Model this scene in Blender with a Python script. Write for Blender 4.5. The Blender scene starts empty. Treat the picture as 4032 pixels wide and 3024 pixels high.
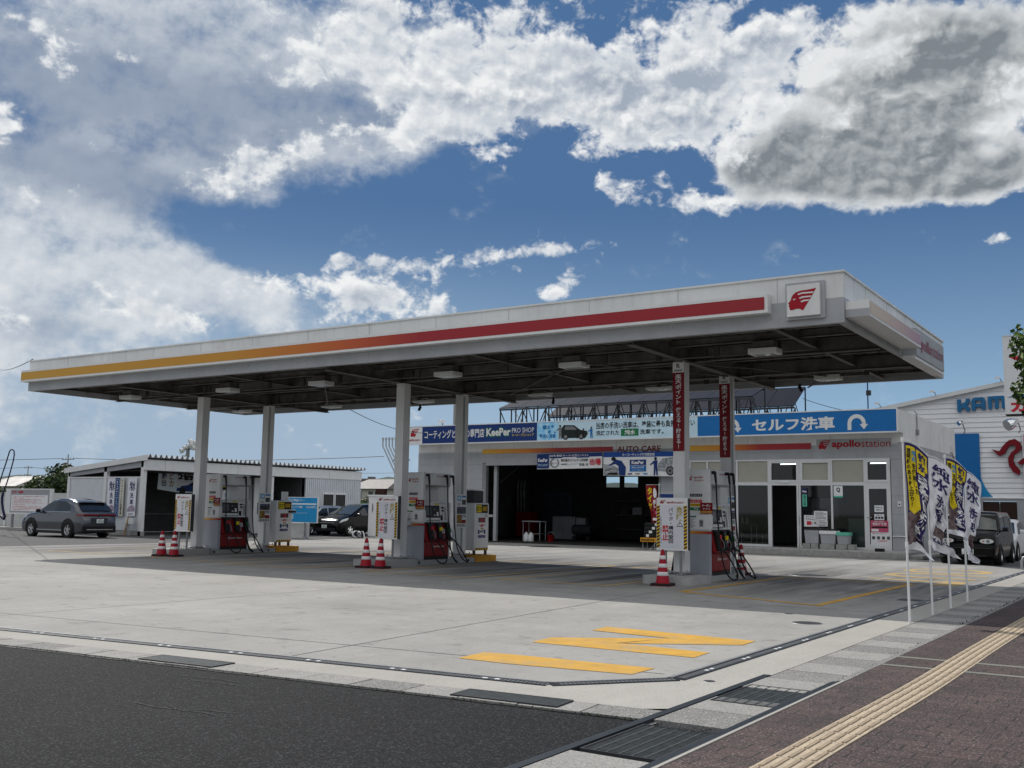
import bpy, bmesh, math, random
from mathutils import Vector, Matrix
R = math.radians
PI = math.pi
random.seed(7)
S = bpy.context.scene
C = S.collection

# ------------------------------------------------------------------ camera
F, YAW, PIT, ROL, EYE = 4060.4, -0.580935, 0.121157, 0.016074, 1.45
fw = Vector((math.sin(YAW)*math.cos(PIT), math.cos(YAW)*math.cos(PIT), math.sin(PIT)))
rt = Vector((math.cos(YAW), -math.sin(YAW), 0)); up = rt.cross(fw)
r2 = rt*math.cos(ROL)+up*math.sin(ROL); u2 = -rt*math.sin(ROL)+up*math.cos(ROL)
cd = bpy.data.cameras.new('camera'); cam = bpy.data.objects.new('camera', cd); C.objects.link(cam)
M = Matrix((r2, u2, -fw)).transposed().to_4x4(); M.translation = (0, 0, EYE)
cam.matrix_world = M
cd.sensor_width = 36; cd.lens = 36*F/4032; cd.clip_start = .05; cd.clip_end = 20000
S.camera = cam
S.view_settings.view_transform = 'Standard'; S.view_settings.look = 'None'
S.view_settings.exposure = EXPOSURE = 0.0; S.view_settings.gamma = 1

# ------------------------------------------------------------------ sun
TO_SUN = Vector((-.977, .453, 1)).normalized()
SUN_EL = math.asin(TO_SUN.z)
sl = bpy.data.lights.new('sun', 'SUN'); sl.energy = 3.8; sl.angle = R(.5); sl.color = (1, .955, .89)
so = bpy.data.objects.new('sun', sl); C.objects.link(so)
so.rotation_euler = (-TO_SUN).to_track_quat('-Z', 'Y').to_euler(); so.location = (-30, 20, 40)

# ------------------------------------------------------------------ sky with clouds (world nodes, by azimuth and elevation)
W = bpy.data.worlds.new('World'); S.world = W; W.use_nodes = True
nt = W.node_tree; nt.nodes.clear(); L = nt.links
def N(t, **k):
    n = nt.nodes.new(t)
    for a, b in k.items(): setattr(n, a, b)
    return n
def mth(op, a, b=None, c=None, clamp=False):
    n = N('ShaderNodeMath', operation=op); n.use_clamp = clamp
    for i, v in enumerate((a, b, c)):
        if v is None: continue
        if isinstance(v, (int, float)): n.inputs[i].default_value = v
        else: L.new(v, n.inputs[i])
    return n.outputs[0]
def mrange(v, a, b, c=0., d=1., kind='SMOOTHSTEP'):
    n = N('ShaderNodeMapRange', interpolation_type=kind); L.new(v, n.inputs[0])
    for i, x in zip((1, 2, 3, 4), (a, b, c, d)): n.inputs[i].default_value = x
    return n.outputs[0]
def mixc(f, a, b):
    n = N('ShaderNodeMix', data_type='RGBA')
    if isinstance(f, (int, float)): n.inputs[0].default_value = f
    else: L.new(f, n.inputs[0])
    for i, v in ((6, a), (7, b)):
        if isinstance(v, tuple): n.inputs[i].default_value = (*v, 1)
        else: L.new(v, n.inputs[i])
    return n.outputs[2]
sky = N('ShaderNodeTexSky', sky_type='NISHITA', sun_disc=False)
sky.sun_elevation = SUN_EL; sky.sun_rotation = math.atan2(TO_SUN.x, TO_SUN.y)
sky.air_density = 1.0; sky.dust_density = .6; sky.ozone_density = 2.2
tc = N('ShaderNodeTexCoord'); sp = N('ShaderNodeSeparateXYZ'); L.new(tc.outputs['Generated'], sp.inputs[0])
X, Y, Z = sp.outputs
az = mth('ARCTAN2', X, Y); el = mth('ARCSINE', Z)
azd = mth('MULTIPLY', az, 57.2958); eld = mth('MULTIPLY', el, 57.2958)
cp = N('ShaderNodeCombineXYZ'); L.new(azd, cp.inputs[0]); L.new(eld, cp.inputs[1]); P = cp.outputs[0]
def noise(vec, scale, detail, rough, dist=0., loc=(0, 0, 0), sc=(1, 1, 1)):
    m = N('ShaderNodeMapping'); L.new(vec, m.inputs[0]); m.inputs['Location'].default_value = loc; m.inputs['Scale'].default_value = sc
    n = N('ShaderNodeTexNoise', noise_dimensions='2D'); L.new(m.outputs[0], n.inputs['Vector'])
    n.inputs['Scale'].default_value = scale; n.inputs['Detail'].default_value = detail
    n.inputs['Roughness'].default_value = rough; n.inputs['Distortion'].default_value = dist
    return n.outputs[0]
def blobs(lst):
    acc = None
    for (a, e, ra, re, rot, w) in lst:
        m = N('ShaderNodeMapping', vector_type='TEXTURE'); L.new(P, m.inputs[0])
        m.inputs['Location'].default_value = (a, e, 0); m.inputs['Rotation'].default_value = (0, 0, R(rot)); m.inputs['Scale'].default_value = (ra, re, 1)
        ln = N('ShaderNodeVectorMath', operation='LENGTH'); L.new(m.outputs[0], ln.inputs[0])
        g = mrange(ln.outputs['Value'], 0, 1, 1, 0)
        acc = mth('MULTIPLY', g, w) if acc is None else mth('MULTIPLY_ADD', g, w, acc)
    return acc
VEIL = [(-55.4, 21.3, 24.3, 11.7, 0, 1), (-60.4, 13.5, 11.4, 11.9, 0, 0.9), (-43.9, 21.5, 18.2, 6.8, 0, 0.8), (-56.1, 12.3, 11.8, 5.8, -8, 0.8), (-48.9, 10, 14.9, 4.1, 0, 0.55), (-58.7, 6, 16.8, 6.1, 0, 0.5), (-37.5, 23.1, 14.1, 5.4, 0, 0.6), (-50.3, 11.9, 8.9, 2.1, -12, 0.5)]
CUM = [(-39.7, 25.1, 18.3, 6, 0, 0.75), (-35.3, 22.6, 14.6, 5, 0, 0.75), (-28.7, 24.5, 9.9, 6.5, 0, 0.6), (-48.6, 17.4, 8.3, 2.3, 16, 0.85), (-46.4, 18.9, 5.1, 2.3, 20, 0.5), (-37.4, 20, 11.2, 1.7, -3, 0.55), (-33.9, 19.1, 5.1, 1.3, -25, 0.5), (-59.2, 23.1, 4.6, 1.9, -24, 1), (-60.2, 18.8, 2.6, 2.1, 0, 1), (-59.4, 21.6, 1.1, 0.8, 0, 0.6), (-55, 22.6, 1.6, 1.9, -40, 0.85), (-59, 14.3, 5.7, 2.6, -5, 0.5), (-52.3, 9.9, 7, 1.8, -11, 1), (-57.7, 8.4, 6.7, 1.6, -10, 0.55), (-45.2, 12.5, 7.5, 2.1, 4, 0.95), (-37.1, 13.6, 10.6, 2.1, 8, 0.98), (-40.8, 11.6, 3.2, 1.2, 5, 0.95), (-40.7, 10.6, 6.8, 1.7, 4, 0.95), (-43.4, 13.5, 1.6, 1, 20, 0.85), (-30.9, 12.2, 2.5, 1.2, 25, 0.85), (-42.2, 17.4, 1.4, 1, -20, 0.5), (-21.9, 22.7, 9.5, 6.1, 0, 1.25), (-26.2, 21.6, 8.1, 2.9, 8, 0.95), (-26.9, 17.8, 7.1, 2.5, 5, 0.95), (-22.2, 16.7, 3.4, 1.5, 0, 0.9), (-7, 20.2, 3.6, 2.9, 0, 0.6), (-19.3, 25.6, 9.4, 2.6, 0, 0.7), (-7.7, 13.9, 1.5, 0.7, 0, 0.6), (-30.8, 14.4, 4.6, 0.8, 4, 0.5)]
HOLE = [(-47.8, 14.4, 7.2, 1.5, -12, 0.5), (-48, 13.5, 11.3, 2.6, -10, 0.45), (-43, 15.2, 8.6, 2.4, 0, 0.5), (-30.1, 25.7, 3.8, 1.2, 0, 0.5), (-26.8, 25.1, 4.9, 2, 0, 0.6), (-24.9, 23.1, 2.5, 1.9, 0, 0.6), (-20.3, 25.8, 3.4, 1.2, 20, 0.6), (-25, 18.9, 4.1, 1.3, 0, 0.6), (-7.9, 18, 1.7, 1.6, 20, 0.8), (-36.6, 17.6, 17.6, 3.7, 0, 0.6), (-29.8, 20.7, 5.1, 1.5, 0, 0.5), (-48.5, 15, 10.8, 1.9, 0, 0.4)]
GREY = [(-14, 19.5, 13.5, 5.5, 0, 1), (-11.8, 23.5, 12.3, 5.6, 0, 0.95), (-18.7, 18.3, 7.4, 2.9, 0, 0.7), (-10.9, 17.4, 9.9, 2.4, 0, 0.95), (-7.8, 17, 5.3, 2.4, 0, 0.7), (-8.2, 21.9, 7.1, 5.2, 0, 0.7)]
HEADS = [(-15.5, 23.5, 9, 2.4, 12, 0.9), (-15.2, 20.7, 3, 1.8, 20, 1), (-22.2, 20, 6.8, 2.7, 30, 0.8), (-6.7, 20.5, 4.1, 3.6, 0, 1), (-12.7, 23.1, 2.9, 1.6, 30, 0.7), (-10.8, 18.5, 1.2, 2.2, -10, 0.5), (-17.9, 25.3, 11, 1.8, 10, 0.6), (-20, 22.8, 5.8, 4.1, 0, 0.7)]
BLUEG = [(-52.8, 20.6, 22, 6.6, -4, 1.2), (-56.6, 16.6, 12.2, 2.6, -8, 1.2), (-59.1, 20.7, 8, 3.1, 0, 0.5), (-44.6, 21.2, 10.9, 2.1, -5, 0.6), (-58.9, 8.8, 5.6, 1.8, 0, 0.6)]
SC = (1, 1.35, 1)
fb = noise(P, .27, 8, .58, .0, (3.1, 1.7, 0), SC)
fbo = noise(P, .27, 5, .52, .0, (3.1-.16, 1.7+.50, 0), SC)
big = noise(P, .11, 5, .55, .2, (9, 4, 2), SC)
bigo = noise(P, .11, 5, .55, .2, (9-.15, 4+.45, 2), SC)
fine = noise(P, 1.05, 6, .66, .5, (1, 7, 3), (1, 1.25, 1))
def puffs(loc, det):
    m = N('ShaderNodeMapping'); L.new(P, m.inputs[0]); m.inputs['Location'].default_value = loc; m.inputs['Scale'].default_value = (1, 1.3, 1)
    w_ = N('ShaderNodeTexNoise', noise_dimensions='2D'); L.new(m.outputs[0], w_.inputs['Vector']); w_.inputs['Scale'].default_value = .45; w_.inputs['Detail'].default_value = 4
    a_ = N('ShaderNodeVectorMath', operation='MULTIPLY_ADD'); L.new(w_.outputs['Color'], a_.inputs[0]); a_.inputs[1].default_value = (2.6, 2.6, 0); L.new(m.outputs[0], a_.inputs[2])
    v = N('ShaderNodeTexVoronoi', feature='SMOOTH_F1', voronoi_dimensions='2D'); L.new(a_.outputs[0], v.inputs['Vector']); v.inputs['Scale'].default_value = .33; v.inputs['Detail'].default_value = det; v.inputs['Roughness'].default_value = .6; v.inputs['Smoothness'].default_value = .5
    return mth('SUBTRACT', 1, v.outputs['Distance'])
pf = puffs((0, 0, 0), 3); pfo = puffs((-.25, .65, 0), 2)
c_ = lambda v, k: mth('MULTIPLY', mth('SUBTRACT', v, .5), k)
dif = lambda a, b, k: mth('MULTIPLY', mth('SUBTRACT', a, b), k)
tex = mth('ADD', mth('ADD', c_(fb, 2.1), c_(pf, .55)), c_(fine, .75))
# open blue, deeper overhead and paler to the horizon
tint = N('ShaderNodeMix', data_type='RGBA', blend_type='MULTIPLY'); tint.inputs[0].default_value = 1
L.new(sky.outputs[0], tint.inputs[6]); tint.inputs[7].default_value = (.40, .47, .54, 1)
low = mrange(eld, 2, 17, 1, 0, 'LINEAR')
blue = mixc(mth('POWER', low, 1.4), (.70, 1.60, 3.35), (3.9, 5.9, 7.8))
open_ = mixc(.85, tint.outputs[2], blue)
left = mrange(azd, -46, -22, 1, 0)
open2 = mixc(mth('MULTIPLY', mth('MULTIPLY', left, mrange(eld, 4, 15, 1, 0)), .85), open_, (3.5, 4.5, 5.7))
# soft veil on the left
hole = blobs(HOLE)
veil = mth('MULTIPLY', mth('SUBTRACT', blobs(VEIL), mth('MULTIPLY', hole, .7)), mrange(big, .25, .6, .6, 1.2), clamp=True)
bg_ = mth('MULTIPLY', blobs(BLUEG), mrange(fb, .3, .62, 1.1, .75), clamp=True)
vtex = mth('ADD', mth('ADD', mth('MULTIPLY_ADD', mth('SUBTRACT', fb, .5), 1.3, .45), c_(fine, .18)), dif(fb, fbo, .9), clamp=True)
vcol = mixc(vtex, mixc(bg_, (4.6, 5.2, 6.0), (2.7, 3.25, 4.25)), mixc(bg_, (8.2, 8.4, 8.5), (3.7, 4.3, 5.2)))
s1 = mixc(mth('MULTIPLY', mrange(mth('ADD', veil, mth('ADD', c_(fb, 1.5), c_(fine, .35))), .18, 1.0), .90), open2, vcol)
# bright heaped cloud
d2 = mth('SUBTRACT', mth('ADD', blobs(CUM), tex), hole)
cov2 = mrange(d2, .27, .80)
lit2 = mth('ADD', mth('ADD', dif(fb, fbo, 3.4), dif(pf, pfo, .8)), mth('ADD', c_(fine, .5), mrange(d2, .4, 1.2, .80, .42)), clamp=True)
c2 = mixc(lit2, mixc(mrange(d2, .6, 1.35), (5.2, 5.7, 6.4), (3.6, 4.15, 5.0)), (8.7, 8.85, 8.9))
s2 = mixc(cov2, s1, c2)
# the grey heavy cloud on the right
d3 = mth('SUBTRACT', mth('ADD', blobs(GREY), mth('MULTIPLY', tex, .55)), hole)
cov3 = mrange(d3, .28, .66)
hd = mth('ADD', blobs(HEADS), mth('MULTIPLY', tex, .8))
lit3 = mth('ADD', mth('ADD', mth('ADD', dif(fb, fbo, .8), dif(pf, pfo, .5)), dif(big, bigo, 1.8)), mth('ADD', c_(fine, .06), mth('ADD', mrange(d3, .35, 1.15, .85, .20), mrange(hd, .0, 1.15, 0, .8))), clamp=True)
c3 = mixc(lit3, mixc(mrange(d3, .45, 1.1), (3.3, 3.7, 4.2), (2.1, 2.4, 2.65)), (7.8, 8.0, 8.1))
head = mrange(d2, .45, .95)
s3 = mixc(mth('MULTIPLY', cov3, mth('SUBTRACT', 1, mth('MULTIPLY', head, .85))), s2, c3)
# bright cloud and pale low band added, unseen behind the camera, to fill the shade
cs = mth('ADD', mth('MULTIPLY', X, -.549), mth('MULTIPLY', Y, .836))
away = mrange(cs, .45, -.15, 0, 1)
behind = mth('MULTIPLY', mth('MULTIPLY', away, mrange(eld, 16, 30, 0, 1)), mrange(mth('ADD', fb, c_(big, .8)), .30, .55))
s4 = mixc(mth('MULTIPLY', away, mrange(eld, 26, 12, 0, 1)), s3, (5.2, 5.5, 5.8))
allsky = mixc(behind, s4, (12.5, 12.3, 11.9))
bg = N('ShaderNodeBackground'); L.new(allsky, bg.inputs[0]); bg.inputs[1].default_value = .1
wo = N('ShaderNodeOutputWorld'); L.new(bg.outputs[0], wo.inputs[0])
W.cycles.sampling_method = 'MANUAL'; W.cycles.sample_map_resolution = 512
nt_ = None

# ------------------------------------------------------------------ materials
def mat(name, col, rough=.6, metal=0., var=.12, vs=3., bump=0., bs=60., spec=.22, col2=None, streak=0., coat=0., bdist=.01):
    m = bpy.data.materials.new(name); m.use_nodes = True; t = m.node_tree; n = t.nodes; l = t.links
    b = n['Principled BSDF']; b.inputs['Roughness'].default_value = rough; b.inputs['Metallic'].default_value = metal
    b.inputs['Specular IOR Level'].default_value = spec; b.inputs['Coat Weight'].default_value = coat
    g = n.new('ShaderNodeNewGeometry')
    if var > 0:
        x = n.new('ShaderNodeTexNoise'); x.inputs['Scale'].default_value = vs; x.inputs['Detail'].default_value = 6; x.inputs['Roughness'].default_value = .62
        l.new(g.outputs['Position'], x.inputs['Vector'])
        mx = n.new('ShaderNodeMix'); mx.data_type = 'RGBA'
        r = n.new('ShaderNodeMapRange'); l.new(x.outputs[0], r.inputs[0]); r.inputs[1].default_value = .32; r.inputs[2].default_value = .68
        l.new(r.outputs[0], mx.inputs[0])
        c2 = col2 or tuple(c*(1-var*2) for c in col)
        mx.inputs[6].default_value = (*c2, 1); mx.inputs[7].default_value = (*[min(1, c*(1+var*.4)) for c in col], 1)
        out = mx.outputs[2]
        if streak:
            mp = n.new('ShaderNodeMapping'); l.new(g.outputs['Position'], mp.inputs[0]); mp.inputs['Scale'].default_value = (9, 9, .6)
            y = n.new('ShaderNodeTexNoise'); y.inputs['Scale'].default_value = 1.; y.inputs['Detail'].default_value = 5; l.new(mp.outputs[0], y.inputs['Vector'])
            r2_ = n.new('ShaderNodeMapRange'); l.new(y.outputs[0], r2_.inputs[0]); r2_.inputs[1].default_value = .5; r2_.inputs[2].default_value = .85; r2_.inputs[4].default_value = streak
            m2 = n.new('ShaderNodeMix'); m2.data_type = 'RGBA'; l.new(r2_.outputs[0], m2.inputs[0]); l.new(out, m2.inputs[6]); m2.inputs[7].default_value = (.16, .14, .11, 1)
            out = m2.outputs[2]
        l.new(out, b.inputs['Base Color'])
    else: b.inputs['Base Color'].default_value = (*col, 1)
    if bump:
        x = n.new('ShaderNodeTexNoise'); x.inputs['Scale'].default_value = bs; x.inputs['Detail'].default_value = 4; l.new(g.outputs['Position'], x.inputs['Vector'])
        bp = n.new('ShaderNodeBump'); bp.inputs['Strength'].default_value = bump; bp.inputs['Distance'].default_value = bdist
        l.new(x.outputs[0], bp.inputs['Height']); l.new(bp.outputs[0], b.inputs['Normal'])
    return m
def glow(name, col, s):
    m = bpy.data.materials.new(name); m.use_nodes = True; b = m.node_tree.nodes['Principled BSDF']
    b.inputs['Base Color'].default_value = (*col, 1); b.inputs['Emission Color'].default_value = (*col, 1); b.inputs['Emission Strength'].default_value = s
    return m
def glass(name, tint=(.75, .8, .8), gl=.12):
    m = bpy.data.materials.new(name); m.use_nodes = True; t = m.node_tree; n = t.nodes; l = t.links; n.clear()
    a = n.new('ShaderNodeBsdfTransparent'); a.inputs[0].default_value = (*tint, 1)
    b = n.new('ShaderNodeBsdfGlossy'); b.inputs['Roughness'].default_value = .03
    f = n.new('ShaderNodeFresnel'); f.inputs[0].default_value = 1.5
    mm = n.new('ShaderNodeMath'); mm.operation = 'MULTIPLY_ADD'; l.new(f.outputs[0], mm.inputs[0]); mm.inputs[1].default_value = .9; mm.inputs[2].default_value = gl*.2
    x = n.new('ShaderNodeMixShader'); l.new(mm.outputs[0], x.inputs[0]); l.new(a.outputs[0], x.inputs[1]); l.new(b.outputs[0], x.inputs[2])
    o = n.new('ShaderNodeOutputMaterial'); l.new(x.outputs[0], o.inputs[0]); return m
def gradient(name, stops, axis, lo, hi, rough=.35):
    """paint that runs from one colour to the next along a world axis"""
    m = bpy.data.materials.new(name); m.use_nodes = True; t = m.node_tree; n = t.nodes; l = t.links; b = n['Principled BSDF']
    b.inputs['Roughness'].default_value = rough
    g = n.new('ShaderNodeTexCoord'); s = n.new('ShaderNodeSeparateXYZ'); l.new(g.outputs['Object'], s.inputs[0])
    r = n.new('ShaderNodeMapRange'); l.new(s.outputs[axis], r.inputs[0]); r.inputs[1].default_value = lo; r.inputs[2].default_value = hi
    c = n.new('ShaderNodeValToRGB'); l.new(r.outputs[0], c.inputs[0]); e = c.color_ramp.elements
    while len(e) < len(stops): e.new(.5)
    for i, (p, col) in enumerate(stops): e[i].position = p; e[i].color = (*col, 1)
    l.new(c.outputs[0], b.inputs['Base Color']); return m
WHITE = mat('white_paint', (.74, .75, .75), .45, var=.06, vs=1.1, streak=.18)
WHITE2 = mat('white_enamel', (.72, .73, .73), .35, var=.04, vs=4, streak=.05)
PAPER = mat('paper_white', (.78, .79, .80), .7, var=.04, vs=5)
LGREY = mat('light_grey_panel', (.39, .405, .43), .5, var=.07, vs=1.5, streak=.14)
BLUEGREY = mat('blue_grey_enamel', (.36, .38, .43), .45, var=.04)
STEEL = mat('galvanised_steel', (.42, .43, .44), .4, .6, var=.12, vs=8)
GSTEEL = mat('grey_painted_steel', (.25, .26, .27), .5, .2, var=.1)
ALU = mat('aluminium_frame', (.72, .73, .74), .35, .3, var=.03)
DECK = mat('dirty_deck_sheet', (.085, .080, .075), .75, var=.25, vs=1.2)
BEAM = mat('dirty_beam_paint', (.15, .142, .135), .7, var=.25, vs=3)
BLACK = mat('black_plastic', (.014, .014, .015), .42, var=.1)
RUBBER = mat('black_rubber', (.016, .016, .017), .6, var=.1, vs=10)
RACK = mat('dark_rack_steel', (.06, .065, .07), .6, .1, var=.1)
SLATE = mat('slate_steel', (.030, .037, .045), .5, .2, var=.12, vs=9)
GRATE = mat('worn_grate_steel', (.075, .086, .090), .55, .2, var=.2, vs=14)
DGREY = mat('dark_grey', (.045, .046, .05), .55, var=.1)
RED = mat('red_enamel', (.22, .005, .008), .32, var=.06, vs=3)
DRED = mat('dark_red_print', (.20, .006, .014), .5, var=.05)
LOGORED = mat('logo_red', (.36, .008, .02), .4, var=.03)
ORANGE = mat('orange_red', (.62, .10, .02), .5, var=.05)
YELLOW = mat('yellow_paint', (.72, .40, .03), .5, var=.07, vs=6)
def worn(name, c1, c2, under, lo, hi):
    m = mat(name, c1, .8, var=.16, vs=3.5, col2=c2, bump=.15); n = m.node_tree.nodes; l = m.node_tree.links; bs = n['Principled BSDF']; src = bs.inputs['Base Color'].links[0].from_socket
    g = n.new('ShaderNodeNewGeometry'); a = n.new('ShaderNodeTexNoise'); a.inputs['Scale'].default_value = 26; a.inputs['Detail'].default_value = 8; a.inputs['Roughness'].default_value = .75; l.new(g.outputs['Position'], a.inputs['Vector'])
    p = n.new('ShaderNodeTexNoise'); p.inputs['Scale'].default_value = 1.7; p.inputs['Detail'].default_value = 3; l.new(g.outputs['Position'], p.inputs['Vector'])
    s = n.new('ShaderNodeMath'); s.operation = 'MULTIPLY_ADD'; l.new(p.outputs[0], s.inputs[0]); s.inputs[1].default_value = .5; l.new(a.outputs[0], s.inputs[2])
    r = n.new('ShaderNodeMapRange'); l.new(s.outputs[0], r.inputs[0]); r.inputs[1].default_value = lo; r.inputs[2].default_value = hi
    x = n.new('ShaderNodeMix'); x.data_type = 'RGBA'; l.new(r.outputs[0], x.inputs[0]); l.new(src, x.inputs[6]); x.inputs[7].default_value = (*under, 1); l.new(x.outputs[2], bs.inputs['Base Color']); return m
PYEL = worn('worn_yellow_road_paint', (.60, .33, .045), (.46, .27, .055), (.33, .30, .23), .79, .95)
PYELF = worn('faded_yellow_road_paint', (.52, .33, .09), (.42, .30, .12), (.34, .33, .29), .70, .95)
GREEN = mat('green_label', (.02, .17, .06), .5, var=.04)
BLUE = mat('sign_blue', (.012, .150, .43), .4, var=.03)
SKYB = mat('menu_blue', (.02, .27, .56), .45, var=.03)
NAVY = mat('navy_blue', (.012, .038, .17), .45, var=.04)
PALEB = mat('pale_blue', (.55, .74, .84), .45, var=.06, vs=1.2)
PURPLE = mat('indigo_cloth', (.032, .024, .11), .8, var=.08)
FYEL = mat('yellow_cloth', (.72, .56, .02), .8, var=.05)
FWHITE = mat('white_cloth', (.74, .75, .80), .85, var=.04)
BROWN = mat('brown_print', (.06, .022, .02), .7, var=.2)
INK = mat('ink_black', (.012, .012, .014), .6, var=0)
GINK = mat('grey_ink', (.2, .21, .22), .6, var=.1)
GOLD = mat('gold_lettering', (.45, .36, .10), .6, var=.1)
LRED = mat('red_lettering', (.58, .03, .05), .6, var=.05)
PINK = mat('pink_print', (.55, .09, .18), .6, var=.1)
MINT = mat('mint_green', (.12, .50, .36), .6, var=.04)
CREAMG = gradient('faded_cream_to_pink', [(0, (.62, .50, .33)), (.45, (.58, .42, .33)), (1, (.42, .24, .27))], 1, -1, 6)
GLASS = glass('window_glass', (.6, .65, .65), .05); TGLASS = mat('tinted_car_glass', (.012, .014, .016), .04, var=0, spec=.7)
LGLASS = mat('light_car_glass', (.035, .042, .045), .04, var=0, spec=.7)
BLIND = mat('beige_roller_blind', (.40, .39, .34), .8, var=.03)
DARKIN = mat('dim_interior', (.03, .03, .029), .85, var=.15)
WOOD = mat('light_wood', (.42, .25, .10), .55, var=.2, vs=12)
CONC = mat('concrete_block', (.36, .355, .34), .85, var=.14, vs=6, bump=.25, bs=90)
TYRE = mat('tyre_rubber', (.018, .018, .018), .75, var=.1)
RIM = mat('alloy_rim', (.55, .56, .57), .3, .25, var=.04)
LAMP = glow('lit_fluorescent_tube', (.95, 1, 1), 6)
CHROME = mat('chrome', (.75, .76, .77), .12, 1., var=0)
LENS = mat('clear_lens', (.62, .66, .68), .08, var=0, spec=.8)
TLIGHT = mat('tail_lamp', (.16, .006, .008), .12, var=0, spec=.7)
OLDPRINT = mat('faded_print', (.42, .45, .48), .6, var=.35, vs=9)
PHOTO = mat('dark_photo_print', (.10, .11, .12), .6, var=.5, vs=6)

def concrete(name, a, b, tracks=0., joints=True, spk=0., sc=1., fl=((.62, .6, .58), .35, 170), th=(.57, .67)):
    m = bpy.data.materials.new(name); m.use_nodes = True; t = m.node_tree; n = t.nodes; l = t.links; bs = n['Principled BSDF']
    bs.inputs['Roughness'].default_value = .86; bs.inputs['Specular IOR Level'].default_value = .12
    g = n.new('ShaderNodeNewGeometry')
    def nz(scale, det, ro, mscale=(1, 1, 1), rot=0):
        mp = n.new('ShaderNodeMapping'); l.new(g.outputs['Position'], mp.inputs[0]); mp.inputs['Scale'].default_value = mscale; mp.inputs['Rotation'].default_value = (0, 0, rot)
        x = n.new('ShaderNodeTexNoise'); x.inputs['Scale'].default_value = scale; x.inputs['Detail'].default_value = det; x.inputs['Roughness'].default_value = ro
        l.new(mp.outputs[0], x.inputs['Vector']); return x.outputs[0]
    def mr(v, lo, hi, o0=0., o1=1.):
        r = n.new('ShaderNodeMapRange'); l.new(v, r.inputs[0])
        for i, q in zip((1, 2, 3, 4), (lo, hi, o0, o1)): r.inputs[i].default_value = q
        return r.outputs[0]
    def mx(f, c1, c2, blend='MIX'):
        x = n.new('ShaderNodeMix'); x.data_type = 'RGBA'; x.blend_type = blend
        if isinstance(f, float): x.inputs[0].default_value = f
        else: l.new(f, x.inputs[0])
        for i, c in ((6, c1), (7, c2)):
            if isinstance(c, tuple): x.inputs[i].default_value = (*c, 1)
            else: l.new(c, x.inputs[i])
        return x.outputs[2]
    big = mr(nz(.35*sc, 8, .62), .3, .7)
    c = mx(big, a, b)
    med = mr(nz(2.2*sc, 8, .72, (1, .55, 1), .35), .35, .75, .0, .34); c = mx(med, c, tuple(q*.66 for q in a))
    lite = mr(nz(5*sc, 6, .7, (1, .4, 1), -.4), .58, .78, .0, .35); c = mx(lite, c, tuple(min(1, q*1.25) for q in b))
    gr = mr(nz(55, 3, .6), .3, .7, .84, 1.1); gm = n.new('ShaderNodeVectorMath'); gm.operation = 'SCALE'; l.new(c, gm.inputs[0]); l.new(gr, gm.inputs['Scale']); c = gm.outputs[0]
    if spk:
        sp_ = mr(nz(fl[2], 2, .5), th[0], th[1], 0, spk); c = mx(sp_, c, fl[0])
        sp2 = mr(nz(fl[2]*.7, 2, .5, (1.1, .9, 1)), th[0], th[1], 0, spk); c = mx(sp2, c, tuple(q*fl[1] for q in a))
    if tracks:
        # rubber and oil left along the driving lanes, and rings of wear
        tr = mr(nz(1., 7, .66, (1.3, .13, 1)), .40, .66, 0, tracks)
        s = n.new('ShaderNodeSeparateXYZ'); l.new(g.outputs['Position'], s.inputs[0])
        yb = mr(s.outputs[1], 16.5, 20., 0, 1); yb2 = mr(s.outputs[1], 24.5, 29, 1, .25)
        q = n.new('ShaderNodeMath'); q.operation = 'MULTIPLY'; l.new(yb, q.inputs[0]); l.new(yb2, q.inputs[1])
        q2 = n.new('ShaderNodeMath'); q2.operation = 'MULTIPLY'; l.new(q.outputs[0], q2.inputs[0]); l.new(tr, q2.inputs[1])
        c = mx(q2.outputs[0], c, (.055, .055, .06))
        rub = mr(nz(.8, 7, .7, (.25, 1.0, 1), .25), .54, .76, 0, .34); c = mx(rub, c, (.14, .14, .14))
        spot = mr(nz(2.6, 5, .6), .585, .68, 0, .40); c = mx(spot, c, (.12, .118, .115)); spot2 = mr(nz(11, 3, .6), .645, .70, 0, .5); c = mx(spot2, c, (.09, .088, .085))
    l.new(c, bs.inputs['Base Color'])
    bp = n.new('ShaderNodeBump'); bp.inputs['Strength'].default_value = .25; bp.inputs['Distance'].default_value = .006; l.new(nz(130, 4, .6), bp.inputs['Height']); l.new(bp.outputs[0], bs.inputs['Normal'])
    return m
FORE = concrete('forecourt_concrete', (.29, .283, .266), (.40, .392, .370), tracks=1.0)
APRON = concrete('apron_concrete', (.36, .345, .315), (.44, .425, .39))
GUTTER = concrete('washed_aggregate', (.19, .19, .183), (.26, .255, .245), spk=.8, sc=2, fl=((.55, .53, .50), .3, 90))
GUTTER2 = concrete('pale_aggregate', (.27, .265, .25), (.36, .35, .33), spk=.6, sc=2, fl=((.58, .56, .53), .35, 95))
ROADM = concrete('fresh_asphalt', (.0085, .009, .0098), (.0145, .015, .0163), spk=.75, sc=2, fl=((.072, .074, .078), .3, 72), th=(.53, .66))
LOTM = concrete('old_asphalt', (.075, .075, .076), (.10, .10, .10), spk=.3)
SOIL = mat('distant_ground', (.10, .11, .07), .95, var=.3, vs=.05)

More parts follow.
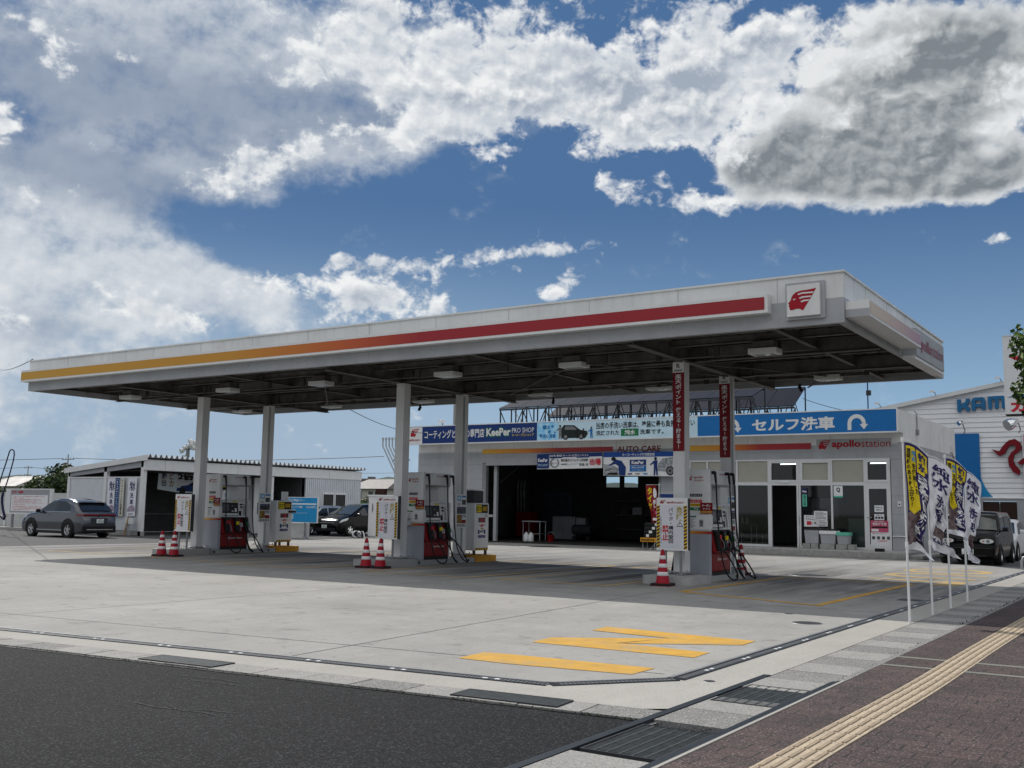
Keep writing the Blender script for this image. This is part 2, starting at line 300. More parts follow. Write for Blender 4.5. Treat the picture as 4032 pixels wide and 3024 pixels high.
# ------------------------------------------------------------------ helpers
def tag(o, label=None, cat=None, group=None, kind=None):
    if label: o['label'] = label
    if cat: o['category'] = cat
    if group: o['group'] = group
    if kind: o['kind'] = kind
    return o
def thing(name, label, cat, loc=(0, 0, 0), rz=0., group=None):
    o = bpy.data.objects.new(name, None); o.empty_display_size = .2; C.objects.link(o)
    o.location = loc; o.rotation_euler = (0, 0, rz)
    return tag(o, label, cat, group)
_txt = {}
def glyphs(s, bold=0.):
    k = (s, bold)
    if k not in _txt:
        c = bpy.data.curves.new('lettering', 'FONT'); c.body = s; c.offset = bold; c.resolution_u = 2
        o = bpy.data.objects.new('lettering', c)
        m = o.to_mesh()
        v = [(q.co.x, q.co.y) for q in m.vertices]; f = [tuple(p.vertices) for p in m.polygons]
        o.to_mesh_clear(); bpy.data.objects.remove(o); bpy.data.curves.remove(c)
        xs = [q[0] for q in v] or [0]; ys = [q[1] for q in v] or [0]
        _txt[k] = (v, f, (min(xs), max(xs), min(ys), max(ys)))
    return _txt[k]
class Frame:
    """a flat face: point (u, v) on it becomes o + u*r + v*w, lifted d along its normal"""
    def __init__(s, o, r, w): s.o = Vector(o); s.r = Vector(r).normalized(); s.w = Vector(w).normalized(); s.n = s.r.cross(s.w)
    def __call__(s, u, v, d=0.): return s.o+s.r*u+s.w*v+s.n*d
def front(x=0, y=0, z=0): return Frame((x, y, z), (1, 0, 0), (0, 0, 1))        # looks towards -y, u = x, v = z
def side(x=0, y=0, z=0): return Frame((x, y, z), (0, 1, 0), (0, 0, 1))         # looks towards +x, u = y, v = z
def floor_(x=0, y=0, z=0): return Frame((x, y, z), (1, 0, 0), (0, 1, 0))       # looks up
class MB:
    def __init__(s): s.v = []; s.f = []; s.m = []; s.sm = []; s.mats = []
    def mi(s, m):
        if m not in s.mats: s.mats.append(m)
        return s.mats.index(m)
    def add(s, vs, fs, m, smooth=False):
        b = len(s.v); s.v += [tuple(q) for q in vs]; i = s.mi(m)
        for f in fs: s.f.append([b+k for k in f]); s.m.append(i); s.sm.append(smooth)
        return s
    def box(s, x0, x1, y0, y1, z0, z1, m):
        v = [(x, y, z) for z in (z0, z1) for y in (y0, y1) for x in (x0, x1)]
        return s.add(v, [(0, 2, 3, 1), (4, 5, 7, 6), (0, 1, 5, 4), (2, 6, 7, 3), (0, 4, 6, 2), (1, 3, 7, 5)], m)
    def hexa(s, b, t, m):
        return s.add(list(b)+list(t), [(3, 2, 1, 0), (4, 5, 6, 7), (0, 1, 5, 4), (1, 2, 6, 5), (2, 3, 7, 6), (3, 0, 4, 7)], m)
    def poly(s, pts, m): return s.add(pts, [tuple(range(len(pts)))], m)
    def flat(s, fr, pts, m, d=.003): return s.add([fr(u, v, d) for u, v in pts], [tuple(range(len(pts)))], m)
    def rect(s, fr, u0, u1, v0, v1, m, d=.003): return s.flat(fr, [(u0, v0), (u1, v0), (u1, v1), (u0, v1)], m, d)
    def prism(s, fr, pts, m, d0=0., d1=.05, m2=None):
        n = len(pts)
        if sum(pts[i][0]*pts[(i+1) % n][1]-pts[(i+1) % n][0]*pts[i][1] for i in range(n)) < 0: pts = pts[::-1]
        s.add([fr(u, v, d1) for u, v in pts], [tuple(range(n))], m)
        s.add([fr(u, v, d0) for u, v in pts], [tuple(range(n-1, -1, -1))], m2 or m)
        s.add([fr(u, v, d) for d in (d0, d1) for u, v in pts], [(i, (i+1) % n, n+(i+1) % n, n+i) for i in range(n)], m2 or m)
        return s
    def cyl(s, p0, p1, r0, r1=None, n=12, m=None, cap=True, smooth=True):
        r1 = r0 if r1 is None else r1; p0 = Vector(p0); p1 = Vector(p1); a = (p1-p0).normalized()
        t = Vector((0, 0, 1)) if abs(a.z) < .9 else Vector((1, 0, 0)); e1 = a.cross(t).normalized(); e2 = a.cross(e1)
        vs = []
        for p, r in ((p0, r0), (p1, r1)):
            for i in range(n): q = 2*PI*i/n; vs.append(p+e1*math.cos(q)*r+e2*math.sin(q)*r)
        s.add(vs, [(i, n+i, n+(i+1) % n, (i+1) % n) for i in range(n)], m, smooth)
        if cap: s.add(vs[:n], [tuple(range(n))], m); s.add(vs[n:], [tuple(range(n-1, -1, -1))], m)
        return s
    def tube(s, pts, r, n=8, m=None):
        pts = [Vector(p) for p in pts]; rings = []; prev = None
        for i, p in enumerate(pts):
            a = (pts[min(i+1, len(pts)-1)]-pts[max(i-1, 0)]).normalized()
            if prev is None: t = Vector((0, 0, 1)) if abs(a.z) < .9 else Vector((1, 0, 0)); e1 = a.cross(t).normalized()
            else: e1 = (prev-a*prev.dot(a)).normalized()
            prev = e1; e2 = a.cross(e1)
            rings += [p+e1*math.cos(2*PI*k/n)*r+e2*math.sin(2*PI*k/n)*r for k in range(n)]
        k = len(pts)
        s.add(rings, [(i*n+j, i*n+(j+1) % n, (i+1)*n+(j+1) % n, (i+1)*n+j) for i in range(k-1) for j in range(n)], m, True)
        s.add(rings[:n], [tuple(range(n-1, -1, -1))], m); s.add(rings[-n:], [tuple(range(n))], m)
        return s
    def lathe(s, prof, c, n, m, smooth=True):
        vs = [(c[0]+r*math.cos(2*PI*i/n), c[1]+r*math.sin(2*PI*i/n), c[2]+z) for r, z in prof for i in range(n)]; k = len(prof)
        s.add(vs, [(j*n+i, j*n+(i+1) % n, (j+1)*n+(i+1) % n, (j+1)*n+i) for j in range(k-1) for i in range(n)], m, smooth)
        s.add(vs[-n:], [tuple(range(n))], m); s.add(vs[:n], [tuple(range(n-1, -1, -1))], m)
        return s
    def text(s, fr, t, u0, u1, v0, v1, m, bold=0., d=.006, em=False):
        v, f, (a, b, c, e) = glyphs(t, bold)
        if not v: return s
        su = (u1-u0)/max(b-a, 1e-6); sv = (v1-v0)/max(e-c, 1e-6)
        return s.add([fr(u0+(x-a)*su, v0+(y-c)*sv, d) for x, y in v], f, m)
    def vtext(s, fr, t, u0, u1, v0, v1, m, bold=0., d=.006):
        n = len(t); h = (v1-v0)/n; k = min(h, u1-u0)*.98
        for i, ch in enumerate(t):
            if ch in ' 　': continue
            v, f, (a, b, c, e) = glyphs(ch, bold)
            cu = (u0+u1)/2; cv = v1-h*(i+.5); wide = (u1-u0)*.98
            s.add([fr(cu+(x-(a+b)/2)*wide, cv+(y-(c+e)/2)*h*.98, d) if True else 0 for x, y in v], f, m)
        return s
    def map(s, fn): s.v = [tuple(fn(*q)) for q in s.v]; return s
    def build(s, name, parent=None, world=False, bevel=0., label=None, dedge=False):
        me = bpy.data.meshes.new(name)
        off = parent.location if (world and parent is not None) else Vector((0, 0, 0))
        vs = [(q[0]-off[0], q[1]-off[1], q[2]-off[2]) for q in s.v]
        me.from_pydata(vs, [], s.f)
        for m in s.mats: me.materials.append(m)
        me.polygons.foreach_set('material_index', s.m); me.polygons.foreach_set('use_smooth', s.sm); me.update()
        o = bpy.data.objects.new(name, me); C.objects.link(o)
        if parent is not None: o.parent = parent
        if bevel:
            b = o.modifiers.new('bevel', 'BEVEL'); b.width = bevel; b.segments = 2; b.limit_method = 'ANGLE'; b.angle_limit = R(50)
        if label: o['label'] = label
        return o
def dup(root, loc, label, rz=None):
    r = root.copy(); C.objects.link(r); r.location = loc; r['label'] = label
    if rz is not None: r.rotation_euler = (0, 0, rz)
    for ch in list(root.children):
        c = ch.copy(); C.objects.link(c); c.parent = r
        for g in list(ch.children):
            d = g.copy(); C.objects.link(d); d.parent = c
    return r
def struct(name, mb): return tag(mb.build(name), kind='structure')
HEAD = [(465, 290), (400, 297), (340, 300), (300, 310), (275, 330), (262, 352), (258, 372), (247, 386), (233, 402), (243, 410), (241, 420), (238, 428), (247, 434), (245, 446), (252, 460), (268, 462), (300, 452), (330, 455), (355, 472), (380, 432), (410, 385), (440, 335)]
FEATH = [[(312, 327), (350, 316), (445, 318), (437, 331), (350, 329), (320, 337)], [(325, 360), (355, 350), (428, 351), (420, 363), (360, 363), (332, 371)], [(336, 392), (362, 381), (410, 382), (402, 394), (368, 394), (345, 402)]]
EYE_ = [(273, 367), (300, 365), (284, 379)]
def emblem(mb, fr, u0, u1, v0, v1, red, white, d=.004):
    q = lambda p: (u0+(p[0]-233)/232*(u1-u0), v1-(p[1]-290)/182*(v1-v0))
    mb.flat(fr, [q(p) for p in HEAD][::-1], red, d)
    for g in FEATH+[EYE_]: mb.flat(fr, [q(p) for p in g][::-1], white, d+.003)

# ------------------------------------------------------------------ the setting: ground sheets
def sheet(name, pts, z, m):
    b = MB(); b.poly([(x, y, z) for x, y in pts], m); return struct(name, b)
g = MB(); g.poly([(3000*math.cos(2*PI*i/48), 3000*math.sin(2*PI*i/48)+200, -.10) for i in range(48)], SOIL); struct('ground', g)
sheet('car_park', [(-95, -6), (-3.25, -6), (-3.25, 31), (9, 31), (9, 80), (-95, 80)], -.016, LOTM)
sheet('road', [(-60, -8), (-3.25, -8), (-3.25, 6.77), (-10.3, 6.17), (-60, 1.9)], -.008, ROADM)
fpts = [(-32.2, 4.65), (-11.45, 6.9), (-4.57, 7.62), (-3.86, 8.52), (-3.86, 32.2), (-6.6, 36.2), (-8.0, 37.0), (-8.44, 46.0), (-32.4, 46)]
sheet('forecourt', fpts, 0, FORE)
sheet('apron', [(-60, 2.25), (-10.7, 6.47), (-3.48, 7.12), (-3.25, 7.3), (-3.25, 34), (-3.86, 34), (-3.86, 8.5), (-4.57, 7.58), (-11.45, 6.86), (-60, 1.95+.65)], .003, APRON)
# front gutter: concrete covers with joints, dipping to the road
b = MB()
n = Vector((7, .62, 0)).normalized(); n2 = Vector((-n.y, n.x, 0)); o0 = Vector((-3.25, 6.77, 0))
random.seed(3)
for i in range(62):
    t0 = -.02-i*.52; t1 = t0-.505
    h = [0, 0, .002][i % 3]
    q = [o0+n*t0, o0+n*t0+n2*.36, o0+n*t1+n2*.36, o0+n*t1]
    b.hexa([(p.x, p.y, -.03) for p in q], [(p.x, p.y, .006+h) for p in q], GUTTER2 if i % 4 else GUTTER)
b.poly([(-3.2, 6.6, -.012), (-3.2, 7.35, -.012), (-35, 4.4, -.012), (-35, 3.8, -.012)], GUTTER); struct('gutter', b)
# side gutter: washed aggregate covers between steel edges
b = MB(); y = 1.0; i = 0
while y < 60:
    d = .60 if i % 2 else .56
    if not (5.69 < y+d/2 < 6.60 or 7.74 < y+d/2 < 8.66):
        b.box(-3.23, -2.67, y, y+d-.012, -.04, .006+random.random()*.003, GUTTER if i % 2 == 0 else GUTTER2)
    y += d; i += 1
b.box(-3.235, -2.665, 1, 60, -.06, -.030, DGREY)
struct('side_gutter', b)
b = MB()
for x in (-3.30, -2.69): b.box(x, x+.065, 1, 9.24, -.03, .014, SLATE)
tag(b.build('steel_gutter_edge'), 'dark steel angle edging along the near end of the gutter beside the brown pavers', 'gutter edge')
def grate(x0, x1, y0, y1, nx, ny, label, group):
    t = thing('drain_grate', label, 'drain grate', ((x0+x1)/2, (y0+y1)/2, 0), 0, group)
    b = MB(); w = x1-x0; d = y1-y0
    for (a, bb, c, e) in ((-w/2, -w/2+.015, -d/2, d/2), (w/2-.015, w/2, -d/2, d/2), (-w/2+.016, w/2-.016, -d/2, -d/2+.015), (-w/2+.016, w/2-.016, d/2-.015, d/2)): b.box(a, bb, c, e, -.02, .012, DGREY)
    b.build('grate_frame', t); b = MB()
    for i in range(1, nx): x = -w/2+w*i/nx; b.box(x-.007, x+.007, -d/2+.016, d/2-.016, -.02, .010, GRATE)
    for j in range(1, ny): y = -d/2+d*j/ny; b.box(-w/2+.016, w/2-.016, y-.0055, y+.0055, -.02, .0075, GRATE)
    b.build('grate_bars', t)
    return t
grate(-3.205, -2.69, 5.70, 6.59, 6, 34, 'larger dark steel grate in the gutter nearest the camera, beside the brown pavers', 'drain grates in the gutters')
grate(-3.205, -2.69, 7.75, 8.65, 6, 40, 'dark steel grate in the side gutter just beyond the corner of the apron', 'drain grates in the gutters')
for xc, lab in ((-4.46, 'black mesh grate in the front gutter nearest the corner of the asphalt'), (-7.86, 'black slotted grate in the front gutter further left along the asphalt'), (-11.2, 'black slotted grate in the front gutter cut by the left edge of the picture')):
    yc = 6.77+(xc+3.25)*.0886+.19
    t = grate(-.46, .46, -.15, .15, 40, 7, lab, 'drain grates in the gutters'); t.location = (xc, yc, .006); t.rotation_euler = (0, 0, math.atan(.0886))
# slotted trench drain round the forecourt
b = MB(); c = MB(); e = MB()
path = [(-60, 2.25), (-11.45, 6.88), (-4.57, 7.60), (-3.84, 8.52), (-3.84, 36)]
for i in range(len(path)-1):
    p0 = Vector((*path[i], 0)); p1 = Vector((*path[i+1], 0)); t = (p1-p0).normalized(); nn = Vector((-t.y, t.x, 0)); ln = (p1-p0).length
    def strip(mb, a0, a1, z0, z1, m, s0=0, s1=None):
        s1 = ln if s1 is None else s1
        q = [p0+t*s0+nn*a0, p0+t*s1+nn*a0, p0+t*s1+nn*a1, p0+t*s0+nn*a1]
        mb.hexa([(v.x, v.y, z0) for v in q], [(v.x, v.y, z1) for v in q], m)
    strip(b, -.085, -.06, -.02, .011, SLATE); strip(b, .05, .085, -.02, .012, GSTEEL)
    strip(c, -.06, .05, -.04, .006, BLACK)
    s = .1
    while s < min(ln, 26): strip(e, -.050, .02, .006, .009, GSTEEL, s, s+.014); s += .04
    s = .6
    while s < ln and i != 2: strip(b, -.050, -.015, .009, .014, PAPER, s, s+.045); strip(b, -.050, -.015, .009, .014, PAPER, s+.12, s+.165); s += .95
t = thing('trench_drain', 'narrow slotted steel trench drain edging the forecourt concrete', 'drain', (-3.84, 8.52, 0))
b.build('drain_rail', t, True); c.build('drain_channel', t, True); e.build('drain_bars', t, True)
# forecourt joints
b = MB()
def line(p, q, w=.012, z=.0022, m=None):
    p = Vector((*p, z)); q = Vector((*q, z)); t = (q-p).normalized(); nn = Vector((-t.y, t.x, 0))*w/2
    b.poly([p-nn, q-nn, q+nn, p+nn], m)
for p, q in (((-30, 6.2), (-4.05, 8.75)), ((-7.4, 7.35), (-8.22, 17)), ((-8.22, 17), (-8.3, 38)), ((-12.8, 7.0), (-12.8, 38)), ((-21, 7), (-20.9, 38)), ((-28.5, 5), (-28.5, 38)), ((-30, 16.2), (-3.9, 16.2)), ((-31, 27.2), (-4, 27.2))):
    line(p, q, .014, .0022, DGREY)
struct('concrete_joints', b)
# pavement of brown pavers, tactile strip and pale rows
def pavers():
    m = bpy.data.materials.new('brown_pavers'); m.use_nodes = True; t = m.node_tree; n = t.nodes; l = t.links; bs = n['Principled BSDF']; bs.inputs['Roughness'].default_value = .85
    g = n.new('ShaderNodeNewGeometry'); mp = n.new('ShaderNodeMapping'); l.new(g.outputs['Position'], mp.inputs[0])
    w = n.new('ShaderNodeTexNoise'); w.inputs['Scale'].default_value = 1.3; w.inputs['Detail'].default_value = 3; l.new(g.outputs['Position'], w.inputs['Vector'])
    wa = n.new('ShaderNodeVectorMath'); wa.operation = 'MULTIPLY_ADD'; l.new(w.outputs['Color'], wa.inputs[0]); wa.inputs[1].default_value = (.03, .03, 0); l.new(mp.outputs[0], wa.inputs[2])
    k = n.new('ShaderNodeTexBrick'); l.new(wa.outputs[0], k.inputs['Vector'])
    k.inputs['Scale'].default_value = 1; k.inputs['Brick Width'].default_value = .225; k.inputs['Row Height'].default_value = .185
    k.inputs['Mortar Size'].default_value = .008; k.inputs['Mortar Smooth'].default_value = .4; k.inputs['Bias'].default_value = -.1
    k.inputs['Color1'].default_value = (.052, .031, .027, 1); k.inputs['Color2'].default_value = (.028, .018, .016, 1); k.inputs['Mortar'].default_value = (.009, .008, .007, 1)
    z = n.new('ShaderNodeTexNoise'); z.inputs['Scale'].default_value = 66; z.inputs['Detail'].default_value = 2; l.new(g.outputs['Position'], z.inputs['Vector'])
    r = n.new('ShaderNodeMapRange'); l.new(z.outputs[0], r.inputs[0]); r.inputs[1].default_value = .56; r.inputs[2].default_value = .70; r.inputs[4].default_value = .8
    x = n.new('ShaderNodeMix'); x.data_type = 'RGBA'; l.new(r.outputs[0], x.inputs[0]); l.new(k.outputs['Color'], x.inputs[6]); x.inputs[7].default_value = (.24, .19, .18, 1)
    z2 = n.new('ShaderNodeTexNoise'); z2.inputs['Scale'].default_value = 1.1; z2.inputs['Detail'].default_value = 6; l.new(g.outputs['Position'], z2.inputs['Vector'])
    r2_ = n.new('ShaderNodeMapRange'); l.new(z2.outputs[0], r2_.inputs[0]); r2_.inputs[1].default_value = .3; r2_.inputs[2].default_value = .7; r2_.inputs[3].default_value = .75; r2_.inputs[4].default_value = 1.3
    v = n.new('ShaderNodeVectorMath'); v.operation = 'SCALE'; l.new(x.outputs[2], v.inputs[0]); l.new(r2_.outputs[0], v.inputs['Scale']); l.new(v.outputs[0], bs.inputs['Base Color'])
    h = n.new('ShaderNodeMath'); h.operation = 'MULTIPLY_ADD'; l.new(k.outputs['Fac'], h.inputs[0]); h.inputs[1].default_value = -1.2; l.new(z.outputs[0], h.inputs[2])
    bp = n.new('ShaderNodeBump'); bp.inputs['Strength'].default_value = .6; bp.inputs['Distance'].default_value = .006; l.new(h.outputs[0], bp.inputs['Height']); l.new(bp.outputs[0], bs.inputs['Normal'])
    return m
PAVE = pavers()
sheet('pavement', [(-2.62, -6), (3.2, -6), (3.2, 75), (-2.62, 75)], .012, PAVE)
b = MB(); b.box(-2.625, -2.60, -6, 9.3, -.03, .018, APRON); b.box(-2.66, -2.60, 9.301, 60, -.03, .015, GUTTER); struct('kerb', b)
b = MB(); SC_ = mat('pale_scuff', (.085, .085, .083), .9, var=.4, vs=20)
rs = random.Random(9)
for pts in ([(-6.6, 5.05), (-6.35, 5.02), (-6.15, 5.06), (-5.98, 5.16), (-5.7, 5.22)], [(-6.3, 5.12), (-6.1, 5.05), (-5.9, 5.1), (-5.75, 5.08)], [(-7.3, 6.05), (-6.9, 6.12), (-6.6, 6.1)], [(-7.0, 5.95), (-6.5, 6.02)]):
    for (x0, y0), (x1, y1) in zip(pts, pts[1:]): b.poly([(x0, y0-.008, -.004), (x1, y1-.006, -.004), (x1, y1+.006, -.004), (x0, y0+.008, -.004)], SC_)
for i in range(46):
    u = i*.4; b.poly([(-3.27-u, 6.77-u*.0886-.03-rs.random()*.02, -.0035), (-3.27-u, 6.775-u*.0886, -.0035), (-3.67-u, 6.775-(u+.4)*.0886, -.0035), (-3.67-u, 6.77-(u+.4)*.0886-.03-rs.random()*.02, -.0035)], BLACK)
struct('road_scuffs', b)
sheet('far_road', [(3.2, -6), (16, -6), (16, 75), (3.2, 75)], -.02, LOTM)
TACT = mat('sand_tactile_block', (.49, .405, .295), .85, var=.14, vs=7, bump=.2, bs=150, col2=(.38, .315, .235))
TACT2 = mat('worn_tactile_bar', (.345, .275, .195), .8, var=.12, vs=9)
b = MB(); b2 = MB()
def tx(y): return -2.168+.035*math.sin((y-7)/2.1)*math.exp(-((y-8.5)/3)**2)+.004*(y-6)
y = 2.0
while y < 60:
    q = [(tx(y), y), (tx(y)+.283, y), (tx(y+.295)+.283, y+.295), (tx(y+.295), y+.295)]
    b.hexa([(u, v, .0) for u, v in q], [(u, v, .018) for u, v in q], TACT)
    for k in range(4):
        xk = tx(y)+.036+.0705*k
        b.box(xk-.013, xk+.013, y+.012, y+.282, .018, .024, TACT2)
    y += .30
struct('tactile_paving', b)
PALEROW = concrete('pale_paver_row', (.17, .175, .15), (.22, .22, .19), spk=.4)
b = MB()
for y in (10.54, 11.22, 21.3, 21.98): b.box(-2.6, 3.1, y, y+.10, .0, .0165, PALEROW)
struct('paver_rows', b)
# painted markings
b = MB(); z = .004
b.poly([(x, y, z) for x, y in ((-4.27, 8.53), (-4.26, 9.0), (-5.85, 8.91), (-6.11, 8.87), (-6.07, 8.36), (-5.49, 8.36))], PYEL)
struct('painted_letter', b)
b = MB()
b.poly([(x, y, z) for x, y in ((-6.17, 9.87), (-4.26, 9.90), (-4.28, 10.36), (-5.35, 10.42), (-5.40, 10.40), (-5.11, 11.20), (-6.21, 10.36))], PYEL)
b.poly([(x, y, z+.0005) for x, y in ((-5.35, 10.42), (-4.23, 11.17), (-4.24, 11.62), (-5.11, 11.20))], PYEL)
b.poly([(x, y, z+.001) for x, y in ((-4.24, 11.2), (-4.24, 11.62), (-6.25, 11.78), (-6.19, 11.30), (-5.11, 11.20))], PYEL)
struct('painted_letter', b)
# OUT near the far side of the forecourt, read from inside
def ring(cx, cy, rx, ry, w, m, a0=0, a1=360, n=40):
    for i in range(n):
        t0 = R(a0+(a1-a0)*i/n); t1 = R(a0+(a1-a0)*(i+1)/n)
        b.poly([(cx+math.cos(t0)*rx, cy+math.sin(t0)*ry, z), (cx+math.cos(t1)*rx, cy+math.sin(t1)*ry, z), (cx+math.cos(t1)*(rx-w), cy+math.sin(t1)*(ry-w*1.4), z), (cx+math.cos(t0)*(rx-w), cy+math.sin(t0)*(ry-w*1.4), z)], m)
b = MB(); ring(-5.5, 29.6, 1.1, 1.25, .30, PYELF); struct('painted_letter', b)
b = MB(); ring(-5.55, 27.05, .95, 1.0, .28, PYELF, 90, 270)
b.poly([(-5.55, 28.05, z), (-5.55, 27.7, z), (-4.25, 27.55, z), (-4.25, 27.9, z)], PYELF); b.poly([(-5.55, 26.4, z), (-5.55, 26.05, z), (-4.25, 25.95, z), (-4.25, 26.3, z)], PYELF); struct('painted_letter', b)
b = MB(); b.poly([(-6.4, 24.85, z), (-4.75, 24.5, z), (-4.75, 24.9, z), (-6.4, 25.25, z)], PYELF); b.poly([(-4.72, 23.5, z), (-4.2, 23.45, z), (-4.2, 25.0, z), (-4.72, 25.1, z)], PYELF); struct('painted_letter', b)
# bay outlines
def bay(x0, x1, y0, y1, m, w=.13, s0=0., s1=0.):
    global b
    b = MB(); z = .004
    b.poly([(x0, y0+s0, z), (x1, y0+s1, z), (x1, y0+s1+w, z), (x0, y0+s0+w, z)], m)
    b.poly([(x0, y0+s0+w, z), (x0+w, y0+s0+w, z), (x0+w, y1, z), (x0, y1, z)], m)
    b.poly([(x1-w, y0+s1+w, z), (x1, y0+s1+w, z), (x1, y1, z), (x1-w, y1, z)], m)
    b.poly([(x0+w, y1-w, z), (x1-w, y1-w, z), (x1-w, y1, z), (x0+w, y1, z)], m)
    struct('bay_marking', b)
bay(-7.98, -5.03, 17.8, 23.6, PYEL, .14, 0, -1.1)
bay(-12.2, -9.6, 18.1, 25.0, PYELF); bay(-15.95, -12.9, 18.1, 25.0, PYELF)
bay(-20.3, -17.55, 17.85, 25.6, PYELF); bay(-23.9, -21.2, 18.3, 25.8, PYELF); bay(-29.0, -26.2, 18.6, 26, PYELF)
b = MB()
b.box(-47.5, -42.0, 24.55, 24.67, -.014, -.010, mat('white_line_paint', (.6, .6, .6), .8, var=.2, vs=4)); struct('parking_line', b)
# manhole covers
def cover(x, y, r, label, sq=False):
    b = MB(); t = thing('manhole_cover', label, 'manhole cover', (x, y, 0), 0, 'iron covers in the forecourt')
    if sq: b.box(-r, r, -r*.8, r*.8, .0, .006, DGREY)
    else: b.lathe([(r, 0), (r, .006), (r*.9, .007)], (0, 0, 0), 24, DGREY)
    b.build('cover_plate', t); b = MB()
    b.lathe([(r*1.08, 0), (r*1.08, .004), (r*1.01, .0045)], (0, 0, 0), 24, STEEL) if not sq else b.box(-r*1.1, r*1.1, -r*.9, r*.9, 0, .004, STEEL)
    b.build('cover_rim', t)
cover(-4.40, 14.0, .19, 'round iron cover in the sunny strip right of the painted letters')
cover(-4.08, 19.0, .28, 'square iron cover in the shade just behind the nearest banner pole', True)
cover(-21.8, 35.5, .75, 'wide dark cover in sunlight before the open garage')
cover(-8.8, 24.4, .22, 'small round iron cover behind the island nearest the shop')
cover(-7.75, 24.9, .42, 'dark oval cover at the back edge of the canopy shade beside the nearest pump')
cover(-5.02, 15.1, .07, 'tiny round lid on the sunny concrete near the shade edge')
cover(-3.57, 8.62, .05, 'tiny pale lid in the apron just outside the trench drain')
cover(-9.2, 35.2, .25, 'small dark cover at the foot of the shop step')

# ------------------------------------------------------------------ the canopy
XL, XR, YF, YB, ZB, ZT = -29.02, -4.83, 17.75, 26.32, 4.745, 5.63
ZM = 5.19
t = thing('canopy', 'wide flat filling station canopy, white over grey edge with a yellow to red stripe', 'canopy', (-17, 22, 0))
b = MB(); e = .12
for (x0, x1, y0, y1) in ((XL, XR, YF, YF+e), (XL, XR, YB-e, YB), (XL, XL+e, YF+e, YB-e), (XR-e, XR, YF+e, YB-e)):
    b.box(x0, x1, y0, y1, ZM, ZT, WHITE); b.box(x0, x1, y0, y1, ZB, ZM, LGREY)
for (x0, x1, y0, y1) in ((XL-.03, XR+.03, YF-.03, YF+.1), (XL-.03, XR+.03, YB-.1, YB+.03), (XL-.03, XL+.1, YF+.1, YB-.1), (XR-.1, XR+.03, YF+.1, YB-.1)): b.box(x0, x1, y0, y1, ZT+.001, ZT+.035, WHITE)
x = XL+1.9
while x < XR-.2:
    b.box(x-.004, x+.004, YF-.004, YF, ZB, ZT, LGREY); b.box(x-.12, x-.10, YF-.006, YF, ZB+.16, ZB+.18, GSTEEL); x += 1.92
for yy in (19.2, 20.8, 22.4, 24.0): b.box(XR, XR+.004, yy-.004, yy+.004, ZB, ZT, LGREY)
b.build('fascia', t, True)
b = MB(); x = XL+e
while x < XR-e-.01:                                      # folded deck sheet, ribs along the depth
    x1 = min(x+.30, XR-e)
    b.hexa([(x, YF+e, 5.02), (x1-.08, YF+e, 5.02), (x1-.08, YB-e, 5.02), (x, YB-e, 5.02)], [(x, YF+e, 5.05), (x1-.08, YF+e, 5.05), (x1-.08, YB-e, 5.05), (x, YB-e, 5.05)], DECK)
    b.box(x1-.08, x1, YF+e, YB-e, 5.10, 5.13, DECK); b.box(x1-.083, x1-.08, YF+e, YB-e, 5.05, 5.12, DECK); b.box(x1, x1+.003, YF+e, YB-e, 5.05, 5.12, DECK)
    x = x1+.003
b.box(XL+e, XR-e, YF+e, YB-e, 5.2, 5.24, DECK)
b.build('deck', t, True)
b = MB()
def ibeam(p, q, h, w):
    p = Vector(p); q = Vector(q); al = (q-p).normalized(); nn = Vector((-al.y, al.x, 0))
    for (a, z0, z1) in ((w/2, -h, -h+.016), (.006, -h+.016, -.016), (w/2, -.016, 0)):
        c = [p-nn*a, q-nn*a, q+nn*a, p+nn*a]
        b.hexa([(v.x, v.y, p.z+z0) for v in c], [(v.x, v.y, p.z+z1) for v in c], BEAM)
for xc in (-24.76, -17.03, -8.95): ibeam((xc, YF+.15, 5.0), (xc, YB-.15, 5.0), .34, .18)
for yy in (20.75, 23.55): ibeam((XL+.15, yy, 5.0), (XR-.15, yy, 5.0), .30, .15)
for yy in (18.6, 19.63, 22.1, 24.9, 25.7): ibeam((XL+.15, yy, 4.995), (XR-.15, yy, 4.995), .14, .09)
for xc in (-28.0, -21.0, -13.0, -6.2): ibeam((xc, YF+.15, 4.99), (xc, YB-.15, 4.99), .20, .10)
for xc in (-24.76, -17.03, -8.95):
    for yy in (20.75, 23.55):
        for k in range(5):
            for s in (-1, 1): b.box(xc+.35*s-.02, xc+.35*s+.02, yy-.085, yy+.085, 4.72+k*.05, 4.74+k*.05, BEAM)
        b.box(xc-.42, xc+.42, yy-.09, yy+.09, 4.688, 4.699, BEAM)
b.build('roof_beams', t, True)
b = MB()
for x0, x1, y0, y1 in ((-28, -6, 19.85, 19.85), (-28, -6, 24.0, 24.0), (-26, -24.76, 19.6, 23.4), (-19, -17.03, 19.6, 23.4), (-11, -8.95, 19.6, 23.0), (-9, -6.9, 20.2, 24.0), (-16, -11.3, 24.2, 19.7), (-23, -18.8, 24.3, 19.7), (-6.9, -8.0, 24.0, 25.9)):
    b.tube([(x0, y0, 4.66), (x0+(x1-x0)*.3, y0+(y1-y0)*.3, 4.64), ((x0+x1)/2, (y0+y1)/2, 4.66), (x1, y1, 4.65)], .018, 6, BEAM)
for i in range(34):
    xx = -27.5+i*.65; yy = (19.85, 24.0)[i % 2]; b.box(xx-.05, xx+.05, yy-.04, yy+.04, 4.63, 4.86, DECK)
b.build('conduit', t, True)
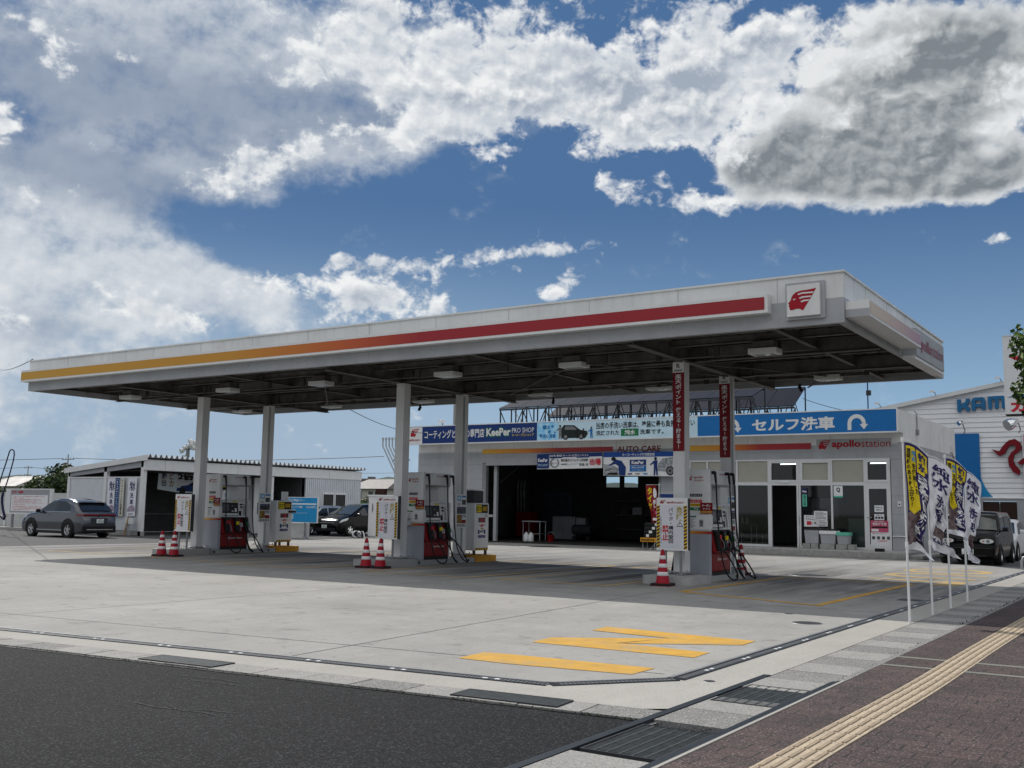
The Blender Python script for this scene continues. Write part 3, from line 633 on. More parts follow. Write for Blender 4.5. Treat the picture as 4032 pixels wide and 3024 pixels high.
# light boxes of the stripe on the front and the right side
b = MB(); f = front(y=YF-.2)
b.prism(f, [(-29.1, 5.0), (-6.11, 5.0), (-6.11, 5.345), (-29.1, 5.345)], WHITE2, -.195, 0)
b.build('stripe_box', t, True)
b = MB(); b.rect(front(0, YF-.2-22, 0), -29.1+17, -6.17+17, 5.055, 5.285, gradient('yellow_to_red_stripe', [(0, (.55, .29, .010)), (.40, (.53, .24, .010)), (.56, (.50, .09, .012)), (.66, (.32, .006, .014)), (1, (.30, .005, .014))], 0, -29.1+17, -6.17+17), .004)
b.build('stripe', t)
b = MB(); f = side(x=-4.42)
b.prism(f, [(17.83, 4.84), (21.85, 4.84), (21.85, 5.12), (17.83, 5.12)], WHITE2, -.405, 0); b.box(-4.825, -4.42, 17.826, 17.83, 4.84, 4.975, LGREY)
b.build('stripe_box', t, True)
b = MB(); b.rect(side(-4.42+17, 0, 0), 17.86-22, 21.82-22, 4.885, 5.105, gradient('faded_side_stripe', [(0, (.66, .53, .36)), (.4, (.60, .43, .34)), (1, (.42, .22, .27))], 1, 17.9-22, 21.8-22), .004)
b.build('stripe', t)
b = MB(); f = side(x=-4.55)
b.prism(f, [(22.05, 4.73), (24.9, 4.73), (24.9, 5.30), (22.05, 5.30)], LGREY, -.275, 0); b.prism(f, [(22.0, 4.66), (24.95, 4.66), (24.95, 4.725), (22.0, 4.725)], WHITE2, -.275, -.02)
b.build('name_board', t, True)
b = MB(); FADED = mat('faded_red_lettering', (.36, .13, .17), .5, var=.08)
b.text(f, 'apollo', 22.25, 23.55, 4.84, 5.16, FADED, .03, .012); b.text(f, 'station', 23.6, 24.75, 4.92, 5.16, FADED, .008, .012)
b.build('lettering', t, True)
b = MB(); f = front(y=YF)
b.prism(f, [(-5.83, 4.85), (-5.14, 4.85), (-5.14, 5.51), (-5.83, 5.51)], LGREY, .001, .06); b.prism(f, [(-5.79, 4.90), (-5.21, 4.90), (-5.21, 5.46), (-5.79, 5.46)], WHITE2, .06, .12)
eb = b.build('emblem_box', t, True, bevel=.015)
b = MB(); emblem(b, front(-5.5+17, YF-22-.12, 5.18), -.27, .235, -.19, .19, LOGORED, WHITE2, .004)
b.build('emblem', eb)
for xc in (-24.76, -17.03, -8.95):
    for k, yy in enumerate((20.8, 23.55)):
        if xc > -9: yy -= (.40, .45)[k]
        xc0 = xc; xc = xc-(.11 if k else (.09 if xc > -9 else 0)); b = MB(); b.box(xc-.13, xc+.13, yy-.13, yy+.13, .1, 4.66, WHITE)
        b.box(xc-.26, xc+.26, yy-.26, yy+.26, .2, .218, STEEL)
        for sx in (-.21, .21):
            for sy in (-.21, .21): b.cyl((xc+sx, yy+sy, .218), (xc+sx, yy+sy, .26), .015, None, 8, STEEL)
        b.tube([(xc+.16, yy-.1, .25), (xc+.16, yy-.1, 4.6)], .02, 6, LGREY) if k else b.box(xc-.135, xc-.13, yy-.1, yy+.1, 1.0, 1.25, LGREY)
        o = b.build('column', t, True); xc = xc0
for i, (x, y) in enumerate([(-26.7, 19.63), (-22.4, 19.63), (-18.85, 19.63), (-14.72, 19.63), (-11.25, 19.63), (-6.9, 19.63), (-26.85, 24.2), (-22.75, 24.2), (-19.05, 24.2), (-14.95, 24.2), (-11.35, 24.2), (-6.95, 24.1)]):
    row = 'front' if i < 6 else 'back'; k = ['leftmost', 'second from the left', 'third from the left', 'third from the right', 'second from the right', 'rightmost'][i % 6]
    t2 = thing('canopy_light', f'white box lamp under the canopy, {k} in the {row} row', 'ceiling light', (x, y, 4.6), 0, 'box lamps under the canopy')
    if i == 0:
        b = MB(); b.box(-.29, .29, -.19, .19, -.02, .09, WHITE2); b.box(-.22, .22, -.14, .14, .09, .24, BEAM); hb = b.build('lamp_housing', t2, bevel=.01)
        b = MB(); b.box(-.20, .20, -.13, .13, -.032, -.021, LENS); db = b.build('lamp_lens', t2)
    else:
        for q in (hb, db): c = q.copy(); C.objects.link(c); c.parent = t2
for x, y, lab in ((-20.6, 26.0, 'left one'), (-15.6, 26.0, 'middle one'), (-8.2, 25.9, 'right one')):
    t2 = thing('security_camera', f'small black security camera under the rear canopy edge, {lab} of three', 'security camera', (x, y, 4.7), .5, 'security cameras under the canopy')
    b = MB(); b.cyl((0, 0, .06), (0, 0, -.05), .03, None, 8, BLACK); b.build('mount', t2)
    b = MB(); b.cyl((0, .10, -.02), (0, -.14, -.12), .045, None, 10, BLACK); b.build('camera_body', t2)
def column_banner(xc, yy, z0, z1, lab, cov=WHITE2):
    t = thing('column_banner', lab, 'banner', (xc, yy-.16, z0), 0, 'dark red banners on the columns')
    f = front(); h = z1-z0
    b = MB(); b.prism(f, [(-.13, 0), (.13, 0), (.13, h), (-.13, h)], DRED, -.004, .004); b.build('banner_sheet', t)
    b = MB(); b.rect(f, -.13, .13, h-.22, h, PAPER, .006)
    b.text(f, 'R', -.04, .04, h-.125, h-.03, INK, .02, .009); b.text(f, 'POINT', -.09, .09, h-.20, h-.155, INK, .03, .009)
    b.vtext(f, '楽天ポイント', -.075, .075, h*.52, h-.25, PAPER, .02, .008); b.vtext(f, '使える!貯まる!', -.06, .06, .04, h*.49, PAPER, .015, .008)
    b.build('lettering', t)
column_banner(-9.04, 20.25+.17, 2.74, 4.64, 'dark red column banner on the nearest column beside the front sign')
column_banner(-9.07, 22.95+.17, 2.74, 4.70, 'dark red column banner on the column behind the nearest pump')

# ------------------------------------------------------------------ the service building
BX0, BX1, YW, YN, BB = -30.35, -8.44, 38.3, 37.46, 48.0
t = thing('service_building', 'low white and grey service building with an open garage and a glazed shop', 'building', (-19, 42, 0))
b = MB()
def wall(x0, x1, z0, z1, y0=YW, y1=YW+.2):
    for a, c, m in ((z0, min(z1, 4.0), LGREY), (max(z0, 4.0), z1, WHITE)):
        if c > a: b.box(x0, x1, y0, y1, a, c, m)
wall(BX0, -26.65, 0, 4.6); wall(-26.65, -17.9, 3.52, 4.6); wall(-17.9, -16.62, .2, 4.6); wall(-16.62, -8.93, 3.5, 4.6); wall(-8.93, BX1-.2, .2, 4.6)
b.box(BX1-.2, BX1, YW, BB, 0, 4.05, LGREY); b.box(BX1-.2, BX1, YN+.03, BB, 4.38, 5.19, WHITE); b.box(BX1-.2, BX1, YW, BB, 4.05, 4.38, WHITE)
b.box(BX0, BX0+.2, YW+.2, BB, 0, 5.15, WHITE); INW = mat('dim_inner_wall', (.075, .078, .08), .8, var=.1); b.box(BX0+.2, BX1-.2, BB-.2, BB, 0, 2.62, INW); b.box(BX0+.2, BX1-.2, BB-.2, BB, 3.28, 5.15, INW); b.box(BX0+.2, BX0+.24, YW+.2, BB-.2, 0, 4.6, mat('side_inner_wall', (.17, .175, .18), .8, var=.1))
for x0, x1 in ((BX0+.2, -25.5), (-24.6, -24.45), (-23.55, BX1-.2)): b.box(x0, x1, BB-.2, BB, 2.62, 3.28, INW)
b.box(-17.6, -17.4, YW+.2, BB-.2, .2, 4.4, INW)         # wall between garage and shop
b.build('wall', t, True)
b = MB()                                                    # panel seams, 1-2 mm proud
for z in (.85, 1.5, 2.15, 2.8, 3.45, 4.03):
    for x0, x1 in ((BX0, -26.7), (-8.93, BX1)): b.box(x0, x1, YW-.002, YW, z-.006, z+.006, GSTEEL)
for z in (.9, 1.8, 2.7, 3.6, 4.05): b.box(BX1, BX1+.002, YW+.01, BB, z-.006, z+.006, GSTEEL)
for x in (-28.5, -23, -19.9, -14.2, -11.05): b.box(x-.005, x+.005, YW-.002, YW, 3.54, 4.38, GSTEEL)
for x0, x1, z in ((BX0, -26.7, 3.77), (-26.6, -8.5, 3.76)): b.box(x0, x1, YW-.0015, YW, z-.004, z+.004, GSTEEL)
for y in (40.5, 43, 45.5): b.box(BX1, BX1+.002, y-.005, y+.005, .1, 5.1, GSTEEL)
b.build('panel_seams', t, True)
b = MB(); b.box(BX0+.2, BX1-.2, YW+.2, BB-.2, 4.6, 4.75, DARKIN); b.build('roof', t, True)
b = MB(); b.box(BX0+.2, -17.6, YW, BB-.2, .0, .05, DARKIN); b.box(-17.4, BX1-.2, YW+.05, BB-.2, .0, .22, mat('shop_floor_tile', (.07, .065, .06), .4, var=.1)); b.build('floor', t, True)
b = MB()                                                    # shop partitions
b.box(-17.4, BX1-.21, 43.5, 43.6, .22, 3.6, mat('shop_back_wall', (.13, .125, .115), .85, var=.06)); b.box(-17.4, BX1-.21, YW+.22, BB-.21, 3.52, 3.58, DARKIN); b.build('shop_interior', t, True)
b = MB(); b.box(-14.3, -8.06, 36.3, YW, .0, .22, CONC); b.box(-8.06, -7.62, 36.9, 46, 0, .12, CONC); b.build('step', t, True, bevel=.02)
b = MB(); b.box(-26.66, -26.45, YW-.02, YW+.18, .0, 3.5, GSTEEL); b.box(-26.45, -17.9, YW-.02, YW+.1, 3.40, 3.52, LGREY); b.box(-26.2, -26.05, YW+.25, YW+.4, .05, 3.4, LGREY); b.box(-17.95, -17.88, YW-.02, YW+.1, .05, 3.4, GSTEEL); b.box(-17.2, -16.7, YW-.025, YW, 1.9, 2.85, OLDPRINT); b.build('garage_door_frame', t, True)
for x0, x1 in ((-25.5, -24.6), (-24.45, -23.55)):
    b = MB(); b.box(x0, x1, BB-.18, BB-.1, 2.62, 2.68, DGREY); b.box(x0, x1, BB-.18, BB-.1, 3.22, 3.28, DGREY); b.box(x0, x0+.05, BB-.18, BB-.1, 2.68, 3.22, DGREY); b.box(x1-.05, x1, BB-.18, BB-.1, 2.68, 3.22, DGREY); wf = b.build('rear_window', t, True)
    b = MB(); b.box(x0+.05-(-19), x1-.05+19, BB-.14-42, BB-.13-42, 2.68, 3.22, glass('clear_pane', (.95, .97, .97), .0) if 'clear_pane' not in bpy.data.materials else bpy.data.materials['clear_pane']); b.build('pane', wf)
# sign band
b = MB(); b.box(BX0+.05, BX1-.20, YN+.03, YW+.02, 4.40, 5.17, WHITE); b.box(BX0+.05, BX1, YN-.015, YN+.06, 5.17, 5.21, ALU); b.box(BX0+.05, BX1, YN-.015, YN+.06, 4.345, 4.395, ALU); b.box(BX1-.03, BX1+.012, YN-.012, YN+.029, 4.395, 5.17, WHITE2); b.build('sign_band', t, True)
f = front(y=YN)
def sign(name, x0, x1, m): s = MB(); s.prism(f, [(x0, 4.395), (x1, 4.395), (x1, 5.17), (x0, 5.17)], m, -.03, .0); return s.build(name, t, True)
def lett(par, mb): mb.v = [(x+19, y-42, z) for x, y, z in mb.v]; return mb.build('lettering', par)
p = sign('emblem_panel', BX0+.05, -29.5, WHITE2); b = MB(); emblem(b, f, -30.2, -29.7, 4.70, 5.09, LOGORED, WHITE2); b.text(f, 'apollo', -30.27, -29.97, 4.50, 4.63, LOGORED, .03); b.text(f, 'station', -29.95, -29.62, 4.52, 4.63, LOGORED, .005); lett(p, b)
p = sign('coating_panel', -29.495, -23.275, NAVY); b = MB(); b.text(f, 'コーティングと洗車の専門店', -29.36, -26.02, 4.60, 5.0, WHITE2, .02)
b.text(f, 'KeePer', -25.94, -24.58, 4.60, 5.03, GREEN, .07, .005); b.text(f, 'KeePer', -25.90, -24.62, 4.65, 4.99, WHITE2, .035, .009)
b.text(f, 'PRO SHOP', -24.55, -23.42, 4.76, 4.97, WHITE2, 0); b.text(f, 'キーパープロショップ', -24.55, -23.44, 4.60, 4.72, FYEL, .01); lett(p, b)
p = sign('hand_wash_panel', -23.27, -15.92, PALEB); b = MB()
BUB = mat('bubble_print', (.10, .42, .72), .5, var=.6, vs=5, col2=(.55, .8, .92)); b.rect(f, -23.25, -22.23, 4.41, 5.16, BUB, .003)
for cx, cy, r in ((-22.9, 4.95, .13), (-22.5, 4.98, .09), (-22.65, 4.75, .10), (-23.1, 4.62, .07), (-22.38, 4.72, .06)):
    b.flat(f, [(cx+r*math.cos(k*PI/8), cy+r*math.sin(k*PI/8)) for k in range(16)], PALEB, .005); b.flat(f, [(cx+r*.8*math.cos(k*PI/8), cy+r*.8*math.sin(k*PI/8)) for k in range(16)], SKYB, .007)
b.text(f, '純水', -22.95, -22.6, 4.85, 5.05, BLUE, .02, .009); b.text(f, '手洗い洗車', -23.12, -22.34, 4.48, 4.66, BLUE, .03, .009)
CARP = mat('printed_dark_car', (.018, .03, .026), .5, var=.2); 
b.flat(f, [(-22.05, 4.46), (-20.9, 4.46), (-20.78, 4.62), (-20.82, 4.74), (-21.15, 4.80), (-21.45, 5.0), (-21.95, 5.02), (-22.12, 4.8), (-22.15, 4.6)], CARP, .004)
b.flat(f, [(-21.9, 4.82), (-21.25, 4.80), (-21.5, 4.95), (-21.88, 4.96)], GINK, .006)
for cx in (-21.85, -21.1): b.flat(f, [(cx+.13*math.cos(k*PI/8), 4.52+.13*math.sin(k*PI/8)) for k in range(16)], INK, .008); b.flat(f, [(cx+.08*math.cos(k*PI/8), 4.52+.08*math.sin(k*PI/8)) for k in range(16)], GINK, .010)
def worker(mb, fr, cx, z, h, suit, d=.01):
    q = lambda pts: mb.flat(fr, [(cx+u*h, z+v*h) for u, v in pts], suit, d)
    q([(-.11, 0), (-.03, 0), (-.0, .42), (.05, 0), (.14, 0), (.10, .5), (.12, .8), (-.10, .8), (-.10, .45)]); q([(-.10, .78), (-.32, .60), (-.30, .54), (-.08, .66)])
    mb.flat(fr, [(cx+.08*h*math.cos(k*PI/6)+.0, z+h*.9+.09*h*math.sin(k*PI/6)) for k in range(12)], INK, d+.001)
for cx, h, s in ((-22.12, .6, GINK), (-21.0, .42, INK), (-20.62, .48, BLUE), (-21.3, .42, INK)): worker(b, f, cx, 4.44, h, s)
b.text(f, '当店の手洗い洗車は、塗装に最も負担の少ない', -20.4, -16.03, 4.80, 5.08, INK, .02); b.text(f, '洗練された', -20.4, -19.33, 4.53, 4.74, INK, .02)
b.rect(f, -19.25, -18.46, 4.49, 4.78, GREEN, .004); b.text(f, '純水', -19.08, -18.60, 4.535, 4.735, WHITE2, .03, .009); b.text(f, '洗車です。', -18.4, -17.36, 4.53, 4.74, INK, .02); lett(p, b)
p = sign('self_wash_panel', -15.915, BX1, BLUE); b = MB(); b.text(f, 'セルフ洗車', -13.72, -10.62, 4.50, 4.99, WHITE2, .035)
def uturn(x0, x1, z0, z1):
    w = .135; xc = x0+(x1-x0-.07)/2; r = xc-x0; zc = z1-r; pts = [(x0, z0)]+[(xc-r*math.cos(k*PI/14), zc+r*math.sin(k*PI/14)) for k in range(15)]
    inn = [(xc-(r-w)*math.cos(k*PI/14), zc+(r-w)*math.sin(k*PI/14)) for k in range(15)]
    b.flat(f, [(x0, z0), (x0+w, z0), inn[0], pts[1]], WHITE2, .006)
    for k in range(14): b.flat(f, [inn[k], inn[k+1], pts[k+2], pts[k+1]], WHITE2, .006)
    xr = pts[-1][0]; b.flat(f, [(xr-w-.08, zc-.06+.02), (xr-w/2, z0+.02), (xr+.08, zc-.04)], WHITE2, .007); b.flat(f, [(xr-w, zc-.05), (xr, zc-.05), (xr, zc+.01), (xr-w, zc+.01)], WHITE2, .006)
lett(p, b)
for x0_ in (-10.16, -14.85): b = MB(); uturn(x0_, x0_+.71, 4.47, 5.03); b.v = [(x+19, y-42, z) for x, y, z in b.v]; b.build('arrow_mark', p)
f = front(y=YW)
G1 = [(0, (.70, .38, .02)), (.35, (.66, .22, .02)), (.6, (.45, .02, .02)), (1, (.36, .008, .02))]
for nm, x0, x1, z0, z1 in (('stripe_left', -26.66, -20.06, 3.93, 4.12), ('stripe_right', -16.6, -11.75, 3.87, 4.09)):
    b = MB(); b.prism(front(y=YW-42), [(x0+19, z0), (x1+19, z0), (x1+19, z1), (x0+19, z1)], gradient('building_'+nm, G1, 0, x0+19, x1+19), 0, .03); b.build('stripe', t)
b = MB(); b.text(f, 'AUTO CARE', -19.85, -17.88, 3.885, 4.13, DRED, .018, .014); b.build('lettering', t, True)
b = MB(); b.prism(f, [(-11.55, 3.74), (-8.85, 3.74), (-8.85, 4.22), (-11.55, 4.22)], LGREY, 0, .006); nb = b.build('name_board', t, True); b = MB(); emblem(b, f, -11.48, -11.02, 3.83, 4.19, LOGORED, LGREY, .01)
b.text(f, 'apollo', -10.98, -9.93, 3.84, 4.17, LOGORED, .035, .012); b.text(f, 'station', -9.91, -8.89, 3.90, 4.16, LOGORED, 0, .012); lett(nb, b)
# shop front
MX = [-16.62, -15.88, -14.66, -13.40, -12.21, -11.02, -9.83, -8.94]
b = MB()
for x in MX: b.box(x-.035, x+.035, YW+.0, YW+.08, .22, 3.5, ALU)
for z0, z1 in ((3.44, 3.5), (2.52, 2.64), (.22, .30)):
    for i in range(7):
        if z0 < .3 and i == 3: continue
        b.box(MX[i]+.035, MX[i+1]-.035, YW+.005, YW+.075, z0, z1, ALU)
b.build('window_frame', t, True)
for i in range(7):
    x0, x1 = MX[i]+.035, MX[i+1]-.035; vent = i in (3, 4, 6)
    b = MB()
    if vent:
        for a, c, z0, z1 in ((x0, x1, 2.64, 2.72), (x0, x1, 3.36, 3.44), (x0, x0+.08, 2.72, 3.36), (x1-.08, x1, 2.72, 3.36)): b.box(a, c, YW-.02, YW+.05, z0, z1, ALU)
    b.box(x0+.002, x1-.002, YW+.055, YW+.06, 2.642, 3.438, GLASS if i in (3, 6) else BLIND); b.build('upper_window', t, True)
    if i == 3: continue
    b = MB()
    if i == 6:
        for a, c, z0, z1 in ((x0, x1, .30, .42), (x0, x1, 2.40, 2.52), (x0, x0+.10, .42, 2.40), (x1-.10, x1, .42, 2.40)): b.box(a, c, YW+.01, YW+.07, z0, z1, ALU)
    b.box(x0+.002, x1-.002, YW+.04, YW+.045, .302, 2.518, GLASS)
    if i == 5: b.box(-11.0+.55, x1, YW+.046, YW+.05, .31, 1.33, mat('frosted_panel', (.42, .44, .43), .4, var=.04))
    d = b.build('glass_door' if i == 6 else 'shop_window', t, True)
    if i == 6: b = MB(); b.box(-9.76+19, -9.6+19, YW-.06-42, YW-.04-42, 1.36, 1.39, STEEL); b.box(-9.76+19, -9.73+19, YW-.04-42, YW+.01-42, 1.36, 1.39, STEEL); b.build('door_handle', d)
b = MB(); b.box(-13.36, -13.28, YW-.03, YW+.06, .22, 2.52, ALU); b.box(-12.32, -12.25, YW-.03, YW+.06, .22, 2.52, ALU); b.box(-12.245, -12.235, YW-.04, YW-.03, 1.05, 1.4, BLACK); b.build('sliding_door', t, True)
b = MB(); b.box(-12.93, -12.62, YW-.05, YW, 2.61, 2.67, ALU); b.build('door_sensor', t, True, bevel=.01)
b = MB(); b.box(-8.70, -8.57, YW-.03, YW, 1.76, 1.95, ALU); b.cyl((-8.635, YW-.035, 1.85), (-8.635, YW-.03, 1.85), .03, None, 12, DGREY); b.build('intercom', t, True, bevel=.008)
b = MB(); b.tube([(BX1+.02, 38.5, .72), (BX1+.02, 41, .72), (BX1+.02, 41, .1)], .025, 6, ALU); b.tube([(-8.9, YW-.02, .72), (BX1+.02, YW-.02, .72), (BX1+.02, 38.6, .72)], .022, 6, ALU); b.build('drain_pipe', t, True)
b = MB(); b.box(BX1, BX1+.12, 46.8, 47.1, 4.15, 4.45, WHITE2); b.tube([(BX1+.04, 40.0, 5.3), (BX1+.04, 40.4, 5.25), (BX1+.04, 40.4, 4.65)], .018, 6, GSTEEL); b.box(BX1, BX1+.08, 40.3, 40.55, 4.45, 4.65, GSTEEL); b.tube([(BX1+.05, 46.95, 4.15), (BX1+.1, 47.2, 3.7), (BX1+.05, 47.3, 3.95)], .015, 6, INK); b.build('cable_box', t, True)
# printed notices in the shop front
f = front(y=YW+.03)
def notice(name, x0, x1, z0, z1, m, label, lines=(), extra=None, fr=None):
    ff = fr or front(y=YW-.005 if x0 < -11 else YW+.005)
    o = ff((x0+x1)/2, z0)
    tt = thing(name, label, 'notice', o); l = front(); w = (x1-x0)/2; h = z1-z0
    q = MB(); q.prism(l, [(-w, 0), (w, 0), (w, h), (-w, h)], m, -.003, 0); q.build('sheet', tt)
    q = MB()
    for s, a, c, e, g_, mm, bo in lines: q.text(l, s, -w+a*2*w, -w+c*2*w, e*h, g_*h, mm, bo, .003)
    if extra: extra(q, l, w, h)
    if q.v: q.build('lettering', tt)
notice('sticker', -12.12, -11.93, 2.2, 2.4, PURPLE, 'small purple square sticker high on the left of the shop window', (('Hana', .1, .9, .3, .7, PAPER, .03),))
notice('sticker', -12.11, -11.94, 1.74, 2.18, MINT, 'tall mint green sticker under the purple one on the shop window', (), lambda q, l, w, h: q.vtext(l, '窓ガラス交換', -.05, .05, .03, h-.03, INK, .02, .003))
notice('notice_paper', -12.06, -11.30, 1.00, 1.42, PAPER, 'wide white notice with three logos low in the shop window', (('ポイントカード', .08, .8, .78, .93, INK, .02), ('変更のお知らせ', .08, .8, .58, .72, INK, .02), ('R', .5, .62, .2, .42, INK, .02), ('d', .3, .4, .2, .42, LRED, .02)), lambda q, l, w, h: q.rect(l, -w+.1, -w+.26, .06, .2, LRED, .002))
def rows(n, m=GINK):
    def go(q, l, w, h):
        for i in range(n): z = h*(.86-.72*i/max(1, n-1)); q.rect(l, -w*.8, w*(.8 if i % 3 else .4), z-.012, z+.008, m, .002)
    return go
notice('notice_paper', -11.68, -11.19, 1.26, 1.58, PAPER, 'white sheet of small print taped above the lower notices', (), rows(6), front(y=YW-.02))
notice('notice_paper', -11.54, -11.18, 1.02, 1.25, PAPER, 'smallest white note hanging below the sheet of small print', (), rows(4), front(y=YW-.03))
notice('sticker', -10.95, -10.62, 2.08, 2.5, PAPER, 'pale sticker with a large black Q in the top left of a window', (('Q', .3, .72, .42, .88, INK, .05),), lambda q, l, w, h: q.rect(l, -w, w, .0, .06, MINT, .002))
notice('notice_paper', -9.51, -9.19, 1.57, 1.81, PAPER, 'topmost white notice on the glass shop door', (('営業の為', .1, .9, .58, .82, GREEN, .01), ('開放中', .2, .8, .2, .44, INK, .01)))
notice('notice_paper', -9.52, -9.18, 1.29, 1.5, PAPER, 'grey notice with small pictures, middle of the glass door', (('お知らせ', .2, .8, .72, .92, INK, .02),), lambda q, l, w, h: [q.rect(l, -w+.03+k*.1, -w+.11+k*.1, .04, .12, PHOTO, .002) for k in range(3)])
notice('poster', -9.66, -9.04, .86, 1.27, PINK, 'pink poster about tyre pressure on the glass door', (('4台に1台が', .2, .75, .86, .97, PAPER, .02), ('空気圧不足', .12, .9, .58, .82, PAPER, .03)), lambda q, l, w, h: [q.rect(l, -w*.9, w*.9, .14, .2, INK, .002), q.rect(l, -w*.9, -w*.1, .02, .11, PAPER, .002)])
notice('poster', -9.66, -9.04, .38, .85, PAPER, 'pale poster of small products at the bottom of the glass door', (('夏のタイヤセール', .1, .9, .86, .97, PINK, .02), ('5,800円', .4, .9, .28, .42, LRED, .02)), lambda q, l, w, h: [q.rect(l, -w*.85+k*.17, -w*.85+.13+k*.17, .22, .33, PHOTO, .002) for k in range(4)]+rows(3)(q, l, w, h*.3) if False else [q.rect(l, -w*.85+k*.17, -w*.85+.1+k*.17, .22, .33, PHOTO, .002) for k in range(4)])
for x0, x1, lab in ((-13.32, -12.4, 'lit tube lamp seen through the vent window above the open door'), (-9.9, -9.3, 'lit tube lamp seen through the vent window above the glass door')):
    tt = thing('tube_lamp', lab, 'lamp', ((x0+x1)/2, 39.4, 3.36)); w = (x1-x0)/2
    b = MB(); b.box(-w, w, -.05, .05, .03, .07, WHITE2); b.build('lamp_base', tt); b = MB(); b.cyl((-w*.95, 0, .01), (w*.95, 0, .01), .018, None, 8, LAMP); b.build('tube', tt)
# things in the shop
tt = thing('cafe_table', 'light wood table with thin legs behind the shop window', 'table', (-15.2, 40.9, .22))
b = MB(); b.box(-.45, .3, -.35, .35, .80, .83, WOOD); b.build('table_top', tt, bevel=.005)
for x in (-.4, .25):
    for y in (-.3, .3): b = MB(); b.cyl((x, y, 0), (x, y, .8), .018, None, 8, ALU); b.build('leg', tt)
for x, lab in ((-15.42, 'white pump bottle on the shop table, left of two'), (-15.22, 'white plain bottle on the shop table, right of two')):
    b = MB(); b.lathe([(.05, 0), (.052, .2), (.03, .24), (.018, .25), (.018, .32 if x < -15.3 else .27)], (0, 0, 0), 12, PAPER); o = b.build('bottle'); o.location = (x, 40.85, 1.05); tag(o, lab, 'bottle', 'bottles on the shop table')
def chair(x, y, rz, lab):
    tt = thing('cafe_chair', lab, 'chair', (x, y, .22), rz, 'chairs in the shop')
    b = MB(); b.box(-.2, .2, -.2, .2, .43, .46, WOOD); b.build('seat', tt, bevel=.008); b = MB(); b.box(-.2, .2, .2, .225, .5, .9, WOOD); b.build('backrest', tt, bevel=.008)
    for sx in (-.18, .18):
        b = MB(); b.tube([(sx, -.18, 0), (sx, -.17, .43)], .012, 6, ALU); b.build('leg', tt); b = MB(); b.tube([(sx, .2, 0), (sx, .2, .43), (sx, .215, .88)], .012, 6, ALU); b.build('leg', tt)
chair(-14.45, 41.0, -1.2, 'yellow wooden chair beside the shop table'); chair(-12.75, 41.6, .4, 'dark wooden chair seen through the open shop door')
tt = thing('shop_counter', 'dark counter with a machine on top at the back of the shop', 'counter', (-10.9, 41.5, .22)); b = MB(); b.box(-1.1, .9, -.3, .3, 0, 1.05, mat('counter_laminate', (.2, .2, .2), .5)); b.build('counter_body', tt); b = MB(); b.box(-.45, .05, -.2, .2, 1.051, 1.62, DGREY); b.build('machine', tt, bevel=.02); b = MB(); b.box(.25, .6, -.2, .2, 1.051, 1.35, RED); b.build('red_box', tt)
b = MB(); b.box(-.55, .55, -.3, .3, 0, 1.9, PAPER); o = b.build('drink_cabinet'); o.location = (-12.6, 43.1, .22); tag(o, 'tall pale cabinet at the back of the shop behind the open door', 'cabinet')
# bins on blocks before the shop
for i, (x, w, h, lab, lid) in enumerate(((-11.56, .27, .50, 'grey lidded bin on concrete blocks, leftmost of three by the shop window', BLACK), (-10.97, .29, .48, 'grey bin with a liner folded over its rim, middle of the three by the shop', BLACK), (-10.45, .21, .42, 'small open grey basket, rightmost of three bins by the shop', None))):
    y = 37.75; tt = thing('waste_bin', lab, 'bin', (x, y, .40), 0, 'bins before the shop')
    b = MB(); b.hexa([(-w*.86, -.2, 0), (w*.86, -.2, 0), (w*.86, .2, 0), (-w*.86, .2, 0)], [(-w, -.24, h), (w, -.24, h), (w, .24, h), (-w, .24, h)], LGREY); b.build('bin_body', tt, bevel=.02)
    if lid: b = MB(); b.hexa([(-w-.02, -.26, h), (w+.02, -.26, h), (w+.02, .26, h), (-w-.02, .26, h)], [(-w*.9, -.2, h+.06), (w*.9, -.2, h+.06), (w*.9, .2, h+.06), (-w*.9, .2, h+.06)], lid); b.build('lid', tt)
    if i == 1: b = MB(); b.box(-w-.012, w+.012, -.255, .255, h-.12, h-.002, PAPER); b.build('liner', tt)
    if i == 2: b = MB(); b.box(-w-.01, w+.01, -.25, .25, h-.1, h+.005, MINT); b.build('rim_band', tt)
for k, (x0, x1) in enumerate(((-11.9, -11.62), (-11.6, -11.34), (-11.28, -10.76), (-10.7, -10.3), (-10.28, -10.06))):
    b = MB(); b.box(-(x1-x0)/2, (x1-x0)/2, -.2, .2, 0, .18, CONC); o = b.build('concrete_block', bevel=.01); o.location = ((x0+x1)/2, 37.75, .22); tag(o, ['first concrete block from the left under the bins', 'second concrete block from the left under the bins', 'widest concrete block under the middle bin', 'concrete block under the small basket', 'narrow concrete block at the right end of the row of bins'][k], 'block', 'blocks under the bins')
b = MB(); b.box(-.15, .15, -.09, .09, 0, .11, BLACK); o = b.build('door_stop', bevel=.015); o.location = (-8.98, 36.75, .22); tag(o, 'small black box lying on the step before the glass door', 'box')
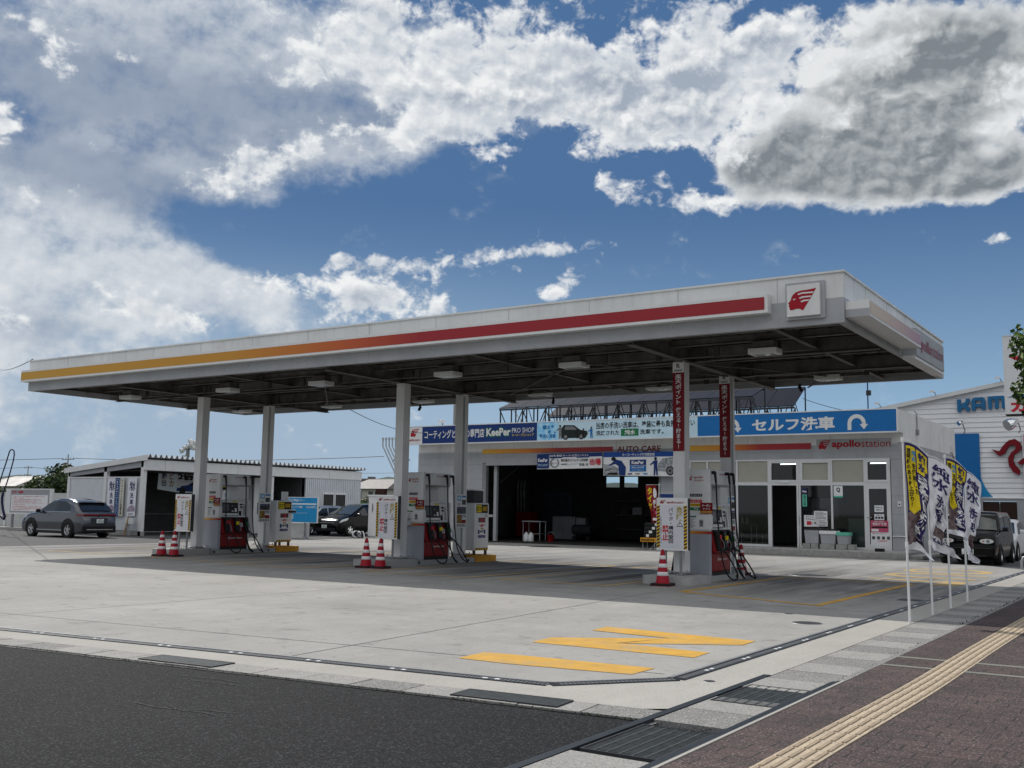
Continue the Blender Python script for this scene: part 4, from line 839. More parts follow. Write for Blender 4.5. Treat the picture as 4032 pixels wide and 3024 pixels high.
# banners over the garage
f = front()
tt = thing('cloth_banner', 'narrow cloth banner with red letters hung over the garage door', 'banner', (-22, 38.05, 3.25)); 
b = MB(); nn_ = 12
for i in range(nn_):
    u0, u1 = -1.62+3.2*i/nn_, -1.62+3.2*(i+1)/nn_; w0, w1 = .02*math.sin(i*1.3), .02*math.sin((i+1)*1.3)
    for z0, z1, m in ((-.01, .44, PAPER), (.44, .60, NAVY)): b.poly([(u0, w0, z0+.03*i/nn_-.04), (u1, w1, z0+.03*(i+1)/nn_-.04), (u1, w1*.5, z1+.002*i), (u0, w0*.5, z1+.002*i)], m)
b.build('cloth', tt); b = MB(); b.rect(f, -1.6, -1.0, .22, .44, NAVY, .03); b.rect(f, -1.6, -1.0, -.01, .21, NAVY, .03)
b.text(f, 'KeePer', -1.55, -1.06, .26, .41, PAPER, .04, .034); b.text(f, 'PRO SHOP', -1.55, -1.06, .08, .17, PALEB, 0, .034); b.text(f, '2025年 第8回 キーパー技術コンテスト', -1.0, .95, .47, .57, PAPER, .02, .03)
for k in range(22):
    if k in (5, 6): continue
    q = 2*PI*k/22-.3; b.flat(f, [(-.72+.20*math.cos(q)+.035*math.cos(q+a), .21+.18*math.sin(q)+.035*math.sin(q+a)) for a in (0, 1.6, 3.1, 4.7)], GINK, .032)
b.text(f, '技術コンテスト', -.92, -.52, .15, .24, INK, .0, .036); b.text(f, '島根県チャンピオン決定戦', -.40, .92, .26, .38, INK, .02, .034); b.rect(f, -.40, -.1, .14, .17, INK, .03); b.rect(f, -.08, .5, .15, .16, GINK, .03); b.text(f, '釦島 健', .5, .92, .07, .19, INK, .01, .034); b.text(f, '出場', 1.0, 1.52, .1, .38, LRED, .03, .034); b.build('lettering', tt)
tt = thing('cloth_banner', 'wide cloth banner with pictures of men polishing cars over the garage door', 'banner', (-18.75, 38.02, 2.89))
b = MB(); b.poly([(-1.6, 0, .02), (1.6, 0, -.02), (1.6, 0, .77), (-1.6, 0, .78)], PAPER); b.poly([(-1.6, 0, .78), (1.6, 0, .77), (1.6, .01, .97), (-1.6, .01, .99)], mat('banner_blue', (.02, .08, .33), .7)); b.build('cloth', tt)
b = MB(); b.text(f, 'カーコーティング技術認定店', -.72, .74, .81, .93, PAPER, .02, .02)
b.flat(f, [(-1.58, .03), (-.62, .02), (-.7, .22), (-1.1, .42), (-1.58, .5)], OLDPRINT, .012); b.flat(f, [(-1.58, .25), (-1.25, .34), (-1.1, .3), (-1.5, .18)], GINK, .015); b.flat(f, [(-1.4, .05), (-.9, .05), (-.95, .15), (-1.38, .13)], INK, .015)
b.flat(f, [(-.85, .03), (-.58, .02), (-.55, .35), (-.75, .62), (-1.02, .68), (-1.25, .5), (-1.35, .48), (-1.3, .42), (-1.05, .5), (-.9, .42)], NAVY, .018); b.flat(f, [(-1.12+.11*math.cos(k*PI/7), .70+.08*math.sin(k*PI/7)) for k in range(14)], INK, .022)
b.rect(f, -.38, .36, .44, .66, NAVY, .012); b.rect(f, -.38, .36, .18, .42, BLUE, .012); b.text(f, 'KeePer', -.29, .27, .48, .62, PAPER, .04, .018); b.text(f, 'PRO SHOP', -.28, .27, .31, .38, PAPER, .01, .018); b.text(f, 'キーパープロショップ', -.27, .26, .21, .27, PAPER, .0, .018)
worker(b, f, .78, .02, .75, NAVY, .02); b.flat(f, [(.86, .2), (1.5, .15), (1.55, .75), (1.1, .70), (.9, .5)], OLDPRINT, .012)
for r_, m in ((.30, INK), (.22, GINK), (.08, INK)): b.flat(f, [(1.42+r_*.6*math.cos(k*PI/9), .20+r_*math.sin(k*PI/9)*.62) for k in range(18)], m, .016+(.30-r_)*.03)
for x, m in ((-.4, NAVY), (-.05, GINK), (.3, SKYB)): b.rect(f, x-.07, x+.12, .06, .11, m, .014)
b.build('lettering', tt)
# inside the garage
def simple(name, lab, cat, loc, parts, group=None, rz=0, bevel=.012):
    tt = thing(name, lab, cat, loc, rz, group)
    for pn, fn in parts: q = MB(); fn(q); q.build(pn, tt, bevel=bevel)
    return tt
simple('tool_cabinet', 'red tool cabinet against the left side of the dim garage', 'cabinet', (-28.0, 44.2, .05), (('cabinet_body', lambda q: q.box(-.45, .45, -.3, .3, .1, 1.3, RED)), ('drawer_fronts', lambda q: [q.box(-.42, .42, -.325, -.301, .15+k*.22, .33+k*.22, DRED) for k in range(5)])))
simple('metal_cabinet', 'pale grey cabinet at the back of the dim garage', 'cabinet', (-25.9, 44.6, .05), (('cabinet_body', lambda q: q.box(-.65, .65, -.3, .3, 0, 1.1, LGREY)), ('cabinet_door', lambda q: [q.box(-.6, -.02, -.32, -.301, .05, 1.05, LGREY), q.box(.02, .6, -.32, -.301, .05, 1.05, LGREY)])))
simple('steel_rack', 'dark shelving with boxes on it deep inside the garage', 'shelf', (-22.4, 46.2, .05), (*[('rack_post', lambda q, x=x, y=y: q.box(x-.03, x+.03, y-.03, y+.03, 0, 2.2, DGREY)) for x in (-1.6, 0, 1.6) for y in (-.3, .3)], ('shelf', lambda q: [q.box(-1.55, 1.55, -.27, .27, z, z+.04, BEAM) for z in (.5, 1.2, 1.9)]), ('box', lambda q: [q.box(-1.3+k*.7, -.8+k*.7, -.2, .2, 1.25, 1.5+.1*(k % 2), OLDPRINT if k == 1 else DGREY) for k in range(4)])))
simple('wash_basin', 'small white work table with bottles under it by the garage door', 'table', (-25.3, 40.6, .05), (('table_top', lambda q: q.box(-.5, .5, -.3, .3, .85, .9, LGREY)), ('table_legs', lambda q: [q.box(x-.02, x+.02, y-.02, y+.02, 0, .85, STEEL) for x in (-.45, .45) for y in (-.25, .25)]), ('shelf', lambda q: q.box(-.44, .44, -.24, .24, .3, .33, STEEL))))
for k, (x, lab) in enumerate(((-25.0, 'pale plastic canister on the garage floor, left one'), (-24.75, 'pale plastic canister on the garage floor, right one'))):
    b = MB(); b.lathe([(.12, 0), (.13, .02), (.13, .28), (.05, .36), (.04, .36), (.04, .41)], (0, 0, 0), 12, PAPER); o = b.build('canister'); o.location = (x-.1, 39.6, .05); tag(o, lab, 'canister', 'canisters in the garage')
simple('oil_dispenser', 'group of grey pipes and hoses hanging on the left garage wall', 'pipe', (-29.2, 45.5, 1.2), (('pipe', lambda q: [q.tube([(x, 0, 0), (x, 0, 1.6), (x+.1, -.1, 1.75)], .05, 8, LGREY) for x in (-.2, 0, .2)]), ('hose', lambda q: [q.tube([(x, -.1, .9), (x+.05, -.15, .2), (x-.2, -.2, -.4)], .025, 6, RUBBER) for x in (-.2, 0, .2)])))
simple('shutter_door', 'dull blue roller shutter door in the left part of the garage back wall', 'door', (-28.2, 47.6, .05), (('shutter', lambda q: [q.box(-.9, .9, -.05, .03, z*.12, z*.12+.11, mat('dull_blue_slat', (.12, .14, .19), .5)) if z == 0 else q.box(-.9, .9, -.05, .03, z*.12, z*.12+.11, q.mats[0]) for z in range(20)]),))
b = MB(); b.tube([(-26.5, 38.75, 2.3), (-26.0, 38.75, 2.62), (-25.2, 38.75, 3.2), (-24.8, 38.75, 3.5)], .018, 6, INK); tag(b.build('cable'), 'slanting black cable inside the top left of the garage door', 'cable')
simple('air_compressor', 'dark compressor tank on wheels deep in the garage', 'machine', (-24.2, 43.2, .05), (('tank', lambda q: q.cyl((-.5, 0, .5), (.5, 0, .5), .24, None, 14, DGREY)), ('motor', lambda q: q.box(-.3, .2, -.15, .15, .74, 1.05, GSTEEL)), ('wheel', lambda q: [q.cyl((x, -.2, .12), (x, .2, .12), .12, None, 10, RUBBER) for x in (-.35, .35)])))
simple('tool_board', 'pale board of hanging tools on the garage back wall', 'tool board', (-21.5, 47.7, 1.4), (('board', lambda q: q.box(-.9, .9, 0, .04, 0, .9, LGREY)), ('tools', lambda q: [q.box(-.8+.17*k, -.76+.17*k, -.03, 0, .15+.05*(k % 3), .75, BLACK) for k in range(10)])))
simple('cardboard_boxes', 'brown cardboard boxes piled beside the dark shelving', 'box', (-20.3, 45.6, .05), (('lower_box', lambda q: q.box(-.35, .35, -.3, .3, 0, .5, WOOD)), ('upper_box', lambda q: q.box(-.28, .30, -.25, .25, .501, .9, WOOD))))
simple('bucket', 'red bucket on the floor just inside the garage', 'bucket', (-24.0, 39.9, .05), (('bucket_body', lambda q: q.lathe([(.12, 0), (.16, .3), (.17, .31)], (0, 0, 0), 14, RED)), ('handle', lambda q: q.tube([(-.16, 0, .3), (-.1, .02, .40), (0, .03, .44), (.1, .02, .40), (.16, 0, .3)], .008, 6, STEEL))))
# tyre rack, flag and stands at the right of the garage door
simple('tyre_stand', 'orange yellow stand carrying a pile of tyres by the garage door', 'stand', (-17.5, 36.6, 0), (('stand_frame', lambda q: [q.tube([(x, -.2, 0), (x, -.2, .3), (x, .2, .3), (x, .2, 0)], .015, 6, STEEL) for x in (-.25, .25)]), ('stand_board', lambda q: q.box(-.32, .32, -.28, .25, .30, .46, mat('amber_board', (.70, .33, .03), .5))), ('lettering', lambda q: q.text(front(y=-.28), 'BRIDGESTONE', -.28, .28, .34, .42, INK, .03))))
for k in range(4):
    tt = thing('tyre', ['lowest tyre of the pile on the orange stand', 'second tyre up in the pile on the orange stand', 'third tyre up in the pile on the orange stand', 'topmost tyre of the pile on the orange stand'][k], 'tyre', (-17.52+.01*k, 36.6, .47+k*.142), .4*k, 'tyres piled on the stand')
    if k == 0:
        b = MB(); b.lathe([(.15, .02), (.17, 0), (.235, 0), (.26, .03), (.26, .11), (.235, .138), (.17, .138), (.15, .12)], (0, 0, 0), 24, TYRE); ta = b.build('rubber', tt)
        b = MB(); b.box(-.06, .06, -.268, -.262, .02, .12, PAPER); tb = b.build('paper_label', tt)
    else:
        for q in (ta, tb): c = q.copy(); C.objects.link(c); c.parent = tt
tt = thing('banner_flag', 'red banner flag with yellow letters standing by the pile of tyres', 'flag', (-17.3, 36.9, 0))
b = MB(); b.cyl((0, 0, 0), (0, 0, 2.56), .014, None, 8, PAPER); b.cyl((-.55, 0, 2.5), (.1, 0, 2.5), .008, None, 6, PAPER); b.build('pole', tt)
def redflag(u, v, d=0): s = (1-v/1.45); return (-.55+.5*u+.26*s*(1-u)*1.1-.02, -.05+.06*math.sin(5*v+3*u)-d, 1.03+v)
b = MB()
for i in range(6):
    for j in range(16): b.poly([redflag(a/6, c*1.45/16) for a, c in ((i, j), (i+1, j), (i+1, j+1), (i, j+1))], RED)
b.build('cloth', tt); b = MB(); q0 = Frame((0, 0, 0), (1, 0, 0), (0, 0, 1)); b.vtext(q0, 'タイヤ', .08, .55, .5, 1.38, FYEL, .04); b.vtext(q0, '手ぶら', .6, .92, .2, .9, PAPER, .03); b.flat(q0, [(.78+.18*math.cos(k*PI/7), 1.15+.2*math.sin(k*PI/7)) for k in range(14)], PAPER, .004)
b.map(lambda x, y, z: redflag(x, z, .02-y)); b.build('lettering', tt)
simple('notice_board', 'blue topped white notice board on a thin frame beside the nearest pump', 'notice board', (-16.75, 36.75, 0), (('board', lambda q: [q.box(-.42, .42, -.03, .03, 1.72, 2.14, NAVY), q.box(-.42, .42, -.03, .03, .35, 1.72, PAPER)]), ('board_frame', lambda q: [q.tube([(-.5, .02, .0), (-.5, .02, 2.18), (.5, .02, 2.18), (.5, .02, 0)], .018, 6, ALU), q.tube([(-.5, .02, .4), (-.75, -.25, 0)], .015, 6, ALU), q.box(-.5, .45, -.3, .3, 0, .09, LGREY)]), ('lettering', lambda q: [q.rect(front(y=-.03), -.38, .38, 1.78, 1.95, PAPER, .004), q.text(front(y=-.03), '営業中', -.2, .2, 1.8, 1.93, NAVY, .02, .008)])))
simple('small_sign', 'small dark red sign on an arm beside the red banner flag', 'sign', (-17.15, 36.5, 1.1), (('sign_plate', lambda q: q.box(-.2, .25, -.02, .02, .12, .5, DRED)), ('sign_edge', lambda q: [q.box(-.22, .27, -.015, .015, .02, .119, PAPER), q.tube([(.25, .03, .3), (.6, .1, .3)], .012, 6, ALU), q.rect(front(y=-.02), -.12, .18, .26, .38, PINK, .004)])))
# on the roof
SOLAR = mat('solar_cells', (.012, .014, .024), .5, var=.1, vs=.6, spec=.1)
for nm, x0, x1, y0, y1, z0, z1, lab in (('a', -27.5, -14.9, 40.8, 42.4, 6.23, 6.78, 'front row of dark solar panels on steel trusses behind the sign band'), ('b', -26.7, -14.2, 44.0, 45.7, 6.10, 7.10, 'rear row of dark solar panels showing under and beside the front row')):
    tt = thing('solar_array', lab, 'solar panel', (x0, y0, 4.75), 0, 'solar panels on the roof'); n = 12 if nm == 'a' else 10
    for i in range(n):
        a, c = (x1-x0)*i/n+.012, (x1-x0)*(i+1)/n-.012; b = MB()
        b.hexa([(a, 0, z0-4.75), (c, 0, z0-4.75), (c, y1-y0, z1-4.75), (a, y1-y0, z1-4.75)], [(a, 0, z0-4.71), (c, 0, z0-4.71), (c, y1-y0, z1-4.71), (a, y1-y0, z1-4.71)], SOLAR); b.build('panel', tt)
    b = MB(); k = 0; x = 0; n2_ = int((x1-x0)/.62)
    b.box(0, x1-x0, .0, .06, z0-4.84, z0-4.76, RACK); b.box(0, x1-x0, y1-y0-.06, y1-y0, z1-4.86, z1-4.77, RACK); b.box(0, x1-x0, .1, .16, .1, .16, RACK)
    for i in range(n2_+1):
        x = (x1-x0)*i/n2_
        b.box(x-.025, x+.025, .1, .15, 0, z0-4.8, RACK); b.box(x-.025, x+.025, y1-y0-.15, y1-y0-.1, 0, z1-4.85, RACK)
        if i < n2_:
            xn = (x1-x0)*(i+1)/n2_; s = i % 2; b.tube([(x, .12, .1 if s else z0-4.85), (xn, .12, z0-4.85 if s else .1)], .025, 6, RACK); b.tube([(x, y1-y0-.12, z1-4.9 if s else .1), (xn, y1-y0-.12, .1 if s else z1-4.9)], .02, 6, RACK)
    b.build('rack', tt)
tt = thing('antenna_mast', 'thin antenna mast with a small box on the shop roof', 'antenna', (-10.57, 42, 4.75)); b = MB(); b.cyl((0, 0, 0), (0, 0, 2.9), .025, None, 8, NAVY); b.build('mast', tt); b = MB(); b.box(-.05, .12, -.06, .06, 1.45, 1.65, DGREY); b.build('antenna_box', tt)
tt = thing('roof_floodlight', 'small pair of white lamps on the left end of the building roof', 'floodlight', (-28.6, 37.8, 5.21)); b = MB(); b.cyl((0, 0, 0), (0, 0, .15), .03, None, 8, GSTEEL); b.build('mount', tt)
for s in (-1, 1): b = MB(); b.cyl((s*.09, 0, .22), (s*.09, -.12, .2), .06, .08, 10, WHITE2); b.build('lamp_head', tt)
tt = thing('vent_pipes', 'five bent grey tank vent pipes rising beside the left end of the building', 'vent pipe', (-33, 40, 0))
for i in range(5):
    x = -1.0+i*.205; b = MB(); b.tube([(x, 0, 4.85), (x, 0, 4.53), (x+.05, 0, 4.44), (x+.82, 0, 3.2), (x+.86, 0, 3.05), (x+.86, 0, 0)], .035, 8, STEEL); b.cyl((x, 0, 4.82), (x, 0, 4.95), .055, None, 8, STEEL); b.build('pipe', tt)
b = MB(); b.box(-.35, .75, .04, .07, 3.78, 3.84, STEEL); b.build('bracket', tt)

# ------------------------------------------------------------------ pump islands
XS = [-24.76, -17.03, -8.95]; Y0 = [20.65, 20.65, 20.25]
WHERE = ['leftmost', 'middle', 'nearest']
ISL = concrete('painted_island_concrete', (.34, .345, .34), (.43, .435, .425), sc=3)
def rrect(x0, x1, y0, y1, r, n=6):
    o = []
    for cx, cy, a in ((x1-r, y0+r, -90), (x1-r, y1-r, 0), (x0+r, y1-r, 90), (x0+r, y0+r, 180)):
        o += [(cx+r*math.cos(R(a+90*k/n)), cy+r*math.sin(R(a+90*k/n))) for k in range(n+1)]
    return o
for i in range(3):
    t = thing('pump_island', ['low concrete pump island furthest left, with a yellow rear end', 'low concrete pump island in the middle, with a yellow rear end', 'low concrete pump island nearest the camera, without a yellow end'][i], 'pump island', (XS[i], Y0[i], 0), 0, 'pump islands')
    e1 = 2.95 if i < 2 else 2.3
    b = MB(); b.prism(floor_(), rrect(-.55, .55, -1.1 if i < 2 else -.95, .35, .22), ISL, -.02, .165); b.build('island_nose', t, bevel=.015)
    b = MB(); b.prism(floor_(), [(-.40, .351), (.40, .351), (.40, e1), (-.40, e1)], ISL, -.02, .12); b.cyl((.40, .48, .06), (.406, .48, .06), .035, None, 12, BLACK); b.cyl((.40, e1-.3, .06), (.406, e1-.3, .06), .035, None, 12, BLACK); b.build('island_kerb', t, bevel=.012)
    b = MB(); b.prism(floor_(), rrect(-.48, .48, e1+.001, 3.95, .1) if i < 2 else rrect(-.42, .40, e1+.001, 2.62, .1), mat('yellow_kerb', (.62, .30, .03), .6, var=.15, vs=5) if i < 2 else ISL, -.02, .17); b.build('island_end', t, bevel=.012)
# ------------------------------------------------------------------ dispensers
STRG = [(0, (.72, .42, .03)), (.4, (.68, .22, .02)), (1, (.42, .01, .02))]
STRIPE_D = gradient('dispenser_stripe', STRG, 0, -.2, .36)
def dispenser():
    t = thing('fuel_dispenser', 'x', 'fuel dispenser', (0, 0, 0), 0, 'fuel dispensers on the islands')
    b = MB(); b.box(-.36, .36, -.62, -.50, 1.052, 2.38, WHITE2); b.box(-.385, .385, -.635, -.49, 1.085, 1.40, WHITE2); b.build('front_panel', t, bevel=.02)
    b = MB(); b.box(-.355, .355, -.615, -.50, .12, 1.0, BLUEGREY); b.build('lower_panel', t, bevel=.012)
    b = MB(); b.box(-.357, .357, -.617, -.50, 1.001, 1.051, STRIPE_D); b.build('stripe', t)
    b = MB(); b.box(-.34, .34, -.499, .62, 2.06, 2.375, WHITE2); b.hexa([(-.30, -.499, 2.02), (.30, -.499, 2.02), (.30, .62, 2.02), (-.30, .62, 2.02)], [(-.34, -.499, 2.059), (.34, -.499, 2.059), (.34, .62, 2.059), (-.34, .62, 2.059)], LGREY); b.build('top_beam', t, bevel=.015)
    b = MB(); b.box(-.29, .29, .17, .60, 1.60, 2.019, WHITE2); b.box(-.352, .352, .555, .62, .12, 1.599, WHITE2)
    for y in (.2, .55):
        for z in (1.66, 1.95): b.cyl((.29, y, z), (.296, y, z), .012, None, 8, STEEL)
    b.build('rear_post', t, bevel=.012)
    b = MB(); b.hexa([(-.35, -.499, 1.085), (.35, -.499, 1.085), (.35, .553, 1.085), (-.35, .553, 1.085)], [(-.30, -.499, 1.598), (.30, -.499, 1.598), (.30, .553, 1.598), (-.30, .553, 1.598)], WHITE2); con = b.build('console', t, bevel=.01)
    for s in (-1, 1):
        f = Frame((.352*s, 0, 1.085), (0, s, 0), (-.05*s, 0, .513))
        sg = 1 if s > 0 else -1
        def rc(mb, y0, y1, z0, z1, m, d): a, c = (y0, y1) if s > 0 else (-y1, -y0); mb.rect(f, a, c, z0, z1, m, d)
        b = MB(); rc(b, -.46, .16, .12, .44, BLACK, .004); b.build('payment_unit', con)
        b = MB(); rc(b, -.44, -.20, .18, .40, mat('grey_screen', (.10, .11, .12), .2, var=.1) if s > 0 else GINK, .008); b.build('screen', con)
        b = MB(); rc(b, -.10, -.04, .32, .36, GINK, .008); rc(b, -.02, .10, .30, .38, DGREY, .008); rc(b, .02, .10, .16, .27, PAPER, .008); rc(b, -.44, -.40, .135, .16, LRED, .008); rc(b, -.10, -.03, .17, .20, PAPER, .008); rc(b, -.05, .14, .455, .49, FYEL, .006); rc(b, -.45, -.15, .455, .505, PAPER, .006)
        rc(b, .23, .34, .36, .41, BLACK, .006); rc(b, .24, .34, .28, .33, BLACK, .006); rc(b, .27, .30, .22, .25, BLACK, .006); rc(b, .18, .28, .05, .19, BLACK, .006); rc(b, .20, .23, .385, .39, GINK, .005); rc(b, .36, .44, .05, .40, LGREY, .005)
        for k in range(6): rc(b, -.42+.1*k, -.35+.1*k, .03, .06, GINK, .006); rc(b, .37, .43, .08+.05*k, .10+.05*k, OLDPRINT, .007)
        b.build('lettering', con)
    b = MB(); b.cyl((.36, -.45, 1.60), (.36, .5, 1.60), .014, None, 8, CHROME); b.cyl((-.36, -.45, 1.60), (-.36, .5, 1.60), .014, None, 8, CHROME); b.build('rail', t)
    b = MB(); b.box(-.36, .36, -.499, .553, .20, .60, RED); b.hexa([(-.44, -.499, .601), (.44, -.499, .601), (.44, .553, .601), (-.44, .553, .601)], [(-.34, -.499, 1.05), (.34, -.499, 1.05), (.34, .553, 1.05), (-.34, .553, 1.05)], RED); b.build('red_body', t, bevel=.02)
    b = MB(); b.box(-.365, .365, -.499, .553, 1.051, 1.084, BLACK); b.box(-.35, .35, -.499, .553, .12, .199, BLACK); b.build('black_trim', t)
    for s in (-1, 1):
        for k, (yn, yt, gm) in enumerate(((-.33, -.46, LRED), (.05, .33, FYEL), (.42, .60, GREEN))):
            b = MB(); X = lambda v: v*s
            b.hexa([(X(.40), yn-.075, .64), (X(.49), yn-.075, .64), (X(.49), yn+.075, .64), (X(.40), yn+.075, .64)], [(X(.32), yn-.08, 1.06), (X(.44), yn-.08, 1.06), (X(.44), yn+.08, 1.06), (X(.32), yn+.08, 1.06)], BLACK)
            nz = b.build('nozzle', t, bevel=.02)
            b = MB(); b.box(min(X(.44), X(.50)), max(X(.44), X(.50)), yn-.05, yn+.05, .90-.04*k, .98-.02*k, gm); b.build('coloured_grip', nz, bevel=.015)
            b = MB(); b.tube([(X(.48), yn+.03, .92), (X(.54), yn+.06, .80), (X(.53), yn+.09, .70), (X(.49), yn+.05, .66)], .012, 6, GINK); b.cyl((X(.50), yn+.02, .70), (X(.52), yn+.07, .62), .028, .02, 8, DGREY); b.build('trigger_guard', nz)
            b = MB(); b.cyl((X(.30), yt, 2.31), (X(.43), yt, 2.31), .035, None, 8, BLACK); b.cyl((X(.42), yt, 2.32), (X(.44), yt+.01, 2.08), .034, .026, 8, BLACK)
            yo = yn+.08
            o_ = (.09, .06, .15)[k]; pts = [(X(.44), yt+.01, 2.10), (X(.45), yt+.02, 1.7), (X(.475), yt+.02, 1.2), (X(.52), yt+.03, .75), (X(.55+o_*.25), yt+.04, .40), (X(.58+o_*.7), yt+.10, .16), (X(.60+o_*1.15), yt+.20, .055), (X(.62+o_*1.5), (yt+yo)/2+.22, .045), (X(.62+o_*1.5), yo+.20, .13), (X(.60+o_), yo+.15, .32), (X(.56+o_*.45), yo+.08, .52), (X(.52), yo, .66)]
            pp = []
            for a in range(len(pts)-1):                     # rounded by Catmull-Rom
                p0, p1, p2, p3 = (Vector(pts[max(0, min(len(pts)-1, a+q))]) for q in (-1, 0, 1, 2))
                for u in (0, .25, .5, .75): pp.append(.5*((2*p1)+(-p0+p2)*u+(2*p0-5*p1+4*p2-p3)*u*u+(-p0+3*p1-3*p2+p3)*u**3))
            b.tube(pp+[pts[-1]], .017, 7, RUBBER); b.build('hose', t)
    f = front(y=-.62)
    b = MB(); emblem(b, f, -.12, -.02, 2.13, 2.23, LOGORED, WHITE2); b.text(f, 'apollo', .0, .22, 2.175, 2.23, LOGORED, .02); b.text(f, 'station', .01, .22, 2.12, 2.165, LOGORED, 0)
    for t_, z0, z1, m, tm in (('セルフサービス', 1.79, 1.85, INK, PAPER), ('レギュラー', 1.66, 1.725, LRED, PAPER), ('ハイオク', 1.58, 1.645, mat('label_yellow', (.75, .45, .02), .5), BROWN), ('軽油', 1.495, 1.56, GREEN, PAPER)):
        b.rect(f, -.09, .19, z0, z1, m, .003); b.text(f, t_, (-.07 if t_ != '軽油' else .0), (.17 if t_ != '軽油' else .10), z0+.012, z1-.012, tm, .02, .007)
    b.build('lettering', t)
    f = front(y=-.636); b = MB(); b.rect(f, -.14, .36, 1.09, 1.395, PAPER, .002); b.rect(f, -.12, .06, 1.35, 1.38, GREEN, .004)
    for k in range(9): b.rect(f, -.11, .04-.03*(k % 3), 1.315-.024*k, 1.325-.024*k, GINK, .004)
    b.rect(f, .13, .22, 1.15, 1.30, LGREY, .004); b.text(f, 'Q', .14, .21, 1.21, 1.28, INK, .05, .007); b.rect(f, .15, .20, 1.17, 1.19, INK, .006)
    b.build('notice', t)
    b = MB(); f = front(y=-.66); b.prism(f, [(.16, 1.43), (.44, 1.43), (.44, 1.66), (.16, 1.66)], DRED, -.006, 0); b.rect(f, .17, .43, 1.44, 1.49, mat('orange_print', (.65, .30, .06), .6, var=.3, vs=25), .003); b.text(f, 'クーポン', .2, .40, 1.57, 1.63, PAPER, .02, .005); b.text(f, 'アプリ', .22, .38, 1.51, 1.55, PAPER, .02, .005); b.build('coupon_board', t)
    b = MB(); f = side(x=.362)
    emblem(b, f, -.20, -.14, .42, .50, PAPER, RED); b.text(f, 'apollo', -.12, .10, .425, .485, PAPER, .02, .005); b.text(f, 'station', .11, .33, .435, .485, PAPER, 0, .005)
    f = side(x=.342); emblem(b, f, .0, .05, 2.26, 2.32, LOGORED, WHITE2); b.text(f, 'apollostation', .07, .30, 2.265, 2.31, LOGORED, .01, .005); b.build('lettering', t)
    b = MB(); f = side(x=.44); b.flat(Frame((.441, 0, .601), (0, 1, 0), (-.10, 0, .449)), [(.20, .20), (.32, .20), (.32, .32), (.20, .32)], PAPER, .012); b.text(Frame((.441, 0, .601), (0, 1, 0), (-.10, 0, .449)), '軽', .225, .295, .225, .295, INK, .02, .016); b.build('small_notice', t)
    return t
d0 = dispenser()
LABD = ['red and white fuel dispenser with black hoses on the leftmost island', 'red and white fuel dispenser with black hoses on the middle island', 'red and white fuel dispenser on the nearest island, its hoses in wide loops']
for i in range(3):
    o = d0 if i == 0 else dup(d0, (0, 0, 0), '')
    o.location = (XS[i]-.0, Y0[i]+1.23-(.02 if i == 2 else 0), 0); o['label'] = LABD[i]
b = MB(); b.box(-.17, .13, -.1, .1, 0, .13, LENS); o = b.build('tray', bevel=.015); o.location = (XS[1]-.1, Y0[1]+1.23-.735, 1.0); tag(o, 'clear plastic tray stuck to the front of the middle dispenser', 'tray')
b = MB(); b.lathe([(.05, 0), (.07, .03), (.06, .08), (.02, .10)], (0, 0, 0), 10, INK); o = b.build('cloth_roll'); o.location = (XS[1]-.15, Y0[1]+1.23-.735, 1.135); tag(o, 'dark crumpled cloth lying in the plastic tray of the middle dispenser', 'cloth')
# ------------------------------------------------------------------ danger signs on the islands
def hazard(mb, fr, u0, u1, v0, v1, n=13, d=.004):
    mb.rect(fr, u0, u1, v0, v1, mat_haz, d); h = (v1-v0)/n
    for k in range(n):
        a = v0+h*k; mb.flat(fr, [(u0, a), (u1, a+h*.55), (u1, min(v1, a+h*1.05)), (u0, min(v1, a+h*.5))], INK, d+.002)
mat_haz = mat('hazard_yellow', (.75, .46, .03), .55, var=.05)
def danger_sign(loc, lab, rz=0.):
    t = thing('danger_sign', lab, 'sign', loc, rz, 'danger signs on the islands')
    b = MB(); b.box(-.35, .35, 0, .09, .50, 1.58, PAPER); b.box(-.352, .352, .091, .12, .50, 1.58, INK); b.box(.351, .354, .0, .12, .51, 1.57, DGREY); b.build('sign_board', t, bevel=.008)
    for s in (-.17, .17):
        b = MB(); b.cyl((s, .06, .0), (s, .06, .498), .028, None, 10, GSTEEL); b.box(s-.075, s+.075, -.015, .135, 0, .012, GSTEEL)
        for dx in (-.055, .055):
            for dy in (.005, .115): b.cyl((s+dx, dy, .012), (s+dx, dy, .045), .01, None, 6, STEEL)
        b.build('sign_post', t)
    f = front(z=.5); b = MB()
    emblem(b, f, -.27, -.14, .955, 1.035, LOGORED, PAPER); b.text(f, 'apollo', -.12, .07, .955, 1.01, LOGORED, .03); b.text(f, 'station', .075, .27, .963, 1.01, LOGORED, 0)
    hazard(b, f, -.342, -.275, .05, .92); hazard(b, f, .265, .335, .03, .92); b.rect(f, -.272, .262, .04, .925, mat('laminated_sheet', (.70, .71, .76), .4, var=.05, vs=3) if 'laminated_sheet' not in bpy.data.materials else bpy.data.materials['laminated_sheet'], .003)
    b.vtext(f, '危険', .10, .245, .61, .90, GOLD, .03, .007)
    b.flat(f, [(.10, .49), (.25, .49), (.175, .60)], INK, .006); b.flat(f, [(.122, .503), (.228, .503), (.175, .581)], PAPER, .008); b.rect(f, .169, .181, .525, .56, INK, .010); b.rect(f, .169, .181, .508, .518, INK, .010)
    b.vtext(f, 'バック・構内旋回', -.08, .035, .14, .88, INK, .015, .007)
    b.vtext(f, '禁止', -.22, -.07, .20, .52, LRED, .03, .007); b.vtext(f, '※並んでお待ちください', -.268, -.225, .12, .70, INK, .0, .007); b.build('lettering', t)
